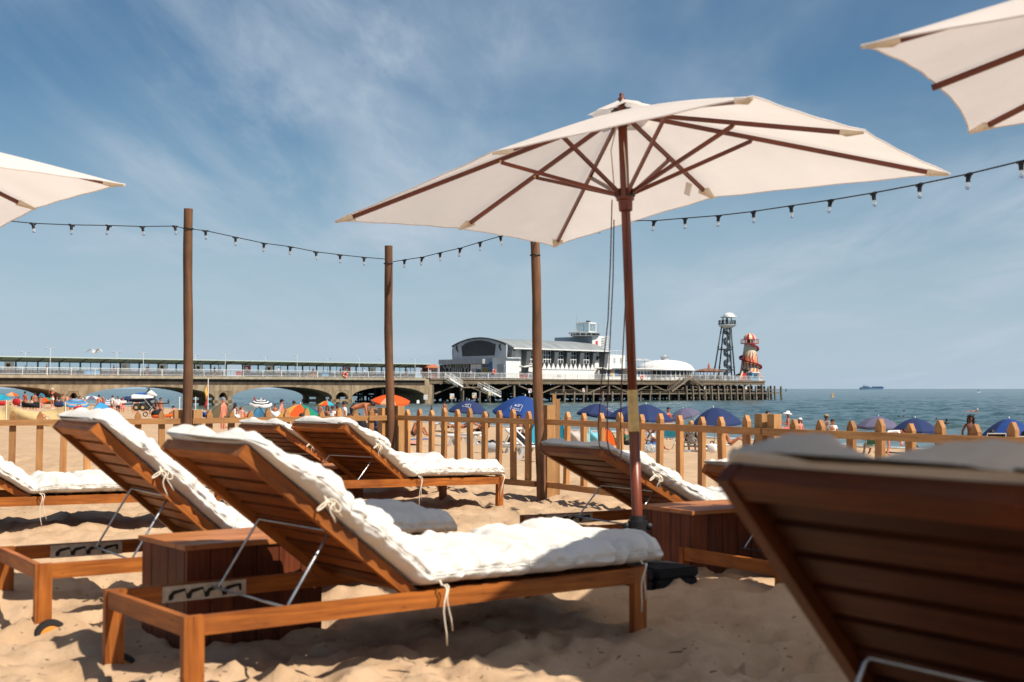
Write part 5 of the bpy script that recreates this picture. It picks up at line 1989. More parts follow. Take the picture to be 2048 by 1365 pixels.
# ---- round cafe, kiosk, rides
def round_cafe():
    v = 15.
    uc = PU(1330, v)
    t = thing('round_cafe', 'low white domed cafe on the pier head right of the umbrella pole', 'cafe', tuple(pw(uc, v, DZ)), PYAW)
    k = (PO.y + UY * uc + UX * v) / F
    rad = 62 * k * .92
    ze, zt = PZ(1330, 741, v) - DZ, PZ(1318, 721, v) - DZ
    prof = [(rad * 1.04, ze - .1), (rad * 1.04, ze + .12)]
    for i in range(1, 11):
        a = i / 10 * math.pi / 2
        prof.append((rad * math.cos(a) ** .9 if i < 10 else .01, ze + .12 + (zt - ze) * math.sin(a) ** 1.0))
    b = MB(); b.lathe(prof, 40); b.build('dome_roof', WPAINT, t, 'auto')
    b = MB(); b.lathe([(rad * .93, 0), (rad * .93, .8)], 40); b.build('plinth', WPAINT, t)
    b = MB(); b.lathe([(rad * .92, .7), (rad * .92, ze)], 40); b.build('glazing', WINDOW, t)
    pm = MB().box((0, 0, ze / 2), (.18, .16, ze)).mesh('column')
    for i in range(36):
        a = 2 * math.pi * i / 36
        ob('column', pm, t, WPAINT, loc=(rad * .95 * math.cos(a), rad * .95 * math.sin(a), 0), rot=(0, 0, a))
    b = MB(); b.lathe([(.01, 1.5), (.5, 1.1), (1.3, 1.0), (.9, .6), (.9, -.2)], 16, c=(0, 0, zt)); b.build('finial_cap', GPAINT, t)
    # terrace block joining it to the theatre
    xa, xb = PU(1262, 6.0), PU(1302, 6.0)
    t = thing('terrace_building', 'low white flat roofed block between the umbrella pole and the domed cafe', 'building', tuple(pw(xa, 6.0, DZ)), PYAW)
    za = PZ(1285, 739, 6.0) - DZ
    w = xb - xa
    b = MB(); b.box((w / 2, 3.2, za / 2), (w, 6, za)); b.build('wall', WPAINT, t)
    b = MB(); b.box((w / 2 - 1, 2.9, za + .1), (w + 3, 7.6, .2)); b.build('roof', WPAINT, t)
    for i in range(6):
        b = MB(); b.box((w * (i + .5) / 6, .17, za * .55), (w / 6 * .55, .1, za * .5)); f = b.build('window', WINDOW if i % 2 else BLUEP, t)
    for i, px in enumerate((1270, 1283, 1296)):
        b = MB()
        u = PU(px, 8) - xa
        b.lathe([(1.9, 1.9), (1.85, 2.0), (.01, 2.5)], 8, c=(u, 3, za + .2)); b.tube([(u, 3, za + .2), (u, 3, za + 2.5)], .05, 6)
        b.build('roof_parasol', GPAINT, t)
    v = 2.0
    p = pw(PU(868, v), v, DZ)
    t = thing('kiosk', 'small kiosk with a red tiled roof left of the theatre', 'kiosk', tuple(p), PYAW)
    b = MB(); b.box((0, 1.2, 1.05), (2.2, 2.2, 2.1)); b.build('wall', REDBR, t)
    b = MB(); b.hexa([(-1.6, 0, 2.0), (1.6, 0, 2.0), (1.6, 2.6, 2.0), (-1.6, 2.6, 2.0), (-1.2, .9, 2.75), (1.2, .9, 2.75), (1.2, 1.6, 2.75), (-1.2, 1.6, 2.75)]); b.build('roof', ROOFT, t)
    b = MB(); b.box((0, .08, 1.3), (1.5, .1, .8)); b.build('hatch', WINDOW, t)
    for sx in (-1.4, 1.4):
        b = MB(); b.box((sx, .1, 1.0), (.1, .1, 2.0)); b.build('post', WPAINT, t)
    v = 5.
    u = PU(845, v)
    t = thing('entrance_canopy', 'small dark canopy between the middle shelter and the kiosk', 'canopy', tuple(pw(u, v, DZ)), PYAW)
    b = MB(); b.box((0, 0, 2.4), (2.6, 2.6, .16)); b.build('roof', GREEN_R, t)
    b = MB(); b.tube([(0, 0, 0), (0, 0, 2.4)], .1, 8); b.build('post', GREEN_D, t)


REDBR = mat('red_boarding', (.16, .035, .022), rough=.7, var=.2)
ROOFT = mat('orange_tiles', (.42, .14, .07), rough=.8, var=.3, scale=6)
round_cafe()


def zip_tower():
    v = 10.
    uc = PU(1453, v)
    t = thing('zip_tower', 'tall steel lookout tower with a white domed roof near the pier end', 'tower', tuple(pw(uc, v, DZ)), PYAW)
    k = (PO.y + UY * uc + UX * v) / F

    def z(py): return PZ(1453, py, v) - DZ
    # work in camera-facing axes turned back into the pier frame
    Mr = Matrix.Rotation(-PYAW, 4, 'Z')

    def q(px, py, d=0.0):
        p = Mr @ Vector(((px - 1453) * k, d, 0)); return Vector((p.x, p.y, z(py)))
    zp = z(651)
    legs = [(q(1424, 745, -1.5), q(1443, 654, -.8)), (q(1461, 745, -2.2), q(1458, 654, -1.0)), (q(1471, 745, .5), q(1463, 654, .5)), (q(1440, 745, 3.2), q(1450, 654, 1.4))]
    for i, (a, c) in enumerate(legs):
        a.z = 0
        b = MB(); b.tube([a, c], .19, 10); lg = b.build('leg', STEELG, t, True)
        b = MB()
        for f in (.25, .62): b.lathe([(.01, -.12), (.28, -.12), (.28, .12), (.01, .12)], 10, c=tuple(a.lerp(c, f)))
        b.build('flange', STEELG, lg)
    for f in (.20, .58):
        for i in range(4):
            a = legs[i][0].lerp(legs[i][1], f); c = legs[(i + 1) % 4][0].lerp(legs[(i + 1) % 4][1], f)
            b = MB(); b.tube([a, c], .15, 8); b.build('cross_tube', STEELG, t, True)
    # spiral stair
    ctr = q(1455, 745, 0); ctr.z = 0
    b = MB(); b.tube([ctr, ctr + Vector((0, 0, zp))], .16, 8); b.build('stair_post', STEELG, t)
    n = 92
    b = MB()
    st = MB()
    for i in range(n):
        a = i / n * 5.0 * 2 * math.pi
        h = zp * i / n
        d = Vector((math.cos(a), math.sin(a), 0))
        st.bar(ctr + d * .2 + Vector((0, 0, h)), ctr + d * 1.0 + Vector((0, 0, h)), .22, .04)
        b.bar(ctr + d * 1.0 + Vector((0, 0, h)), ctr + d * 1.0 + Vector((0, 0, h + 1.1)), .03, .30, up=(d.y, -d.x, 0))
    st.build('stair_treads', STEELM, t)
    b.build('stair_guard', STEELM, t)
    # platform, railing, dome
    c = q(1455, 651, 0)
    rp = 17.5 * k
    b = MB(); b.lathe([(.01, -1.0), (rp * .45, -.85), (rp * .85, -.35), (rp, 0), (rp, .12), (.01, .12)], 28, c=tuple(c)); b.build('platform', WPAINT, t, 'auto')
    b = MB()
    for i in range(44):
        a = 2 * math.pi * i / 44
        b.box((c.x + rp * .97 * math.cos(a), c.y + rp * .97 * math.sin(a), c.z + .68), (.05, .05, 1.15))
    for zz in (.45, 1.25): b.tube([(c.x + rp * .97 * math.cos(a), c.y + rp * .97 * math.sin(a), c.z + zz) for a in np.linspace(0, 2 * math.pi, 33)], .05, 6)
    b.build('guard_rail', STEELG, t)
    for a in (.5, 2.2, 3.6, 5.2):
        b = MB(); b.tube([(c.x + 1.4 * math.cos(a), c.y + 1.4 * math.sin(a), c.z), (c.x + 1.0 * math.cos(a), c.y + 1.0 * math.sin(a), z(635))], .13, 8); b.build('roof_post', STEELG, t)
    ct = q(1459, 635, 0)
    rd = 12 * k
    prof = [(.01, -.05), (rd * 1.42, -.05), (rd * 1.42, .10)] + [(rd * math.cos(i / 8 * math.pi / 2), .10 + 8.5 * k * math.sin(i / 8 * math.pi / 2)) for i in range(9)]
    prof[-1] = (.01, prof[-1][1])
    b = MB(); b.lathe(prof, 28, c=tuple(ct)); b.build('dome', WPAINT, t, 'auto')
    e1 = q(1443, 636, 0) - ct; e2_ = q(1482, 634.5, 0) - ct
    b = MB(); b.bar(ct + e1, ct + e2_, .8, .10); b.build('launch_beam', GPAINT, t)
    e1 = q(1450, 651, -1); e2_ = q(1474, 650.5, -1)
    b = MB(); b.bar(e1, e2_, 1.2, .12); b.build('launch_step', GPAINT, t)
    return t


STEELG = mat('green_grey_steel', (.030, .042, .042), rough=.5, var=.15)
STEELM = mat('steel_mesh', (.13, .15, .16), rough=.5, var=.15)
zip_tower()


def helter_skelter():
    v = 8.
    uc = PU(1500, v)
    t = thing('helter_skelter', 'red and cream striped helter skelter with a spiral slide at the pier end', 'helter skelter', tuple(pw(uc, v, DZ)), PYAW)
    k = (PO.y + UY * uc + UX * v) / F
    h = PZ(1500, 688, v) - DZ
    r0, r1 = 24. * k, 11.0 * k
    n = 16
    # staves: alternately cream and flame-striped
    for i in range(n):
        a0, a1 = 2 * math.pi * i / n, 2 * math.pi * (i + 1) / n
        b = MB()
        m = 12
        for part in (0,):
            pts = []
            for j in range(m + 1):
                f = j / m
                rr = r0 + (r1 - r0) * (f ** .82)
                pts.append((rr, h * f))
            for j in range(m):
                (ra, za), (rb, zb) = pts[j], pts[j + 1]
                o = len(b.v)
                for rr, zz in ((ra, za), (rb, zb)):
                    for a in (a0, a1): b.v.append((rr * math.cos(a), rr * math.sin(a), zz))
                b.face((o, o + 1, o + 3, o + 2))
        b.build('stave', CREAM, t)
        for (f0, f1, mt) in ((.04, .40, FLAME_R if i % 2 else FLAME_O), (.36, .80, FLAME_R if (i + 1) % 3 else FLAME_O)):
            b = MB()
            am = (a0 + a1) / 2
            pts, rad = [], []
            for j in range(11):
                f = f0 + (f1 - f0) * j / 10
                rr = r0 + (r1 - r0) * (f ** .82)
                wob = .18 * math.sin(j * 1.3 + i) * (a1 - a0)
                wdt = math.sin(math.pi * min(1, .10 + j / 10 * .92)) * (a1 - a0) * .36
                pts.append((rr + .025, f * h, am + wob - wdt, am + wob + wdt))
            for (ra, za, l0, l1), (rb, zb, q0, q1) in zip(pts[:-1], pts[1:]):
                o = len(b.v)
                for rr, zz, a in ((ra, za, l0), (ra, za, l1), (rb, zb, q1), (rb, zb, q0)): b.v.append((rr * math.cos(a), rr * math.sin(a), zz))
                b.face((o, o + 1, o + 2, o + 3))
            b.build('flame', mt, t)
    # platform, cabin, cupola
    b = MB(); b.lathe([(.01, h), (r1 * 1.65, h), (r1 * 1.65, h + .12), (.01, h + .12)], 20); b.build('gallery', REDP, t)
    for i in range(18):
        a = 2 * math.pi * i / 18
        b = MB(); b.box((r1 * 1.6 * math.cos(a), r1 * 1.6 * math.sin(a), h + .6), (.09, .09, 1.0)); b.build('gallery_post', CREAM if i % 2 else REDP, t)
    b = MB(); b.tube([(r1 * 1.6 * math.cos(a), r1 * 1.6 * math.sin(a), h + 1.1) for a in np.linspace(0, 2 * math.pi, 25)], .06, 6); b.build('gallery_rail', REDP, t)
    ht = PZ(1500, 679, v) - DZ
    hp = PZ(1500, 667, v) - DZ
    b = MB(); b.lathe([(r1 * .55, h), (r1 * .55, ht)], 12); b.build('cabin_core', DGREY, t)
    for i in range(8):
        a = 2 * math.pi * i / 8
        b = MB(); b.box((r1 * .9 * math.cos(a), r1 * .9 * math.sin(a), (h + ht) / 2), (.14, .14, ht - h)); b.build('cabin_post', CREAM if i % 2 else REDP, t)
    for i in range(12):
        b = MB()
        a0, a1 = 2 * math.pi * i / 12, 2 * math.pi * (i + 1) / 12
        pr = [(r1 * 1.12 * math.cos(j / 6 * math.pi / 2), ht + (hp - ht) * math.sin(j / 6 * math.pi / 2)) for j in range(7)]
        pr[-1] = (.01, hp)
        b.lathe(pr, 1, a0=a0, a1=a1)
        b.build('cupola_panel', CREAM if i % 2 else REDP, t)
    # the slide: one and a half turns, wide trough with a rim
    trough = MB(); rim = MB()
    pts = []
    N_ = 90
    a_st = math.radians(-95) - PYAW
    for i in range(N_ + 1):
        f = i / N_
        hh = h * (.97 - .86 * f)
        rr = r0 + (r1 - r0) * ((hh / h) ** .82) + .42
        a = a_st + f * 2 * math.pi * 1.75
        pts.append(Vector((rr * math.cos(a), rr * math.sin(a), hh)))
    for i in range(N_):
        p, q_ = pts[i], pts[i + 1]
        trough.bar(p, q_ + (q_ - p) * .05, .70, .10)
        d = Vector((p.x, p.y, 0)).normalized() * .36; d2 = Vector((q_.x, q_.y, 0)).normalized() * .36
        rim.bar(p + d + Vector((0, 0, .15)), q_ + d2 + Vector((0, 0, .15)), .08, .40)
    trough.build('slide', REDP, t); rim.build('slide_rim', DRED, t)
    # doorway, steps and base skirt
    Md = Matrix.Rotation(math.radians(-118) - PYAW + 0.0, 4, 'Z')
    b = MB(); b.box((r0 * .93, 0, 1.5), (.5, 1.7, 3.0), M=Md); b.build('doorway', DGREY, t)
    for s in (-1.0, 1.0):
        b = MB(); b.bar(Md @ Vector((r0 + .1, s * .9, 2.4)), Md @ Vector((r0 + 2.6, s * .9, .2)), .2, .5); b.build('slide_side', CREAM, t)
    b = MB(); b.bar(Md @ Vector((r0 + .1, 0, 1.9)), Md @ Vector((r0 + 2.6, 0, .1)), 1.7, .2); b.build('steps', REDP, t)
    t2 = thing('ticket_booth', 'small blue ticket booth in front of the helter skelter', 'booth', tuple(pw(PU(1506, 2.2), 2.2, DZ)), PYAW)
    b = MB(); b.box((0, 0, 1.0), (3.2, 1.6, 2.0)); b.build('wall', SKYB, t2)
    b = MB(); b.box((0, 0, 2.1), (3.6, 2.0, .22)); b.build('roof', WPAINT, t2)
    b = MB(); b.box((0, -.82, 1.2), (1.8, .06, .8)); b.build('window', WINDOW, t2)


CREAM = mat('cream_gloss', (.68, .58, .42), rough=.5, var=.06)
FLAME_R = mat('flame_red', (.42, .045, .018), rough=.5, var=.1)
FLAME_O = mat('flame_orange', (.62, .20, .03), rough=.5, var=.1)
DRED = mat('dark_red_rim', (.22, .015, .014), rough=.45, var=.1)
SKYB = mat('booth_blue', (.12, .28, .46), rough=.5, var=.15)
helter_skelter()


def ride():
    v = 12.
    uc = PU(1418, v)
    t = thing('fairground_ride', 'low covered children\'s ride, dark with white panels, left of the lookout tower', 'ride', tuple(pw(uc, v, DZ)), PYAW)
    k = (PO.y + UY * uc + UX * v) / F
    rd = 32 * k
    b = MB(); b.lathe([(rd, 0), (rd, .5), (.01, .5)], 24); b.build('platform', DGREY, t)
    for i in range(26):
        a = 2 * math.pi * i / 26
        b = MB(); b.box((rd * .98 * math.cos(a), rd * .98 * math.sin(a), .95), (.16, .9, .95), M=None); o = b.build('panel', WPAINT if i % 2 else DGREY, t)
        b = MB(); b.box((rd * .9 * math.cos(a), rd * .9 * math.sin(a), 1.3), (.09, .09, 1.6)); b.build('post', GPAINT, t)
    zt = PZ(1418, 741, v) - DZ
    b = MB(); b.lathe([(rd * .92, zt - .5), (rd * .95, zt - .25), (rd * .45, zt + .35), (.01, zt + .5)], 24); b.build('awning', AWN, t, 'auto')
    b = MB(); b.lathe([(.4, 0), (.28, .8), (.12, 1.3), (.01, 1.6)], 10, c=(0, 0, zt + .4)); b.build('finial', ROOFT, t)


AWN = mat('brown_awning', (.26, .13, .075), rough=.8, var=.45, scale=1.2)
ride()

# ---- warning boards on the piles, life rings
SIGN_Y, SIGN_G, SIGN_R, SIGN_B = (mrgb('sign_yellow', 205, 180, 60), mrgb('sign_green', 90, 120, 60), mrgb('sign_red', 185, 60, 45), mrgb('sign_blue', 70, 100, 140))


def warn(px, py, v, label, cells, s=1.0):
    p = pw(PU(px, v), v, PZ(px, py, v))
    t = thing('warning_sign', label, 'sign', tuple(p), PYAW)
    b = MB(); b.box((0, 0, 0), (1.06 * s, .06, 1.0 * s)); bd = b.build('board', WPAINT, t)
    for i, m_ in enumerate(cells):
        if m_ is None: continue
        b = MB(); b.box(((i % 2 - .5) * .48 * s, -.045, (.5 - i // 2) * .46 * s), (.40 * s, .03, .38 * s)); b.build('sign_panel', m_, bd)
    b = MB(); b.tube([(0, .1, -.4), (0, .1, -3.5 - p.z)], .1, 6); b.build('post', TIMB, t)


warn(904, 793, -2.5, 'white, yellow and orange warning board on a pile left of the steps', (GPAINT, GPAINT, SIGN_Y, SIGN_R))
warn(948.5, 791.5, -2.5, 'warning board with four coloured squares under the half landing', (SIGN_G, GPAINT, SIGN_Y, SIGN_R))
warn(981, 786, -2.5, 'warning board with yellow and green squares beside the lower steps', (GPAINT, GPAINT, SIGN_Y, SIGN_G))
warn(851, 795, -2.0, 'plain whitish notice board at the dark end of the last arch', (GPAINT, GPAINT, GPAINT, GPAINT), .9)
warn(836, 804, -2.0, 'small white board low by the water left of the whitish notice board', (None,), .6)
warn(1060, 782, -2.5, 'white and red notice on the pile just left of the pole under the umbrella', (SIGN_R, GPAINT, None, SIGN_B), .85)
warn(1167, 781, -2.5, 'white notice with a red panel on a pile below the zigzag screen', (GPAINT, SIGN_R, SIGN_R, None), .75)
warn(1410, 776, -2.5, 'small white notice on the tall piles below the domed cafe', (GPAINT, None, None, None), .7)
warn(1492, 776, -2.5, 'small white notice on the tall piles below the helter skelter', (GPAINT, None, None, None), .7)
ORNG = mrgb('life_ring_orange', 225, 95, 50)


def ring(px, py, v, label):
    t = thing('life_ring', label, 'life ring', tuple(pw(PU(px, v), v, PZ(px, py, v))), PYAW, group='life rings on the pier railing')
    b = MB(); b.tube([(.42 * math.cos(a), 0, .42 * math.sin(a)) for a in np.linspace(0, 2 * math.pi, 21)], .14, 8, cap=False); b.build('ring', ORNG, t, True)
    b = MB()
    for a in (0.4, 2.0, 3.5, 5.1): b.bar((.36 * math.cos(a), 0, .36 * math.sin(a)), (.55 * math.cos(a), 0, .55 * math.sin(a)), .30, .12)
    b.build('band', WPAINT, t)


ring(988, 744, -.05, 'orange life ring on the railing by the white wing of the theatre')
ring(1284, 755, -.05, 'orange life ring on the railing right of the umbrella pole')
ring(690, 750, -.05, 'orange life ring on the railing above the third pair of arches')
t = thing('banner', 'red notice fixed to the railing over the folding steps', 'banner', tuple(pw(PU(1379, -.1), -.1, PZ(1379, 757, -.1))), PYAW)
MB().box((0, 0, 0), (.9, .05, .9)).build('board', SIGN_R, t)
for px, m_, lab in ((184, SKYB, 'light blue banner tied to the pier railing at the left'), (650, SKYB, 'light blue banner tied to the railing above the third arch'), (1040, POST_R, 'reddish banner along the railing in front of the theatre side'),
                    (477, POST_R, 'small reddish banner on the railing between the two shelters'), (625, AWN, 'brownish poster on the railing left of the small blue banner')):
    t = thing('banner', lab, 'banner', tuple(pw(PU(px, .5), .5, DZ + .5)), PYAW, group='banners tied to the pier railing')
    w = {184: 2.6, 650: 1.6, 1040: 5.2, 477: 1.2, 625: 2.4}[px]
    MB().box((0, -.02, 0), (w, .03, .72)).build('cloth', m_, t)
for px in (1390, 1520):
    pass


# ================================================================== PEOPLE
def V3(*a): return Vector(a)


def base_pose():
    j = dict(pel=V3(0, 0, .95), spi=V3(0, .01, 1.12), che=V3(0, .01, 1.31), nek=V3(0, -.012, 1.475), hd0=V3(0, .015, 1.545), hd1=V3(0, .02, 1.615), hd2=V3(0, .0, 1.67))
    for s, k in ((1, 'L'), (-1, 'R')):
        j.update({'sho' + k: V3(.165 * s, -.01, 1.41), 'elb' + k: V3(.225 * s, -.03, 1.13), 'wri' + k: V3(.235 * s, .04, .89), 'hnd' + k: V3(.232 * s, .065, .81),
                  'hip' + k: V3(.088 * s, 0, .90), 'kne' + k: V3(.105 * s, .015, .49), 'ank' + k: V3(.11 * s, -.02, .085), 'toe' + k: V3(.13 * s, .13, .03)})
    return j


UPPER = ('spi', 'che', 'nek', 'hd0', 'hd1', 'hd2', 'shoL', 'shoR', 'elbL', 'elbR', 'wriL', 'wriR', 'hndL', 'hndR')


def lean(j, deg, keys=UPPER, piv='pel'):
    M = Matrix.Rotation(R(-deg), 3, 'X')
    p = j[piv].copy()
    for k in keys: j[k] = p + M @ (j[k] - p)


def pose(name):
    j = base_pose()
    if name == 'hold':          # one forearm raised, holding something
        j['elbR'] = V3(-.24, -.02, 1.15); j['wriR'] = V3(-.20, .20, 1.22); j['hndR'] = V3(-.17, .27, 1.27)
        j['elbL'] = V3(.25, -.05, 1.16); j['wriL'] = V3(.20, .15, 1.05); j['hndL'] = V3(.15, .21, 1.06)
    elif name == 'raise':       # both hands up at the face
        for s, k in ((1, 'L'), (-1, 'R')):
            j['elb' + k] = V3(.27 * s, .14, 1.30); j['wri' + k] = V3(.14 * s, .24, 1.50); j['hnd' + k] = V3(.09 * s, .22, 1.58)
    elif name == 'walk':
        j['kneL'] = V3(.10, .16, .50); j['ankL'] = V3(.10, .22, .10); j['toeL'] = V3(.11, .36, .05)
        j['kneR'] = V3(-.10, .02, .49); j['ankR'] = V3(-.10, -.24, .14); j['toeR'] = V3(-.11, -.12, .04)
        j['elbL'] = V3(.24, -.14, 1.16); j['wriL'] = V3(.24, -.08, .92); j['hndL'] = V3(.23, -.04, .85)
        j['elbR'] = V3(-.24, .05, 1.15); j['wriR'] = V3(-.26, .20, .97); j['hndR'] = V3(-.26, .26, .91)
    elif name == 'bend':
        lean(j, 82)
        for s, k in ((1, 'L'), (-1, 'R')):
            sh = j['sho' + k]
            j['elb' + k] = sh + V3(.03 * s, .04, -.27); j['wri' + k] = sh + V3(.02 * s, .10, -.50); j['hnd' + k] = sh + V3(.01 * s, .12, -.58)
            j['kne' + k] = V3(.12 * s, .05, .49)
        j['hd1'] = j['hd0'] + V3(0, .06, .01); j['hd2'] = j['hd0'] + V3(0, .11, .03)
    elif name in ('sit', 'sitlow'):
        for k in j: j[k] = j[k] - V3(0, 0, .82)
        lean(j, 22 if name == 'sit' else 38)
        for s, k in ((1, 'L'), (-1, 'R')):
            j['hip' + k] = V3(.09 * s, .02, .12); j['kne' + k] = V3(.15 * s, .40, .42); j['ank' + k] = V3(.13 * s, .62, .08); j['toe' + k] = V3(.14 * s, .77, .03)
            sh = j['sho' + k]
            j['elb' + k] = sh + V3(.07 * s, .13, -.23); j['wri' + k] = V3(.14 * s, .42, .40 if name == 'sit' else .30); j['hnd' + k] = V3(.08 * s, .50, .37 if name == 'sit' else .24)
    elif name == 'sitback':     # legs bent, leaning back on the hands
        for k in j: j[k] = j[k] - V3(0, 0, .82)
        lean(j, -24)
        for s, k in ((1, 'L'), (-1, 'R')):
            j['hip' + k] = V3(.09 * s, .02, .12); j['kne' + k] = V3(.12 * s, .42, .40); j['ank' + k] = V3(.11 * s, .66, .08); j['toe' + k] = V3(.12 * s, .80, .05)
            j['elb' + k] = V3(.24 * s, -.30, .32); j['wri' + k] = V3(.25 * s, -.36, .09); j['hnd' + k] = V3(.27 * s, -.33, .03)
    elif name == 'chair':
        for k in j: j[k] = j[k] - V3(0, 0, .58)
        lean(j, -24)
        for s, k in ((1, 'L'), (-1, 'R')):
            j['hip' + k] = V3(.09 * s, .02, .36); j['kne' + k] = V3(.12 * s, .42, .44); j['ank' + k] = V3(.11 * s, .62, .08); j['toe' + k] = V3(.12 * s, .76, .04)
            sh = j['sho' + k]
            j['elb' + k] = sh + V3(.08 * s, .07, -.25); j['wri' + k] = sh + V3(.05 * s, .27, -.30); j['hnd' + k] = sh + V3(.02 * s, .34, -.30)
    elif name == 'lie':         # flat on the back
        M = Matrix.Rotation(R(90), 3, 'X')
        for k in j: j[k] = M @ (j[k] - V3(0, 0, .95)) + V3(0, 0, .13)
        for s, k in ((1, 'L'), (-1, 'R')): j['kne' + k] = j['kne' + k] + V3(0, .04, .16)
    elif name == 'float':       # prone on a float, head lifted
        M = Matrix.Rotation(R(-90), 3, 'X')
        for k in j: j[k] = M @ (j[k] - V3(0, 0, .95)) + V3(0, 0, .13)
        for s, k in ((1, 'L'), (-1, 'R')):
            j['elb' + k] = V3(.24 * s, .60, .10); j['wri' + k] = V3(.14 * s, .80, .08); j['hnd' + k] = V3(.10 * s, .86, .08)
        j['nek'] = V3(0, .52, .20); j['hd0'] = V3(0, .57, .27); j['hd1'] = V3(0, .60, .33); j['hd2'] = V3(0, .58, .39)
    return j


BONES = [('pel', 'spi'), ('spi', 'che'), ('che', 'nek'), ('nek', 'hd0'), ('hd0', 'hd1'), ('hd1', 'hd2')]
for k in 'LR':
    BONES += [('che', 'sho' + k), ('sho' + k, 'elb' + k), ('elb' + k, 'wri' + k), ('wri' + k, 'hnd' + k), ('pel', 'hip' + k), ('hip' + k, 'kne' + k), ('kne' + k, 'ank' + k), ('ank' + k, 'toe' + k)]
RAD = dict(pel=.125, spi=.108, che=.130, nek=.048, hd0=.062, hd1=.086, hd2=.070, sho=.060, elb=.040, wri=.028, hnd=.030, hip=.088, kne=.055, ank=.036, toe=.030)


def rad_of(k, fem):
    r = RAD[k[:3] if k[:3] in RAD else k]
    if fem: r *= {'spi': .88, 'che': .90, 'sho': .82, 'pel': 1.04, 'hip': 1.04}.get(k[:3], .95)
    return r


def skin_mesh(name, pts, edges, rads, root, sub=1):
    me = bpy.data.meshes.new('tmp')
    me.from_pydata([tuple(p) for p in pts], edges, [])
    o = bpy.data.objects.new('tmp', me)
    COL.objects.link(o)
    md = o.modifiers.new('skin', 'SKIN')
    md.use_smooth_shade = True
    for i, r in enumerate(rads):
        sv = me.skin_vertices[0].data[i]
        sv.radius = r if isinstance(r, tuple) else (r, r)
        sv.use_root = (i == root)
    if sub:
        s = o.modifiers.new('sub', 'SUBSURF'); s.levels = sub; s.render_levels = sub
    dg = bpy.context.evaluated_depsgraph_get()
    out = bpy.data.meshes.new_from_object(o.evaluated_get(dg))
    bpy.data.objects.remove(o); bpy.data.meshes.remove(me)
    out.name = name
    out.polygons.foreach_set('use_smooth', [True] * len(out.polygons))
    return out


_cache = {}


def body_mesh(ps, fem):
    key = ('body', ps, fem)
    if key in _cache: return _cache[key]
    j = pose(ps)
    if fem:
        for k in 'LR': j['sho' + k].x *= .90
    names = list(j)
    idx = {k: i for i, k in enumerate(names)}
    pts = [j[k] for k in names]; rads = [rad_of(k, fem) for k in names]
    edges = [(idx[a], idx[b]) for a, b in BONES]
    # nose, and four fingers with a thumb rooted in each palm
    hd = (j['hd1'] - j['hd0']).normalized()
    fw = V3(0, 1, 0); fw = (fw - hd * fw.dot(hd)); fw = fw.normalized() if fw.length > .2 else V3(0, 0, 1)
    me = skin_mesh('body', pts, edges, rads, idx['pel'], 1)
    bm = bmesh.new(); bm.from_mesh(me)
    mb = MB()
    c = j['hd1'] - hd * .012 + fw * .083
    mb.bar(c + hd * .022, c - hd * .012 + fw * .012, .016, .014, up=fw)
    for s, k in ((1, 'L'), (-1, 'R')):
        ear = j['hd1'] + hd.cross(fw) * (.080 * -s) - hd * .01
        mb.ball(ear, (.012, .02, .028), 6, 4)
        d = (j['hnd' + k] - j['wri' + k]).normalized()
        side = d.orthogonal().normalized()
        for q in range(4):
            p0 = j['hnd' + k] + side * (.016 * (q - 1.5))
            ln_ = (.062, .072, .068, .052)[q]
            mb.tube([p0, p0 + d * ln_ * .55, p0 + d * ln_ * .9 + d.cross(side) * .016], [.0085, .0078, .006], 5)
        p0 = j['wri' + k].lerp(j['hnd' + k], .4)
        mb.tube([p0, p0 + side * .034 + d * .02, p0 + side * .044 + d * .05], [.011, .009, .007], 5)
    tm = mb.mesh('tmp'); bm.from_mesh(tm); bpy.data.meshes.remove(tm)
    bm.to_mesh(me); bm.free()
    me.polygons.foreach_set('use_smooth', [True] * len(me.polygons))
    _cache[key] = me
    return me


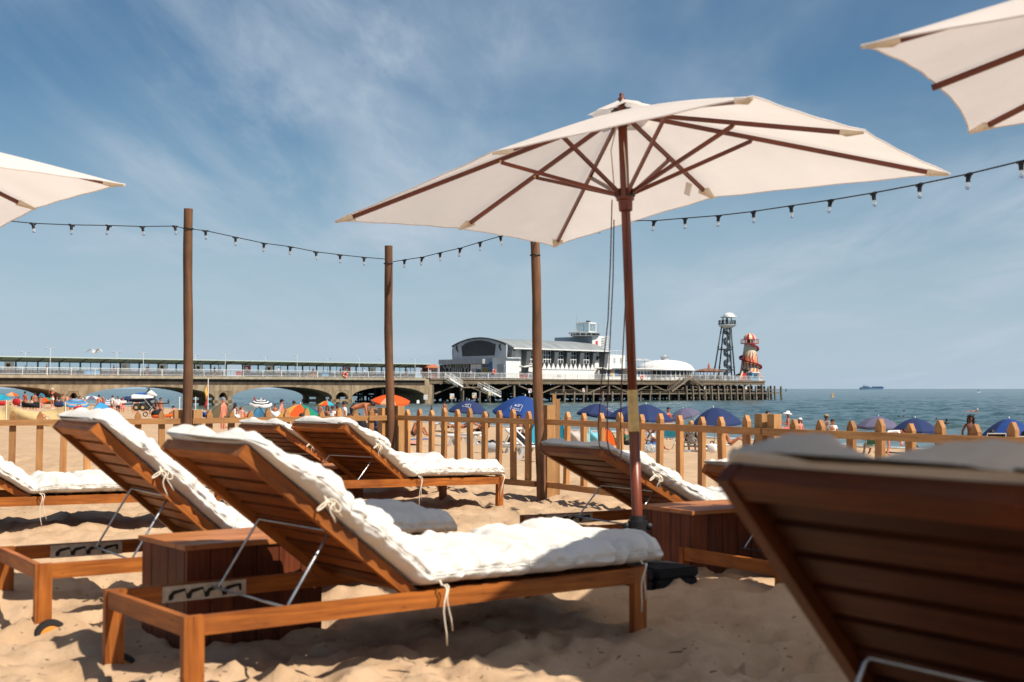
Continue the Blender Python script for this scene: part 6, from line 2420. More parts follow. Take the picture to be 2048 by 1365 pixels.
GARM = {
    'shorts': dict(pts=[('pel', 'spi', .35), 'pel', 'hipL', 'hipR', ('hipL', 'kneL', .55), ('hipR', 'kneR', .55)], edges=[(0, 1), (1, 2), (1, 3), (2, 4), (3, 5)], k=[1.10, 1.16, 1.12, 1.12, 1.35, 1.35], root=1),
    'briefs': dict(pts=[('pel', 'spi', .25), 'pel', 'hipL', 'hipR', ('hipL', 'kneL', .16), ('hipR', 'kneR', .16)], edges=[(0, 1), (1, 2), (1, 3), (2, 4), (3, 5)], k=[1.06, 1.10, 1.08, 1.08, 1.06, 1.06], root=1),
    'tshirt': dict(pts=['pel', 'spi', 'che', ('che', 'nek', .7), 'shoL', 'shoR', ('shoL', 'elbL', .5), ('shoR', 'elbR', .5)], edges=[(0, 1), (1, 2), (2, 3), (2, 4), (2, 5), (4, 6), (5, 7)], k=[1.10, 1.16, 1.10, 1.0, 1.14, 1.14, 1.3, 1.3], root=1),
    'suit': dict(pts=[('pel', 'hipL', .0), 'spi', 'che', ('che', 'nek', .35), 'hipL', 'hipR'], edges=[(0, 1), (1, 2), (2, 3), (0, 4), (0, 5)], k=[1.08, 1.08, 1.08, 1.0, 1.05, 1.05], root=1),
    'bra': dict(pts=[('spi', 'che', .55), ('spi', 'che', .95)], edges=[(0, 1)], k=[1.10, 1.09], root=0),
    'robe': dict(pts=['pel', 'spi', 'che', 'nek', 'shoL', 'shoR', 'elbL', 'elbR', 'wriL', 'wriR', 'hipL', 'hipR', 'kneL', 'kneR', ('kneL', 'ankL', .8), ('kneR', 'ankR', .8)],
                 edges=[(0, 1), (1, 2), (2, 3), (2, 4), (2, 5), (4, 6), (5, 7), (6, 8), (7, 9), (0, 10), (0, 11), (10, 12), (11, 13), (12, 14), (13, 15)], k=[1.12] * 3 + [1.2] + [1.2] * 6 + [1.15] * 2 + [1.3] * 2 + [1.7] * 2, root=1),
    'skirt': dict(pts=['pel', 'hipL', 'hipR', ('hipL', 'kneL', .9), ('hipR', 'kneR', .9)], edges=[(0, 1), (0, 2), (1, 3), (2, 4)], k=[1.12, 1.2, 1.2, 1.9, 1.9], root=0),
}


def garment_mesh(g, ps, fem):
    key = (g, ps, fem)
    if key in _cache: return _cache[key]
    j = pose(ps)
    if fem:
        for k in 'LR': j['sho' + k].x *= .90
    d = GARM[g]
    pts, rads = [], []
    for p, k in zip(d['pts'], d['k']):
        if isinstance(p, str): pts.append(j[p]); rads.append(rad_of(p, fem) * k)
        else:
            a, b_, t = p
            pts.append(j[a].lerp(j[b_], t)); rads.append((rad_of(a, fem) * (1 - t) + rad_of(b_, fem) * t) * k)
    me = skin_mesh(g, pts, d['edges'], rads, d['root'], 1)
    _cache[key] = me
    return me


def head_matrix(ps):
    j = pose(ps)
    up = (j['hd2'] - j['hd0']).normalized()
    fw = V3(0, 1, 0) - up * up.y
    fw = fw.normalized() if fw.length > .25 else V3(0, 0, -1 if ps == 'bend' else 1)
    fw = (fw - up * fw.dot(up)).normalized()
    x = fw.cross(up).normalized()
    M = Matrix((x, fw, up)).transposed().to_4x4()
    M.translation = j['hd1']
    return M


def hair_mesh(kind):
    if ('hair', kind) in _cache: return _cache[('hair', kind)]
    b = MB()
    m, n = 9, 14
    rows = []
    for i in range(m + 1):
        th = math.pi * .62 * i / m
        row = []
        for k in range(n):
            a = 2 * math.pi * k / n
            front = max(0, math.sin(a))
            t = th * (1 - .42 * front)
            r = .098 + .006 * math.sin(5 * a + i)
            row.append((r * math.sin(t) * math.cos(a) * .96, r * math.sin(t) * math.sin(a) * 1.06 - .006, r * math.cos(t) * 1.06 + .018))
        rows.append(row)
    b.grid(np.array(rows), closed_v=True)
    if kind == 'long':
        b.tube([(0, -.07, .03), (0, -.10, -.06), (0, -.11, -.16), (0, -.10, -.27)], [.06, .085, .075, .03], 9)
        for s in (-1, 1): b.tube([(s * .075, -.02, .02), (s * .088, -.01, -.07), (s * .08, -.02, -.17)], [.03, .032, .018], 7)
    if kind == 'bun':
        b.ball((0, -.075, .085), .045, 8, 6)
        b.tube([(.02, -.09, .02), (.05, -.13, -.05), (.04, -.15, -.13)], [.03, .025, .008], 6)
    if kind == 'curly':
        rr = random.Random(4)
        for i in range(46):
            a = rr.uniform(math.pi * .86, math.pi * 2.14); z = rr.uniform(-.17, .10)
            rad = .105 if z < .04 else .085
            b.ball((rad * math.cos(a), rad * math.sin(a) * .95, z), rr.uniform(.028, .042), 6, 4)
    me = b.mesh('hair', True)
    _cache[('hair', kind)] = me
    return me


def hat_mesh(kind):
    if ('hat', kind) in _cache: return _cache[('hat', kind)]
    b = MB()
    if kind == 'sunhat':
        b.lathe([(.001, .135), (.06, .130), (.098, .09), (.106, .045), (.15, .035), (.215, .005), (.217, .0), (.15, .026), (.10, .03)], 20)
    else:
        b.lathe([(.001, .125), (.05, .120), (.092, .085), (.106, .035), (.104, .02)], 16)
        b.hexa([(-.075, .07, .028), (.075, .07, .028), (.055, .185, .012), (-.055, .185, .012), (-.075, .07, .038), (.075, .07, .038), (.055, .185, .020), (-.055, .185, .020)])
    me = b.mesh('hat', 'auto')
    _cache[('hat', kind)] = me
    return me


EYES_ME = MB().ball((.030, .078, .012), .0095, 6, 4).ball((-.030, .078, .012), .0095, 6, 4).mesh('eyes')
MOUTH_ME = MB().box((0, .082, -.045), (.040, .012, .011)).mesh('mouth')
SKINS = {k: mrgb('skin_' + k, *c, rough=.55, var=.05, scale=4) for k, c in dict(fair=(205, 145, 115), tan=(165, 102, 70), brown=(105, 62, 40), deep=(62, 38, 27), rosy=(206, 128, 102)).items()}
HAIRM = {k: mrgb('hair_' + k, *c, rough=.6, var=.15, scale=20) for k, c in dict(dark=(26, 20, 18), brown=(62, 40, 26), blonde=(165, 125, 75), grey=(150, 145, 138)).items()}
CLOTH = {k: mrgb('cloth_' + k, *c, rough=.85, var=.06, scale=6) for k, c in dict(
    red=(170, 30, 34), white=(232, 230, 226), black=(20, 20, 22), navy=(32, 40, 72), blue=(40, 90, 160), pink=(222, 130, 135), grey=(120, 120, 122), khaki=(150, 130, 95), green=(44, 88, 66),
    teal=(30, 120, 140), straw=(205, 185, 150), orange=(220, 100, 40), brown=(92, 58, 40), lilac=(165, 160, 190)).items()}
PRINT = mat('black_white_print', (.55, .55, .53), rough=.85, var=0, col2=(.02, .02, .02), scale=22)
REDPRINT = mat('red_white_print', (.62, .22, .20), rough=.9, var=0, col2=(.38, .06, .05), scale=38)
EYEM = mrgb('eye', 25, 18, 15, rough=.3)
LIPM = mrgb('lip', 140, 70, 62, rough=.5)


def person(label, loc, facing, ps='stand', fem=False, skin='fair', hair=('short', 'dark'), hat=None, wear=(), h=1.72, face=False, group=None, props=None):
    """facing: degrees clockwise from straight away from the camera (180 = towards the camera)"""
    t = thing('person', label, 'person', tuple(loc), -R(facing), group=group)
    s = h / 1.72
    t.scale = (s, s, s)
    ob('body', body_mesh(ps, fem), t, SKINS[skin])
    for g, c in wear:
        ob({'shorts': 'shorts', 'briefs': 'swim_briefs', 'tshirt': 't_shirt', 'suit': 'swimsuit', 'bra': 'bikini_top', 'robe': 'long_clothes', 'skirt': 'skirt'}[g],
           garment_mesh(g, ps, fem), t, c if not isinstance(c, str) else CLOTH[c])
    Mh = head_matrix(ps)
    if hair: ob('hair', hair_mesh(hair[0]), t, HAIRM[hair[1]], M=Mh)
    if hat: ob('hat', hat_mesh(hat[0]), t, CLOTH[hat[1]], M=Mh @ Matrix.Translation((0, 0, .012)))
    if face:
        ob('eyes', EYES_ME, t, EYEM, M=Mh); ob('mouth', MOUTH_ME, t, LIPM, M=Mh)
    return t


def ground_at(px, py_head, h, maxd=420):
    """where on the beach somebody of height h stands if the head shows at this pixel"""
    prev = None
    y = 14.0
    while y < maxd:
        p = at_y(px, py_head, y)
        g = bz(p.x, p.y)
        e = p.z - (g + h)
        if prev is not None and prev < 0 <= e or (prev is not None and prev > 0 >= e):
            return Vector((p.x, p.y, g))
        prev = e
        y *= 1.01
    p = at_y(px, py_head, 110)
    return Vector((p.x, p.y, bz(p.x, p.y)))


def beach_hit(px, py):
    """where the ray through a pixel meets the beach or the water"""
    y = 13.0
    while y < 900:
        p = at_y(px, py, y)
        g = max(bz(p.x, p.y), SEA_Z)
        if p.z <= g: return Vector((p.x, p.y, g))
        y *= 1.006
    return at_y(px, py, 300)


def stand(px, pyh, d, h=1.72):
    """feet so that the head top is at the pixel, at distance d (used where beach and photo disagree a little)"""
    p = at_y(px, pyh, d)
    return Vector((p.x, p.y, p.z - h))


# -------- standing and walking on the sand
def P_(label, px, py, facing, d=None, **k):
    h = k.get('h', 1.72)
    loc = stand(px, py, d, h * .985) if d else ground_at(px, py, h)
    return person(label, loc, facing, **k)


P_('woman in a red swimsuit standing with her back turned, far left', 50, 784, 20, d=112, fem=True, wear=[('suit', 'red')], hair=('bun', 'dark'), skin='tan')
P_('bare backed person with brown hair right of the woman in red', 70, 787, -30, d=112, wear=[('shorts', 'black')], hair=('short', 'brown'), skin='tan', h=1.65)
P_('woman in a straw hat, black top and white shorts, hands raised to her face', 105, 778, 200, d=112, ps='raise', fem=True, wear=[('tshirt', 'black'), ('shorts', 'white')], hat=('sunhat', 'straw'), hair=('short', 'grey'), skin='rosy', h=1.68)
P_('dark haired man near the pier foot, left of the blue parasol', 126, 789, 160, d=130, wear=[('shorts', 'khaki'), ('tshirt', 'khaki')], skin='tan')
P_('bare chested man beside the blue parasol under the pier', 134, 790, 190, d=128, wear=[('shorts', 'red')], skin='fair')
P_('shirtless man seen from behind between the pale and the striped parasols', 198, 791, 10, d=105, wear=[('shorts', 'blue')], skin='rosy')
P_('dark haired person in white behind the striped parasol', 225, 792, 30, d=118, wear=[('tshirt', 'white'), ('shorts', 'grey')], skin='fair')
P_('person in a white top left of the navy parasol', 236, 794, 150, d=116, wear=[('tshirt', 'white'), ('shorts', 'navy')], skin='tan')
P_('dark haired bather in black left of the couple by the water', 312, 800, 170, d=95, fem=True, wear=[('suit', 'black')], hair=('long', 'dark'), skin='tan', h=1.62)
P_('bare chested man in dark trunks standing by the jet ski', 321, 797, 180, d=95, wear=[('shorts', 'navy')], skin='tan')
P_('man in black trunks and grey cap standing side on right of the tall pole', 447, 797, -75, d=57, ps='stand', wear=[('briefs', 'black')], hat=('cap', 'grey'), hair=('short', 'grey'), skin='rosy', h=1.74)
P_('small child in pink at the water left of the striped parasol', 484, 814, 160, d=70, fem=True, wear=[('suit', 'pink')], h=1.15, hair=('short', 'brown'))
P_('bearded man in a black cap holding something, beside the big rainbow parasol', 563, 801, 80, d=68, ps='hold', wear=[('shorts', 'navy')], hat=('cap', 'black'), skin='rosy', h=1.76)
P_('tanned bather with dark hair behind the top of the rainbow parasol', 588, 803, -60, d=72, wear=[('shorts', 'navy')], skin='tan')
P_('dark haired boy in the shallows left of the man with the cap', 550, 810, 170, d=82, wear=[('shorts', 'black')], skin='tan', h=1.35)
P_('woman in a white top standing under the small orange parasol', 665, 813, 20, d=64, fem=True, wear=[('tshirt', 'white'), ('shorts', 'grey')], skin='tan', hair=('bun', 'brown'), h=1.6)
P_('reddish dressed person standing under the small orange parasol', 655, 813, 200, d=66, fem=True, wear=[('suit', 'brown')], skin='tan', hair=('long', 'brown'), h=1.6)
P_('dark haired man in a loose white shirt looking down', 688, 804, 60, d=58, wear=[('tshirt', 'white'), ('shorts', 'black')], skin='tan')
P_('bare backed man in black shorts bending far forward left of the corner pole', 706, 0, 90, ps='bend', wear=[('shorts', 'black')], skin='tan', d=1) if False else None
_p = stand(705, 812, 46, 1.02)
person('bare backed man in black shorts bending far forward left of the corner pole', _p, 90, ps='bend', wear=[('shorts', 'black')], skin='tan', h=1.78)
P_('pair of wading bathers, the nearer in pink shorts, before the pier piles', 889, 804, 10, d=115, wear=[('shorts', 'pink')], skin='tan', h=1.7)
P_('man in a grey cap wading behind the third fence picket from the right post', 1652, 831, 165, d=58, wear=[('tshirt', 'grey'), ('shorts', 'khaki')], hat=('cap', 'khaki'), skin='brown', hair=('short', 'dark'))
P_('woman in a white t-shirt with a dark strap looking down by the water', 1665, 840, 190, d=55, fem=True, ps='hold', wear=[('tshirt', 'white'), ('shorts', 'khaki')], skin='tan', hair=('short', 'brown'), face=True, h=1.62)
P_('woman in a white sunhat and dark bikini holding a drink', 1576, 825, -75, d=56, fem=True, ps='hold', wear=[('bra', 'black'), ('briefs', 'black')], hat=('sunhat', 'white'), skin='tan', hair=('short', 'dark'), face=True, h=1.66)
P_('child in a white cap and pink swimsuit by the woman in the sunhat', 1600, 838, 160, d=56, fem=True, wear=[('suit', 'pink')], hat=('cap', 'white'), skin='rosy', hair=('long', 'brown'), h=1.35)
P_('bare shouldered person behind the sturdy fence post at the right', 1535, 824, 150, d=56, wear=[('shorts', 'black')], skin='rosy', face=True)
P_('person in full black clothing bending at the water edge', 1514, 838, -70, d=58, ps='walk', wear=[('robe', 'black')], skin='deep', hair=('long', 'dark'), h=1.62)
P_('curly dark haired woman in black bikini bottoms walking out of the sea', 1941, 832, 185, d=44, fem=True, ps='walk', wear=[('briefs', 'black'), ('bra', 'brown')], hair=('curly', 'dark'), skin='brown', face=True, h=1.70)
_rr = random.Random(21)
_spots = [(12, 792, 'red', 'the far left tent tip'), (38, 795, 'navy', 'the left edge rucksack'), (64, 793, 'white', 'the bare backed person at the far left'), (82, 792, 'pink', 'the tiny blue tent'),
          (115, 794, 'black', 'the woman in white shorts, to her right'), (141, 793, 'grey', 'the blue parasol under the arch'), (160, 793, 'teal', 'the lilac parasol, to its left'), (170, 796, 'white', 'the big blue ringed parasol'),
          (206, 795, 'red', 'the shirtless man seen from behind'), (246, 797, 'pink', 'the plain navy parasol, to its left'), (268, 797, 'white', 'the jet ski, to its left'), (276, 798, 'black', 'the jet ski, at its stern'),
          (292, 798, 'navy', 'the jet ski, at its handlebar'), (300, 799, 'brown', 'the jet ski, at its bow'), (470, 807, 'white', 'the olive tent, to its right'), (640, 808, 'pink', 'the small orange parasol, to its left'),
          (675, 810, 'black', 'the small orange parasol, to its right'), (735, 812, 'blue', 'the corner pole, to its left'), (748, 815, 'black', 'the post of the corner pole')]
for _i, (_px, _py, _c, _w) in enumerate(_spots):
    _f = _i % 2 == 0
    P_('distant %s in %s by %s' % ('woman' if _f else 'man', _c, _w), _px, _py, _rr.uniform(0, 360), d=_rr.uniform(100, 135) if _px < 330 else _rr.uniform(78, 95), fem=_f,
       ps=_rr.choice(['stand', 'hold', 'walk', 'stand']), skin=_rr.choice(['fair', 'tan', 'rosy', 'tan']), hair=('long' if _f else 'short', _rr.choice(['dark', 'brown', 'blonde'])),
       wear=[('suit' if _f else 'shorts', _c)], h=_rr.uniform(1.58, 1.78))
# -------- in the water


def swim(label, px, py_head, py_water, d=None, **k):
    """someone standing in the sea: head and water line given"""
    w = on_z(px, py_water, SEA_Z)
    p = at_y(px, py_head, w.y)
    h = k.pop('h', 1.7)
    return person(label, (p.x, p.y, p.z - h * .985), k.pop('facing', 180), h=h, **k)


swim('lone dark haired swimmer, only the head showing, right of the pier end', 1808, 821, 825.5, facing=20, skin='tan')
swim('left one of two bathers side by side in the sea at the right', 1797, 832, 839, facing=200, skin='tan', fem=True)
swim('right one of two bathers side by side in the sea at the right', 1808, 832, 839, facing=160, skin='rosy')
swim('small bather in the shallows above the right navy parasols', 1873, 837, 845, facing=120, skin='tan', h=1.5)
swim('dark skinned boy standing waist deep in the sea at the right', 1893, 839, 858, facing=185, skin='deep', h=1.5, wear=[('shorts', 'black')])
swim('dark figure splashing in the sea right of the jet ski', 337, 799, 809, facing=150, skin='deep', ps='hold', h=1.6)
swim('person in red standing in the sea above the black striped parasol', 509, 793, 805, facing=170, skin='tan', wear=[('tshirt', 'red'), ('shorts', 'red')])
swim('left of three small heads in the sea above the striped parasol', 520, 797, 801, skin='tan')
swim('middle of three small heads in the sea above the striped parasol', 524, 798, 801, skin='tan')
swim('right of three small heads in the sea above the striped parasol', 529, 797, 801, skin='tan')
swim('dark haired bather wading left of the wading pair', 863, 812, 824, facing=60, skin='brown')
w_ = on_z(1945, 827, SEA_Z)
t = thing('lilo', 'brown float drifting on the sea with a bather lying on it', 'float', (w_.x, w_.y, SEA_Z), R(0))
b = MB()
for q in (-.25, 0, .25): b.tube([(-1.0, q, .06), (.95, q, .06)], .12, 8)
b.build('air_bed', CLOTH['brown'], t, True)
person('bather with a pale cap lying face down on the float', (w_.x, w_.y, SEA_Z + .10), 90, ps='float', skin='tan', wear=[('shorts', 'red')], hat=('cap', 'white'))


# -------- sitting and lying
def S_(label, px, py_base, facing, ps='sit', lift=0, **k):
    p = beach_hit(px, py_base)
    return person(label, (p.x, p.y, p.z + lift), facing, ps=ps, **k)


S_('shirtless man sitting on the sand with his back turned, left of the tall pole', 352, 838, -60, skin='rosy', wear=[('shorts', 'black')], hair=('short', 'dark'))
S_('dark haired boy crouching behind the fence under the man in the white shirt', 689, 862, 120, skin='tan', wear=[('tshirt', 'white')], hair=('short', 'dark'))
S_('person in black sitting behind the fence, left of the corner pole', 728, 880, -20, skin='tan', wear=[('tshirt', 'black'), ('shorts', 'black')], hair=('long', 'dark'), fem=True)
S_('person in a navy shirt sitting on the red patterned inflatable', 758, 880, -40, skin='tan', wear=[('tshirt', 'navy'), ('shorts', 'navy')], lift=.25)
S_('sunbather in a white top sitting with her back turned right of the corner pole', 806, 880, 0, ps='sit', fem=True, skin='tan', wear=[('tshirt', 'white'), ('briefs', 'navy')], hair=('long', 'brown'))
S_('brown skinned bather sitting on a blue towel between the pickets', 826, 874, 60, ps='sit', skin='tan', wear=[('shorts', 'brown')], hair=('short', 'dark'))
S_('person lying on the nearest white plastic sunbed left of the blue parasol', 925, 872, 80, ps='lie', lift=.30, skin='tan', wear=[('shorts', 'navy')])
S_('person sitting in dark clothes on a sunbed behind the leaning back', 965, 882, -40, ps='chair', skin='tan', wear=[('tshirt', 'black'), ('shorts', 'black')])
S_('bare chested man sitting under the bright blue parasol', 1040, 893, 170, ps='chair', skin='brown', wear=[('shorts', 'black')])
S_('woman in dark clothing sitting by the orange shelter', 1256, 893, -30, ps='sit', fem=True, skin='tan', wear=[('tshirt', 'green'), ('shorts', 'black')])
S_('woman in a straw hat sitting just right of the umbrella pole', 1294, 902, 90, ps='sit', fem=True, skin='tan', wear=[('tshirt', 'white'), ('shorts', 'blue')], hat=('sunhat', 'straw'))
S_('bare chested man sitting by the teal folding chair', 1311, 900, -90, ps='sit', skin='tan', wear=[('shorts', 'red')])
S_('small figure at the water left of the two overlapping dark parasols', 1337, 882, 150, ps='stand', fem=True, skin='tan', wear=[('suit', 'red')], h=1.6)
S_('person in a black and white print sitting in a chair, back turned', 1383, 905, 10, ps='chair', fem=True, skin='tan', wear=[('robe', PRINT)], hair=('short', 'blonde'))
S_('woman sitting on the sand with bent legs left of the figure in black', 1460, 894, 100, ps='sitback', fem=True, skin='tan', wear=[('bra', 'black'), ('briefs', 'black')], hair=('long', 'dark'))
S_('woman in white bending low over the sand beside the green chair', 1776, 912, 110, ps='bend', fem=True, skin='rosy', wear=[('tshirt', 'white'), ('briefs', 'white')], h=1.5)
S_('large bare backed person sitting in the green chair', 1748, 912, -10, ps='chair', skin='tan', wear=[('shorts', 'white')])
S_('young woman with plaited brown hair sitting side on, dark straps on her back', 1858, 946, -78, ps='sitlow', fem=True, skin='rosy', wear=[('bra', 'black'), ('skirt', REDPRINT)], hair=('bun', 'brown'), face=True)
S_('dark skinned person in black sitting in the chair under the right parasol', 1985, 925, 20, ps='chair', skin='deep', wear=[('tshirt', 'black'), ('shorts', 'black')])
S_('dark haired person in a chair at the right edge of the photo', 2046, 932, 10, ps='chair', skin='brown', wear=[('tshirt', 'brown'), ('shorts', 'black')], hair=('long', 'dark'))
S_('person lounging among the red bags at the far left', 17, 814, 60, ps='sitback', skin='fair', wear=[('shorts', 'black')], hair=('short', 'blonde'))
S_('person in red sitting under the pale striped parasol at the left', 218, 822, 30, ps='sit', skin='rosy', wear=[('tshirt', 'red')])
S_('person in orange sitting in front of the blue windbreak tent', 243, 820, -60, ps='sit', skin='rosy', wear=[('tshirt', 'pink')])
S_('person in orange trunks lying on a towel behind the fence, left of the blue tent', 488, 838, 60, ps='sitback', skin='tan', wear=[('shorts', 'orange')])
S_('person sitting low behind the fence rail between the two hidden loungers', 596, 872, 20, ps='sit', skin='tan', wear=[('tshirt', 'white')], hair=('short', 'dark'))

# -------- people on the pier
for k, (px, v, m_, lab) in enumerate([(93, 2.5, 'black', 'dark figure on the pier left of the tall lamp post'), (227, 2.5, 'black', 'dark figure on the pier under the left shelter, middle'), (294, 2.5, 'navy', 'dark figure on the pier by the lamp left of the tall pole'),
                                     (429, 2.5, 'black', 'left of two dark figures at the end of the left shelter'), (440, 2.5, 'navy', 'right of two dark figures at the end of the left shelter'),
                                     (557, 2.5, 'white', 'pale figure under the left part of the middle shelter'), (626, 2.5, 'black', 'dark figure right of the lamp over the middle shelter'),
                                     (681, 1.5, 'black', 'dark walker by the orange life ring above the third arches'), (729, 1.5, 'white', 'walker in white left of the back corner pole'),
                                     (814, 2.5, 'black', 'dark figure near the right end of the middle shelter'), (843, 2.5, 'black', 'dark figure by the small canopy on the pier'),
                                     (860, 1.2, 'white', 'figure in white in front of the red roofed kiosk'), (1295, 2.0, 'black', 'dark figure in front of the domed cafe, right of the umbrella pole'), (941, 1.5, 'white', 'figure in white before the theatre entrance')]):
    person(lab, pw(PU(px, v), v, DZ), [90, -90, 200, 20][k % 4], ps='walk' if k % 2 else 'stand', skin='tan', wear=[('tshirt', m_), ('shorts', 'navy')])
tw = bpy.data.objects['zip_tower'].location
for dx, lab in ((-.9, 'left of two people standing on the lookout tower platform'), (.0, 'right of two people standing on the lookout tower platform')):
    person(lab, (tw.x + dx, tw.y - .8, PZ(1455, 651, 10.) + .12), 170 + 40 * dx, skin='tan', wear=[('robe', 'black')])


# ================================================================== PARASOLS ON THE BEACH
def parasol(label, px, py, wpx, cols, rad=1.1, tilt=0, taz=0, drop=.34, valance=.10, n=8, d=None, logo=None, rings=None, group='beach parasols', rot=0.0):
    """px,py: tip; wpx: width of the canopy in photo pixels; cols: one material per panel in turn (or per ring)"""
    if d: rad = d * wpx / (2 * F)
    d = d or F * 2 * rad / wpx
    tip = at_y(px, py, d)
    g = max(bz(tip.x, tip.y), SEA_Z - .2)
    t = thing('beach_parasol', label, 'parasol', (tip.x, tip.y, g), R(rot), group=group)
    hgt = tip.z - g
    ax = Vector((math.sin(R(tilt)) * math.sin(R(taz)), math.sin(R(tilt)) * math.cos(R(taz)), math.cos(R(tilt))))
    top = Vector((0, 0, hgt))
    Q = ax.to_track_quat('Z', 'Y').to_matrix().to_4x4()
    Mt = Matrix.Translation(top) @ Q
    b = MB(); b.tube([Vector((0, 0, -.2)), top - ax * drop * rad * 1.6, top - ax * .01], .018, 8); b.build('pole', WPAINT, t, True)
    b = MB(); b.ball((0, 0, .03), (.022, .022, .05), 8, 6, M=None)
    for i in range(len(b.v)): b.v[i] = tuple(Mt @ Vector(b.v[i]))
    b.build('tip', WPAINT, t, True)
    drp = drop * 2 * rad

    def P(f, a):
        r = rad * f
        z = -drp * (f ** 1.75)
        return r, z
    for i in range(n):
        a0, a1 = 2 * math.pi * i / n, 2 * math.pi * (i + 1) / n
        segs = rings or [(0, 1, cols[i % len(cols)])]
        for (f0, f1, m_) in segs:
            b = MB()
            K = 7
            J = max(2, int(7 * (f1 - f0)) + 1)
            rows = []
            for q in range(J + 1):
                f = f0 + (f1 - f0) * q / J
                row = []
                for k in range(K + 1):
                    s = k / K
                    a = a0 + (a1 - a0) * s
                    c = 4 * s * (1 - s)
                    chord = math.cos((a1 - a0) / 2) / math.cos((a1 - a0) * (s - .5))
                    r, z = P(max(f, .004), a)
                    row.append(tuple(Mt @ Vector((r * chord * math.cos(a), r * chord * math.sin(a), z + .012 * c * f))))
                rows.append(row)
            b.grid(np.array(rows))
            pn = b.build('panel', m_, t, True)
            if f1 == 1 and valance:
                b = MB()
                row0 = [Vector(p) for p in rows[-1]]
                lo = []
                for k, p in enumerate(row0):
                    s = k / K
                    lo.append(tuple(p - ax * (valance * (.75 + .25 * (4 * s * (1 - s))) * (1 if k not in (0, K) else .75))))
                b.grid(np.array([[tuple(p) for p in row0], lo]))
                b.build('valance', m_, pn)
    b = MB()
    for i in range(n):
        a = 2 * math.pi * i / n
        pts = [Mt @ Vector((P(f, a)[0] * math.cos(a), P(f, a)[0] * math.sin(a), P(f, a)[1] - .012)) for f in (.02, .35, .7, .99)]
        b.tube(pts, .006, 5)
    b.build('ribs', STEEL, t)
    if logo:
        s1, s2, az = logo
        # lettering lies on one panel, following its slope
        a = R(az)
        f = .66
        e = .03
        def S(f_, a_): 
            r, z = P(f_, a_); return Mt @ Vector((r * math.cos(a_), r * math.sin(a_), z))
        p0 = S(f, a)
        up_ = (S(f - e, a) - S(f + e, a)).normalized()
        rt = (S(f, a + .05) - S(f, a - .05)).normalized()
        nn = rt.cross(up_).normalized()
        if nn.dot(ax) < 0: rt = -rt; nn = rt.cross(up_).normalized()
        Mx = Matrix((rt, up_, nn)).transposed().to_4x4()
        Mx.translation = p0 + nn * .03
        for s, dy, sz in ((s1, .07, .12), (s2, -.07, .08)):
            if s:
                o = ob('lettering', text_cached(s, sz), t, WPAINT, M=Mx @ Matrix.Translation((0, dy, 0)))
        fr = MB()
        fr.box((.19, 0, 0), (.010, .30, .004)); fr.box((.09, .15, 0), (.20, .010, .004)); fr.box((.09, -.15, 0), (.20, .010, .004)); fr.box((-.19, -.07, 0), (.010, .16, .004))
        ob('logo_frame', fr.mesh('logo_frame'), t, WPAINT, M=Mx)
    return t


_tx = {}


def text_cached(s, sz):
    if (s, sz) not in _tx: _tx[(s, sz)] = text_mesh(s, sz)
    return _tx[(s, sz)]


def cl(name, r, g, b_): return mrgb('parasol_' + name, r, g, b_, rough=.85, var=.03, scale=3, trans=.25)


NAVY, BLUE, LIL, WHT, SKY = cl('navy', 40, 56, 100), cl('blue', 32, 68, 134), cl('faded', 104, 102, 128), cl('white', 225, 226, 230), cl('sky', 70, 150, 200)
YEL, ORA, GRN, RED_, BEI = cl('yellow', 224, 170, 84), cl('orange', 222, 88, 28), cl('green', 20, 130, 100), cl('red', 190, 40, 40), cl('beige', 205, 160, 120)
BLK, AQ = cl('black', 24, 26, 34), cl('aqua', 60, 165, 185)
LOGO = ('BCP', 'Council')
GN = 'navy parasols for hire on the beach'
parasol('faded navy parasol with a bright rib, left of the bright blue one', 938, 801, 86, [NAVY], drop=0.26, group=GN, rot=10, logo=LOGO + (195,), tilt=4, taz=120)
parasol('bright blue parasol behind the pole under the umbrella, biggest of the parasols', 1050, 793, 118, [BLUE], drop=0.33, group=GN, rot=5, logo=LOGO + (205,), tilt=14, taz=140)
parasol('navy parasol with its printed panel to the left, first right of the pole', 1198, 808, 90, [NAVY], drop=0.26, group=GN, rot=30, logo=LOGO + (200,), tilt=8, taz=100)
parasol('navy parasol half hidden behind the umbrella pole', 1258, 812, 92, [NAVY], drop=0.25, group=GN, rot=12, tilt=3)
parasol('navy parasol just right of the umbrella pole, logo facing the camera', 1292, 809, 108, [NAVY], drop=0.29, group=GN, rot=0, logo=LOGO + (240,), d=56)
parasol('small faded lilac parasol tilted to the left, behind two navy ones', 1366, 817, 66, [LIL], drop=0.23, group=GN, rot=20, tilt=16, taz=-90, d=76)
parasol('navy parasol with the clearest white logo, right of the lilac one', 1427, 816, 110, [NAVY], drop=0.31, group=GN, rot=22, logo=LOGO + (255,), tilt=7, taz=-80)
parasol('faded purple parasol, left of the pair at the right', 1757, 833, 92, [LIL], drop=0.25, group=GN, rot=10, logo=LOGO + (235,), tilt=4, taz=60)
parasol('navy parasol, right of the pair before the swimmers', 1830, 837, 98, [NAVY], drop=0.26, group=GN, rot=0, logo=LOGO + (205,), d=52)
parasol('royal blue parasol at the right edge of the photo', 2018, 838, 116, [NAVY, BLUE, BLUE, BLUE], drop=0.33, group=GN, rot=-10, logo=LOGO + (262,), d=46)
GC = 'coloured parasols on the far beach'
parasol('large rainbow parasol in yellow, orange and green behind the fence', 601, 809, 100, [BLUE, WHT, YEL, YEL, ORA, GRN, BLUE, RED_], drop=.27, group=GC, rot=-112, rad=1.15, d=58)
parasol('small yellow, orange and navy parasol over two standing people', 654, 802, 36, [ORA, AQ, NAVY, YEL], drop=.22, group=GC, rot=-120, rad=.75, d=88)
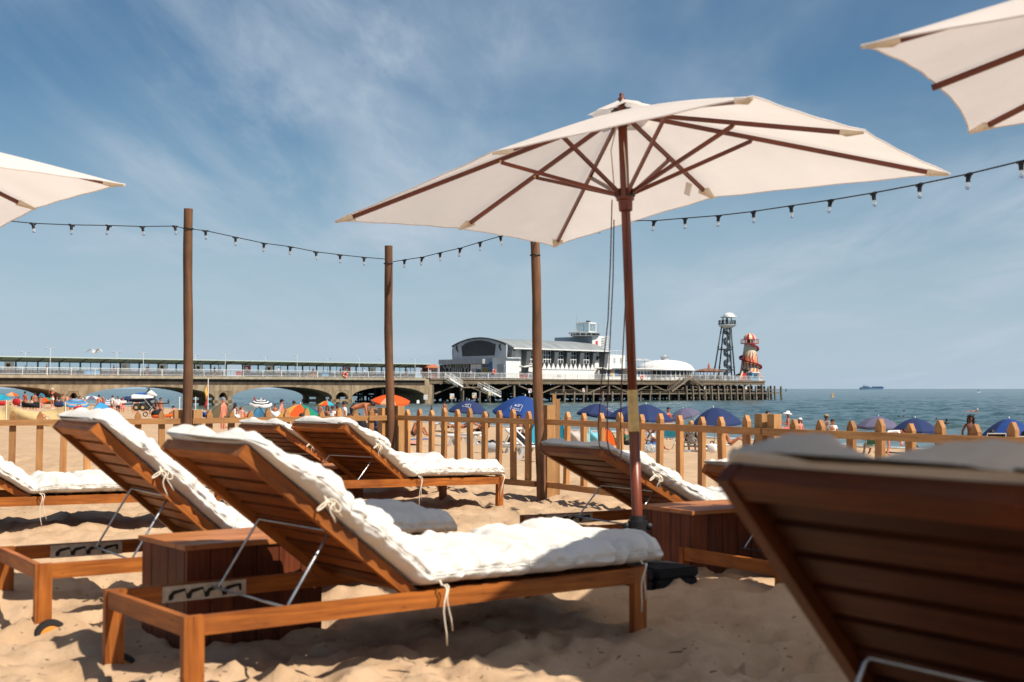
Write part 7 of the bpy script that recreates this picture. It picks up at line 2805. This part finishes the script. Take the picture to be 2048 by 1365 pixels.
parasol('orange parasol with pale underside just behind the corner pole', 782, 790, 80, [ORA, ORA, BEI], drop=.16, group=GC, rot=10, tilt=10, taz=170, rad=1.05)
ST = [(0, .16, WHT), (.16, .30, BLK), (.30, .44, WHT), (.44, .58, BLK), (.58, .72, WHT), (.72, .86, BLK), (.86, 1, WHT)]
parasol('black and white ringed parasol standing by the blue tent', 522, 799, 46, [WHT], rings=ST, drop=.2, group=GC, d=70, rad=1.0 * .95, tilt=12, taz=160)
ST2 = [(0, .2, SKY), (.2, .32, BEI), (.32, .5, SKY), (.5, .62, LIL), (.62, .8, SKY), (.8, .9, BEI), (.9, 1, SKY)]
parasol('big blue parasol with beige rings by the windbreak at the left', 153, 798, 52, [SKY], rings=ST2, drop=.20, group=GC, rad=1.2, tilt=14, taz=150, d=92)
ST3 = [(0, .2, WHT), (.2, .35, BLUE), (.35, .5, WHT), (.5, .65, BLUE), (.65, .8, WHT), (.8, .9, BLUE), (.9, 1, WHT)]
parasol('white parasol with thin blue rings left of the jet ski', 222, 799, 44, [WHT], rings=ST3, drop=.16, group=GC, rad=1.0, tilt=10, taz=160)
parasol('pale lilac parasol left of the blue ringed parasols', 182, 792, 40, [LIL, WHT], drop=.15, group=GC, rad=1.0)
parasol('plain navy parasol just left of the jet ski', 256, 793, 46, [NAVY], drop=.16, group=GC, rad=1.1, tilt=8, taz=-60)
parasol('rainbow parasol lying low near the woman in white shorts', 88, 796, 34, [ORA, GRN, BLUE, YEL], drop=.26, group=GC, rad=.9, rot=-110, tilt=20, taz=160)
parasol('beige and orange parasol at the far left by the pier foot', 24, 785, 28, [BEI, ORA, GRN, BEI], drop=.24, group=GC, rad=1.0, rot=-100)
parasol('blue parasol in the shade under the pier arch', 148, 787, 24, [BLUE, BLUE, SKY], drop=.2, group=GC, rad=1.0)


# ================================================================== TENTS, WINDBREAKS, BEACH THINGS
def tent(label, px, py_base, wpx, hpx, m, d=None, m2=None, name='beach_tent', yaw=0, n=5):
    p = beach_hit(px, py_base)
    if d: p = Vector(at_y(px, py_base, d))
    k = (p.y * CP) / F
    w, h = wpx * k, hpx * k
    t = thing(name, label, 'beach tent', tuple(p), R(yaw))
    # four bowed panels meeting at an off-centre peak
    apx = Vector((-.08 * w, 0, h))
    C = [Vector((-w / 2, -w * .32, 0)), Vector((w / 2, -w * .36, 0)), Vector((w * .45, w * .36, 0)), Vector((-w * .45, w * .32, 0))]
    for i in range(4):
        a, c = C[i], C[(i + 1) % 4]
        rows = []
        for q in range(9):
            f = q / 8
            row = []
            for s in np.linspace(0, 1, 9):
                e = a.lerp(c, s)
                b_ = apx.lerp(e, f)
                bow = math.sin(f * math.pi) * (.14 + .03 * math.sin(s * 9)) * h
                out = Vector((e.x, e.y, 0)).normalized()
                b_ = b_ + out * bow * (.7 - .45 * 4 * s * (1 - s)) + Vector((0, 0, bow * .6))
                row.append(tuple(b_))
            rows.append(row)
        b = MB(); b.grid(np.array(rows))
        b.build('panel', (m2 if (m2 and i == 1) else m), t, True)
        bp = MB(); bp.tube([Vector(r[0]) for r in rows], .015, 5); bp.build('pole', BLACK, t, True)
    return t


TQ = mrgb('tent_turquoise', 40, 165, 195, rough=.8, var=.05, trans=.2)
TB = mrgb('tent_blue', 70, 130, 165, rough=.8, var=.06, trans=.2)
TBB = mrgb('tent_bright_blue', 60, 150, 205, rough=.8, var=.06, trans=.2)
TOL = mrgb('tent_olive', 88, 76, 52, rough=.85, var=.06)
TPALE = mrgb('tent_pale', 120, 190, 205, rough=.85, var=.04, trans=.2)
TBE = mrgb('windbreak_sand', 205, 180, 130, rough=.9, var=.05, trans=.2)
TGR = mrgb('tent_greyish', 175, 165, 160, rough=.9, var=.04)
TOR = mrgb('tent_orange', 235, 105, 25, rough=.8, var=.04, trans=.3)
tent('olive green dome tent behind the man in black trunks', 446, 846, 66, 38, TOL, d=62, yaw=10)
tent('faded blue tent under the black ringed parasol', 521, 846, 34, 32, TB, d=60, yaw=-10)
tent('bright blue and pale tent left of the nearest cushion', 205, 829, 46, 25, TBB, d=88, m2=TPALE, yaw=20)
tent('turquoise shelter under the bright blue parasol, right half', 1086, 893, 76, 60, TQ, d=47, yaw=15)
tent('turquoise peaked tent right of the pole under the umbrella', 1118, 884, 26, 54, TQ, d=50, m2=TQ, yaw=-15)
tent('small turquoise tent tip at the left edge', 6, 801, 26, 13, TQ, d=120)
tent('orange pop up shelter with red trim, left of the umbrella pole', 1216, 893, 30, 38, TOR, d=48, m2=RED_, yaw=10)
tent('tiny blue tent in the shadow under the pier', 84, 795, 12, 9, TB, d=150)


def windbreak(label, pts, py_top, m, d, poles=True, logo=False):
    """pts: (px, py_base) of the stakes"""
    P = [Vector(at_y(px, py, d + i * .3)) for i, (px, py) in enumerate(pts)]
    t = thing('windbreak', label, 'windbreak', tuple(P[0]))
    o = P[0]
    k = (d * CP) / F
    for i in range(len(P) - 1):
        a, c = P[i] - o, P[i + 1] - o
        h0, h1 = (pts[i][1] - py_top[i]) * k, (pts[i + 1][1] - py_top[i + 1]) * k
        rows = []
        for q in range(9):
            f = q / 8
            row = []
            for s in np.linspace(0, 1, 15):
                p = a.lerp(c, s)
                sag = 4 * s * (1 - s)
                h = (h0 + (h1 - h0) * s) * (1 - .28 * sag * f)
                row.append(tuple(p + Vector((0, .12 * sag * math.sin(f * 5 + s * 4) + .02 * math.sin(s * 40), h * f + .02))))
            rows.append(row)
        b = MB(); b.grid(np.array(rows)); b.build('cloth', m[i % len(m)], t, True)
    if poles:
        for i, p in enumerate(P):
            b = MB(); b.tube([p - o - Vector((0, 0, .2)), p - o + Vector((0, 0, (pts[i][1] - py_top[i]) * k + .10))], .016, 6); b.build('stake', TIE, t)
    return t, o, k


t, o, k = windbreak('sand coloured windbreak with faint printed logos, behind the fence at the left', [(-40, 862), (12, 864), (130, 866)], [822, 807, 812], [TBE], 34)
for px, py, m_ in ((92, 833, ORNG), (92, 838, SIGN_R), (100, 836, TGR)):
    p = at_y(px, py, 34.2) - o
    b = MB(); b.tube([(p.x + .05 * math.cos(a), p.y - .18, p.z + .05 * math.sin(a)) for a in np.linspace(0, 6.283, 13)], .012, 5, cap=False); b.build('printed_logo', m_, t)
p = at_y(62, 853, 34.2) - o
ob('lettering', text_cached('wing', .20), t, TGR, loc=(p.x, p.y - .22, p.z), rot=(R(90), 0, 0))
windbreak('pale blue windbreak behind the lounger cushion, left of the orange shelter', [(1166, 892), (1178, 893), (1204, 892)], [864, 857, 857], [TPALE], 46)
windbreak('whitish windbreak panel beside the turquoise tent', [(1138, 889), (1162, 889)], [857, 856], [TGR], 48)
windbreak('blue and white striped windbreak left of the olive tent', [(394, 836), (404, 836), (416, 836)], [823, 822, 821], [YEL, BLUE, WHT], 75)
windbreak('white cloth strung low right of the olive tent', [(465, 840), (480, 840)], [826, 828], [WHT, BLK], 64)
windbreak('black equipment screen with a faint logo, far left', [(42, 816), (80, 817)], [803, 804], [BLK], 95)
windbreak('white and blue windbreak left of the rainbow parasol', [(541, 842), (560, 842)], [820, 817], [WHT, BLUE], 64)


def sunbed(label, px0, px1, py, d, head=1, phi=38, sling=None):
    """white plastic sunbed seen side on: px0..px1 its ends, py its seat"""
    a, c = at_y(px0, py, d), at_y(px1, py, d * .985)
    w = c - a
    L_ = w.length
    yaw = math.atan2(w.y, w.x)
    g = min(bz(a.x, a.y), bz(c.x, c.y))
    t = thing('plastic_sunbed', label, 'sunbed', (a.x, a.y, a.z), yaw, group='white plastic sunbeds beyond the fence')
    legs = max(.25, a.z - g)
    legs = .30
    for y in (0, .58):
        b = MB(); b.tube([(0, y, 0), (L_, y, 0)], .035, 8); b.build('side_bar', WPAINT, t, True)
        for x in (.22, L_ - .3):
            b = MB(); b.bar((x, y, 0), (x + .16, y, -legs), .05, .08); b.bar((x + .42, y, 0), (x + .26, y, -legs), .05, .08); b.build('leg', WPAINT, t)
    n = 9
    hx = L_ * (.62 if head > 0 else .38)
    for i in range(n):
        x = (hx * (i + .5) / n) if head > 0 else (hx + (L_ - hx) * (i + .5) / n)
        b = MB(); b.box((x, .29, .03), (abs(hx if head > 0 else L_ - hx) / n * .8, .56, .02)); b.build('slat', sling or WPAINT, t)
    bl = L_ * .36
    M = Matrix.Translation((hx, 0, .03)) @ Matrix.Rotation(-R(phi) if head > 0 else R(180 + phi), 4, 'Y')
    for y in (0, .58):
        b = MB(); b.tube([M @ Vector((0, y, 0)), M @ Vector((bl, y, 0))], .035, 8); b.build('back_bar', WPAINT, t, True)
    b = MB(); b.tube([M @ Vector((bl, 0, 0)), M @ Vector((bl, .58, 0))], .04, 8); b.build('back_bar', WPAINT, t, True)
    for i in range(6):
        b = MB(); b.box((0, 0, 0), (bl / 6 * .82, .56, .02), M=M @ Matrix.Translation((bl * (i + .5) / 6, .29, 0))); b.build('back_slat', sling or WPAINT, t)
    return t


sunbed('white sunbed with a person lying on it, left of the blue parasol', 871, 945, 872, 42, head=1, phi=8)
sunbed('white sunbed with a raised curved back between the pickets', 962, 1040, 887, 37, head=1, phi=60, sling=CLOTH['black'])
sunbed('nearest white sunbed, in front of the turquoise shelter', 1000, 1120, 893, 31, head=-1, phi=42, sling=CLOTH['black'])
sunbed('far white sunbed near the water behind the fence corner', 858, 890, 848, 70, head=1, phi=25)
sunbed('pale lounger in the shade of the parasols, right of the umbrella pole', 1356, 1400, 903, 47, head=1, phi=12, sling=CLOTH['grey'])


def chair(label, px, py, d, m, yaw=0):
    p = at_y(px, py, d)
    t = thing('folding_chair', label, 'chair', tuple(p), R(yaw), group='folding chairs on the beach')
    for x in (-.26, .26):
        b = MB(); b.tube([(x, -.22, 0), (x, .22, .42), (x, .25, .44)], .013, 6); b.build('leg', STEEL, t, True)
        b = MB(); b.tube([(x, .24, 0), (x, -.16, .44), (x, -.30, .88)], .013, 6); b.build('frame', STEEL, t, True)
        b = MB(); b.box((x, .02, .60), (.05, .42, .025)); b.build('armrest', BLACK, t)
    b = MB(); b.box((0, .04, .40), (.50, .44, .02)); b.build('seat', m, t)
    b = MB(); b.hexa([(-.25, -.15, .44), (.25, -.15, .44), (.25, -.13, .44), (-.25, -.13, .44), (-.25, -.30, .86), (.25, -.30, .86), (.25, -.28, .88), (-.25, -.28, .88)]); b.build('back', m, t)
    b = MB(); b.tube([(-.26, -.30, .88), (.26, -.30, .88)], .018, 6); b.build('top_bar', STEEL, t)
    return t


chair('teal folding chair standing sideways right of the umbrella pole', 1336, 900, 44, CLOTH['teal'], 20)
chair('dark green folding chair with a person sitting in it at the right', 1745, 915, 46, CLOTH['green'], 0)
chair('black deck chair under the royal blue parasol', 1986, 930, 37, CLOTH['black'], 0)
chair('black deck chair at the right edge of the photo', 2044, 936, 37, CLOTH['black'], 0)
chair('grey framed chair holding the person in the print', 1383, 908, 46, CLOTH['black'], 0)
chair('low pink towel covered chair behind the sturdy fence post', 1562, 897, 52, CLOTH['pink'], 40)


def jet_ski():
    p = at_y(262, 822, 90)
    g = Vector((p.x, p.y, p.z))
    k = 90 * CP / F
    t = thing('jet_ski', 'white and blue jet ski standing on its trailer on the beach', 'jet ski', (g.x, g.y, g.z + .55), R(0))
    L_ = 44 * k
    rows = []
    for i in range(15):
        f = i / 14
        x = .15 + L_ * f
        w = .56 * math.sin(math.pi * min(1, .22 + .52 * (1 - f) ** .6 + .0)) if f < .98 else .05
        w = .56 * (1 - f ** 3) ** .7 + .03
        zt = .52 - .20 * f ** 3
        zb = .04 + .20 * f ** 3
        rows.append([(x, -w * .35, zb), (x, -w * .9, zb + .18), (x, -w, (zb + zt) / 2 + .05), (x, -w * .8, zt), (x, 0, zt + .06), (x, w * .8, zt), (x, w, (zb + zt) / 2 + .05), (x, w * .9, zb + .18), (x, w * .35, zb)])
    b = MB(); b.grid(np.array(rows), closed_v=True); b.face(list(range(9))); b.face(list(reversed(range(14 * 9, 15 * 9))))
    b.build('hull', WPAINT, t, True)
    b = MB(); b.grid(np.array([[(r[0][0], r[0][1] * 1.02, r[0][2] - .01), (r[1][0], r[1][1] * 1.02, r[1][2]), (r[2][0], r[2][1] * 1.02, r[2][2] - .08)] for r in rows])); b.build('hull_side', CLOTH['navy'], t, True)
    b = MB(); b.tube([(.25, 0, .50), (.6, 0, .56), (.95, 0, .56), (1.15, 0, .52)], [.10, .13, .13, .08], 8); b.build('seat', CLOTH['blue'], t, True)
    b = MB(); b.tube([(1.1, 0, .62), (1.25, 0, .95)], [.12, .05], 8); b.tube([(1.15, -.35, 1.0), (1.25, 0, .97), (1.15, .35, 1.0)], .03, 6); b.build('handlebar', BLACK, t, True)
    b = MB(); b.tube([(1.1, 0, .60), (1.35, 0, .66), (1.75, 0, .48)], [.14, .20, .06], 8); b.build('cowl', WPAINT, t, True)
    t = thing('boat_trailer', 'black twin wheeled trailer under the jet ski', 'trailer', tuple(g), R(0))
    b = MB()
    for y in (-.4, .4): b.bar((-.5, y, .45), (1.9, y, .5), .07, .08)
    b.bar((1.9, -.4, .5), (2.5, 0, .5), .07, .08); b.bar((1.9, .4, .5), (2.5, 0, .5), .07, .08)
    b.build('frame', BLACK, t)
    M = Matrix.Rotation(R(90), 4, 'X')
    for x in (.55, 1.0):
        for y in (-.62, .62):
            b = MB(); b.lathe([(.12, -.09), (.20, -.09), (.24, -.05), (.24, .05), (.20, .09), (.12, .09)], 18, M=M)
            w = b.build('wheel', RUBBER, t, 'auto', loc=(x, y, .24))
            b = MB(); b.lathe([(.001, -.07), (.11, -.08), (.125, -.05), (.125, .05), (.11, .08), (.001, .07)], 14, M=M); b.build('rim', TBE, w, 'auto')
    b = MB(); b.box((-.7, 0, .62), (.4, 1.3, .14)); b.build('light_board', WPAINT, t)


jet_ski()


def pushchair():
    p = at_y(303, 834, 62)
    t = thing('pushchair', 'black pushchair parked on the sand left of the red dinghy', 'pushchair', tuple(p), R(15))
    M = Matrix.Rotation(R(90), 4, 'X')
    for x in (-.28, .26):
        for y in (-.22, .22):
            b = MB(); b.lathe([(.08, -.02), (.12, -.02), (.12, .02), (.08, .02)], 14, M=M); b.build('wheel', RUBBER, t, loc=(x, y, .12))
    for y in (-.2, .2):
        b = MB(); b.tube([(.26, y, .12), (-.1, y, .55), (-.45, y, .98)], .014, 6); b.tube([(-.28, y, .12), (.05, y, .5)], .012, 6); b.build('frame', GPAINT, t)
    b = MB(); b.tube([(-.45, -.2, .98), (-.45, .2, .98)], .018, 6); b.build('handle', BLACK, t)
    b = MB(); b.hexa([(-.15, -.19, .38), (.2, -.19, .34), (.2, .19, .34), (-.15, .19, .38), (-.35, -.19, .85), (-.1, -.19, .80), (-.1, .19, .80), (-.35, .19, .85)]); b.build('seat', CLOTH['black'], t)
    p = at_y(325, 836, 60)
    t = thing('dinghy', 'orange and yellow inflatable dinghy lying on the sand', 'dinghy', tuple(p), R(5))
    t.scale = (.55, .55, .5)
    b = MB()
    b.tube([(.62 * math.cos(a) * 1.2, .45 * math.sin(a), .16 + .06 * math.cos(a)) for a in np.linspace(0, 2 * math.pi, 25)], .14, 8, cap=False); b.build('tube', TOR, t, True)
    b = MB(); b.box((0, 0, .06), (1.2, .7, .05)); b.build('floor', YEL, t)
    b = MB(); b.bar((.5, -.1, .32), (1.5, .0, .36), .05, .04); b.build('oar', RED_, t)
    p = at_y(312, 836, 61)
    t = thing('beach_bag', 'black bag between the pushchair and the dinghy', 'bag', tuple(p))
    b = MB(); b.ball((0, 0, .17), (.24, .16, .2), 10, 7); b.build('bag', CLOTH['black'], t, True)
    b = MB(); b.tube([(-.12, 0, .3), (0, 0, .46), (.12, 0, .3)], .015, 6); b.build('handle', CLOTH['black'], t)


pushchair()


def bag(label, px, py, d, sz, m, name='beach_bag', cat='bag', tall=1.0):
    p = at_y(px, py, d)
    t = thing(name, label, cat, tuple(p), R(random.uniform(-30, 30)))
    m_, n_ = 16, 10
    U, V = np.meshgrid(np.linspace(0, 2 * np.pi, m_, endpoint=False), np.linspace(.05, np.pi - .05, n_), indexing='ij')
    X = sz * np.sign(np.cos(U)) * np.abs(np.cos(U)) ** .6 * np.sin(V) ** .6
    Y = sz * .6 * np.sign(np.sin(U)) * np.abs(np.sin(U)) ** .6 * np.sin(V) ** .6
    Z = sz * .6 * tall * (1 - np.cos(V)) + .05 * sz * fbm(X * 5 / sz, Y * 5 / sz, V * 2, o=2, seed=int(px))
    b = MB(); b.grid(np.stack([X, Y, Z], -1), closed_u=True); b.face([i * n_ for i in range(m_)]); b.face([i * n_ + n_ - 1 for i in reversed(range(m_))])
    b.build('bag_body', m, t, True)
    b = MB(); h = sz * 1.2 * tall; b.tube([(-.4 * sz, 0, h * .9), (-.2 * sz, 0, h * 1.25), (.2 * sz, 0, h * 1.25), (.4 * sz, 0, h * .9)], .02, 6); b.build('strap', BLACK, t, True)
    return t


bag('white patterned cool bag on the sand right of the umbrella pole', 1299, 914, 42, .34, PRINT)
bag('pale blue bag beside the patterned cool bag', 1309, 905, 43, .28, CLOTH['blue'])
bag('dark rucksack among the people left of the corner pole', 716, 868, 44, .3, CLOTH['black'], tall=1.5)
bag('dark red holdall in front of the blue ringed parasol', 158, 826, 80, .34, CLOTH['red'])
bag('red bundle at the far left edge by the turquoise tent', 4, 812, 100, .36, CLOTH['red'], tall=.8)
bag('red and black rucksack beside the far left bathers', 33, 811, 98, .30, CLOTH['red'], tall=1.4)
bag('navy bag pile left of the blue ringed parasol', 118, 815, 95, .36, CLOTH['navy'])
bag('white rubbish bag under the nearest sunbed', 985, 905, 33, .2, GPAINT)
bag('clear bottle bag on the sand under the logo parasol', 1424, 906, 44, .16, CLOTH['white'], tall=1.6)
p = beach_hit(757, 893)
t = thing('inflatable', 'red inflatable with yellow spots under the person in navy', 'inflatable', tuple(p))
b = MB(); b.tube([(.55 * math.cos(a), .42 * math.sin(a), .2) for a in np.linspace(0, 6.283, 23)], .2, 9, cap=False); b.build('tube', RED_, t, True)
rr = random.Random(2)
b = MB()
for i in range(12):
    a = rr.uniform(3.4, 6.0); e = rr.uniform(-.2, 1.2)
    b.ball((.55 * math.cos(a) + .19 * math.cos(e) * math.cos(a), .42 * math.sin(a) + .19 * math.cos(e) * math.sin(a), .2 + .19 * math.sin(e)), (.05, .05, .05), 7, 5)
b.build('spots', YEL, t, True)
for px, py, w, m_, lab in ((806, 888, 1.2, CLOTH['pink'], 'pinkish towel under the sunbather in white'), (828, 882, 1.1, CLOTH['blue'], 'blue towel under the brown skinned bather'), (1412, 893, 2.2, CLOTH['white'], 'white towel spread on the sand by the logo parasol'),
                           (1800, 925, 1.5, CLOTH['pink'], 'pale pink towel left of the woman with plaited hair'), (98, 818, 2.4, CLOTH['white'], 'white towel at the feet of the woman in white shorts'), (66, 818, 3.2, CLOTH['orange'], 'orange board lying below the black screen')):
    p = beach_hit(px, py)
    t = thing('beach_towel', lab, 'towel', (p.x, p.y, p.z + .03), R(20))
    rows = [[(w * (i / 10 - .5), .8 * (j / 4 - .5), .02 * math.sin(i * 1.7 + j) + .02) for j in range(5)] for i in range(11)]
    b = MB(); b.grid(np.array(rows)); b.build('cloth', m_, t, True)
    b = MB()
    for j in range(5): b.box((-w / 2 - .02, .8 * (j / 4 - .5), .03), (.05, .03, .01))
    b.build('fringe', m_, t)

# flags and marker poles on the beach
p = at_y(416, 819, 95)
k = 95 * CP / F
t = thing('beach_flag', 'red and yellow lifeguard flag on a white pole right of the tall pole', 'flag', tuple(p))
h = 62 * k
b = MB(); b.tube([(0, 0, -.3), (0, 0, h)], .03, 6); b.build('flagpole', WPAINT, t)
for z0, z1, m_ in ((.50, .95, YEL), (.28, .52, RED_)):
    rows = [[(-.02 - .20 * s * (.55 + .45 * (1 - f)), .14 * math.sin(s * 5 + f * 3), h * (z1 - (z1 - z0) * f) - .9 * s) for s in np.linspace(0, 1, 7)] for f in np.linspace(0, 1, 7)]
    b = MB(); b.grid(np.array(rows)); b.build('flag_cloth', m_, t, True)
for px, py0, py1, lab in ((359, 822, 796, 'thin white marker pole left of the tall pole'), (391, 824, 796, 'thin white marker pole right of the tall pole')):
    p = at_y(px, py0, 100)
    t = thing('marker_pole', lab, 'pole', tuple(p))
    b = MB(); b.tube([(0, 0, -.3), (0, 0, (py0 - py1) * 100 * CP / F)], .035, 6); b.build('shaft', WPAINT, t)
    b = MB(); b.ball((0, 0, (py0 - py1) * 100 * CP / F), .06, 6, 5); b.build('cap', WPAINT, t)


# gulls
def gull(label, p, flying=False, yaw=0, s=1.0):
    t = thing('gull', label, 'gull', tuple(p), R(yaw))
    t.scale = (s, s, s)
    b = MB()
    z = 0 if flying else .16
    b.tube([(-.28, 0, z + .02), (-.16, 0, z + .03), (0, 0, z + .05), (.13, 0, z + .08), (.19, 0, z + .15), (.23, 0, z + .17), (.27, 0, z + .165)], [.012, .055, .085, .07, .04, .042, .012], 9)
    b.build('body', WPAINT, t, True)
    b = MB(); b.tube([(.265, 0, z + .165), (.32, 0, z + .155)], [.012, .003], 6); b.build('bill', YEL, t)
    if flying:
        for sg in (-1, 1):
            b = MB(); b.grid(np.array([[(.10, sg * .05, z + .07), (-.08, sg * .05, z + .06)], [(.14, sg * .30, z + .25), (-.06, sg * .30, z + .24)], [(.06, sg * .52, z + .18), (-.05, sg * .52, z + .17)], [(-.06, sg * .70, z + .02), (-.09, sg * .70, z + .02)]])); b.build('wing', GPAINT, t, True)
    else:
        for sg in (-1, 1):
            b = MB(); b.tube([(.08, sg * .05, z + .09), (-.10, sg * .07, z + .07), (-.30, sg * .03, z + .05)], [.03, .05, .01], 7); b.build('wing', GPAINT, t, True)
            b = MB(); b.tube([(.02, sg * .03, z), (.02, sg * .03, -.02)], .008, 5); b.build('leg', YEL, t)


gull('gull gliding above the left shelter of the pier', at_y(190, 706, 120), True, 60, 1.5)
p = beach_hit(1903, 899); gull('white gull standing at the water edge, right one', p, False, 10, 1.35)
p = beach_hit(1801, 895); gull('white gull at the water edge, left one', p, False, 100, 1.2)


# buoys, sailing mark, far ship
def buoy(label, px, py, m, s):
    p = on_z(px, py, SEA_Z)
    t = thing('buoy', label, 'buoy', (p.x, p.y, SEA_Z))
    t.scale = (s, s, s)
    b = MB(); b.lathe([(.01, -.4), (.5, -.3), (.55, .3), (.3, .6), (.22, 1.6), (.01, 1.7)], 12); b.build('float', m, t, 'auto')
    b = MB(); b.box((0, 0, 1.8), (.5, .05, .5)); b.build('topmark', m, t)


buoy('small yellow buoy right of the pier end', 1665, 796, YEL, .85)
buoy('tiny dark buoy touching the pier end', 1572, 783, CLOTH['black'], 1.6)
p = on_z(1957, 785.5, SEA_Z)
t = thing('sailing_boat', 'tiny boat with a dark sail near the horizon at the right', 'boat', tuple(p))
t.scale = (.45, .45, .55)
b = MB(); b.hexa([(-2.2, -.8, -.2), (2.0, -.8, -.2), (2.0, .8, -.2), (-2.2, .8, -.2), (-2.6, -1, .8), (3.2, -.2, .9), (3.2, .2, .9), (-2.6, 1, .8)]); b.build('hull', WPAINT, t)
b = MB(); b.tube([(0, 0, .6), (0, 0, 6.5)], .12, 6); b.build('mast', DGREY, t)
b = MB(); b.prism([(.1, 1.2), (.1, 5.6), (-1.6, 1.2)], -.05, .05); b.build('sail', DGREY, t)


def ship():
    D = 4300.
    p = at_y(1744, 778, D)
    k = D * CP / F
    t = thing('cargo_ship', 'hazy blue cargo ship on the horizon', 'ship', (p.x, p.y, SEA_Z), 0)
    L_ = 49 * k
    sh = mrgb('ship_hull_haze', 72, 104, 134, rough=.7, var=.05)  # distance haze is mixed into the hull and upper colours
    up_ = mrgb('ship_upper_haze', 150, 168, 182, rough=.7, var=.05)
    w = L_ * .14
    b = MB()
    b.hexa([(-L_ / 2 + 3, -w / 2, -1), (L_ / 2 - 8, -w / 2, -1), (L_ / 2 - 8, w / 2, -1), (-L_ / 2 + 3, w / 2, -1),
            (-L_ / 2, -w / 2, 4.5 * k), (L_ / 2, -w * .2, 5.2 * k), (L_ / 2, w * .2, 5.2 * k), (-L_ / 2, w / 2, 4.5 * k)])
    b.build('hull', sh, t)
    for x0, x1, z1 in ((-.40, -.10, 6.2), (-.34, -.20, 8.4), (.02, .44, 6.4)):
        b = MB(); b.box((L_ * (x0 + x1) / 2, 0, (4.3 + z1) / 2 * k), (L_ * (x1 - x0), w * .8, (z1 - 4.3) * k)); b.build('superstructure', up_ if z1 > 6.3 and x0 < 0 else sh, t)
    b = MB(); b.tube([(-L_ * .31, 0, 8 * k), (-L_ * .31, 0, 11.5 * k)], .4 * k, 6); b.build('mast', up_, t)
    for i in range(9):
        b = MB(); b.box((-L_ * .395 + i * L_ * .033, -w * .41, 5.3 * k), (L_ * .014, 1.0, .5 * k)); b.build('window', sh, t)


ship()


# bits of drift and footprints' litter on the sand of the enclosure
def scrap():
    rr = random.Random(11)
    for i, (px, py, ln_) in enumerate([(1060, 1330, .05), (1240, 1312, .04), (1365, 1302, .07), (1545, 1204, .09), (1420, 1345, .03), (820, 1345, .08), (600, 1230, .10), (90, 1240, .03), (1005, 1068, .03)]):
        p = on_z(px, py, .012)
        b = MB()
        q = Vector((0, 0, 0)); pts = [q]
        a = rr.uniform(0, 6.28)
        for k in range(4):
            a += rr.uniform(-.5, .5); q = q + Vector((math.cos(a), math.sin(a), rr.uniform(-.1, .25))) * ln_ / 4; pts.append(q)
        b.tube(pts, [.002, .003, .0025, .002, .001], 5)
        o = b.build('twig', TIMB_D, None, True, loc=tuple(p))
        tag(o, ['short dark twig on the shaded sand below the middle cushion', 'dark bit of driftwood in the shaded sand, middle', 'thin splinter lying on the brown shaded sand', 'twig beside the lounger leg left of the big blurred back', 'small crumb of wood on the shaded sand right of the middle',
                'dry stalk on the sunlit sand in front of the nearest lounger', 'curled stalk on the sand under the raised lounger back', 'speck of weed on the sunlit sand at the left', 'speck of weed on the sand before the fence pole'][i], 'twig', 'bits of drift on the sand')


scrap()


# shell grit and weed crumbs strewn over the sand of the enclosure
def litter():
    rr = random.Random(8)
    b = MB()
    for i in range(1500):
        y = math.exp(rr.uniform(math.log(2.6), math.log(13.5)))
        x = rr.uniform(-.42, .42) * y
        z = rr.uniform(-.012, .022)
        s_ = rr.uniform(.0015, .0045)
        a = rr.uniform(0, 6.28)
        d = Vector((math.cos(a), math.sin(a), rr.uniform(-.3, .3)))
        p = Vector((x, y, z))
        b.bar(p - d * s_ * rr.uniform(1, 3), p + d * s_ * rr.uniform(1, 3), s_ * 1.2, s_ * .8)
    b.build('shell_grit', mat('shell_grit', (.30, .22, .15), rough=.8, var=0, col2=(.05, .035, .025), scale=3), None, kind='stuff')


litter()
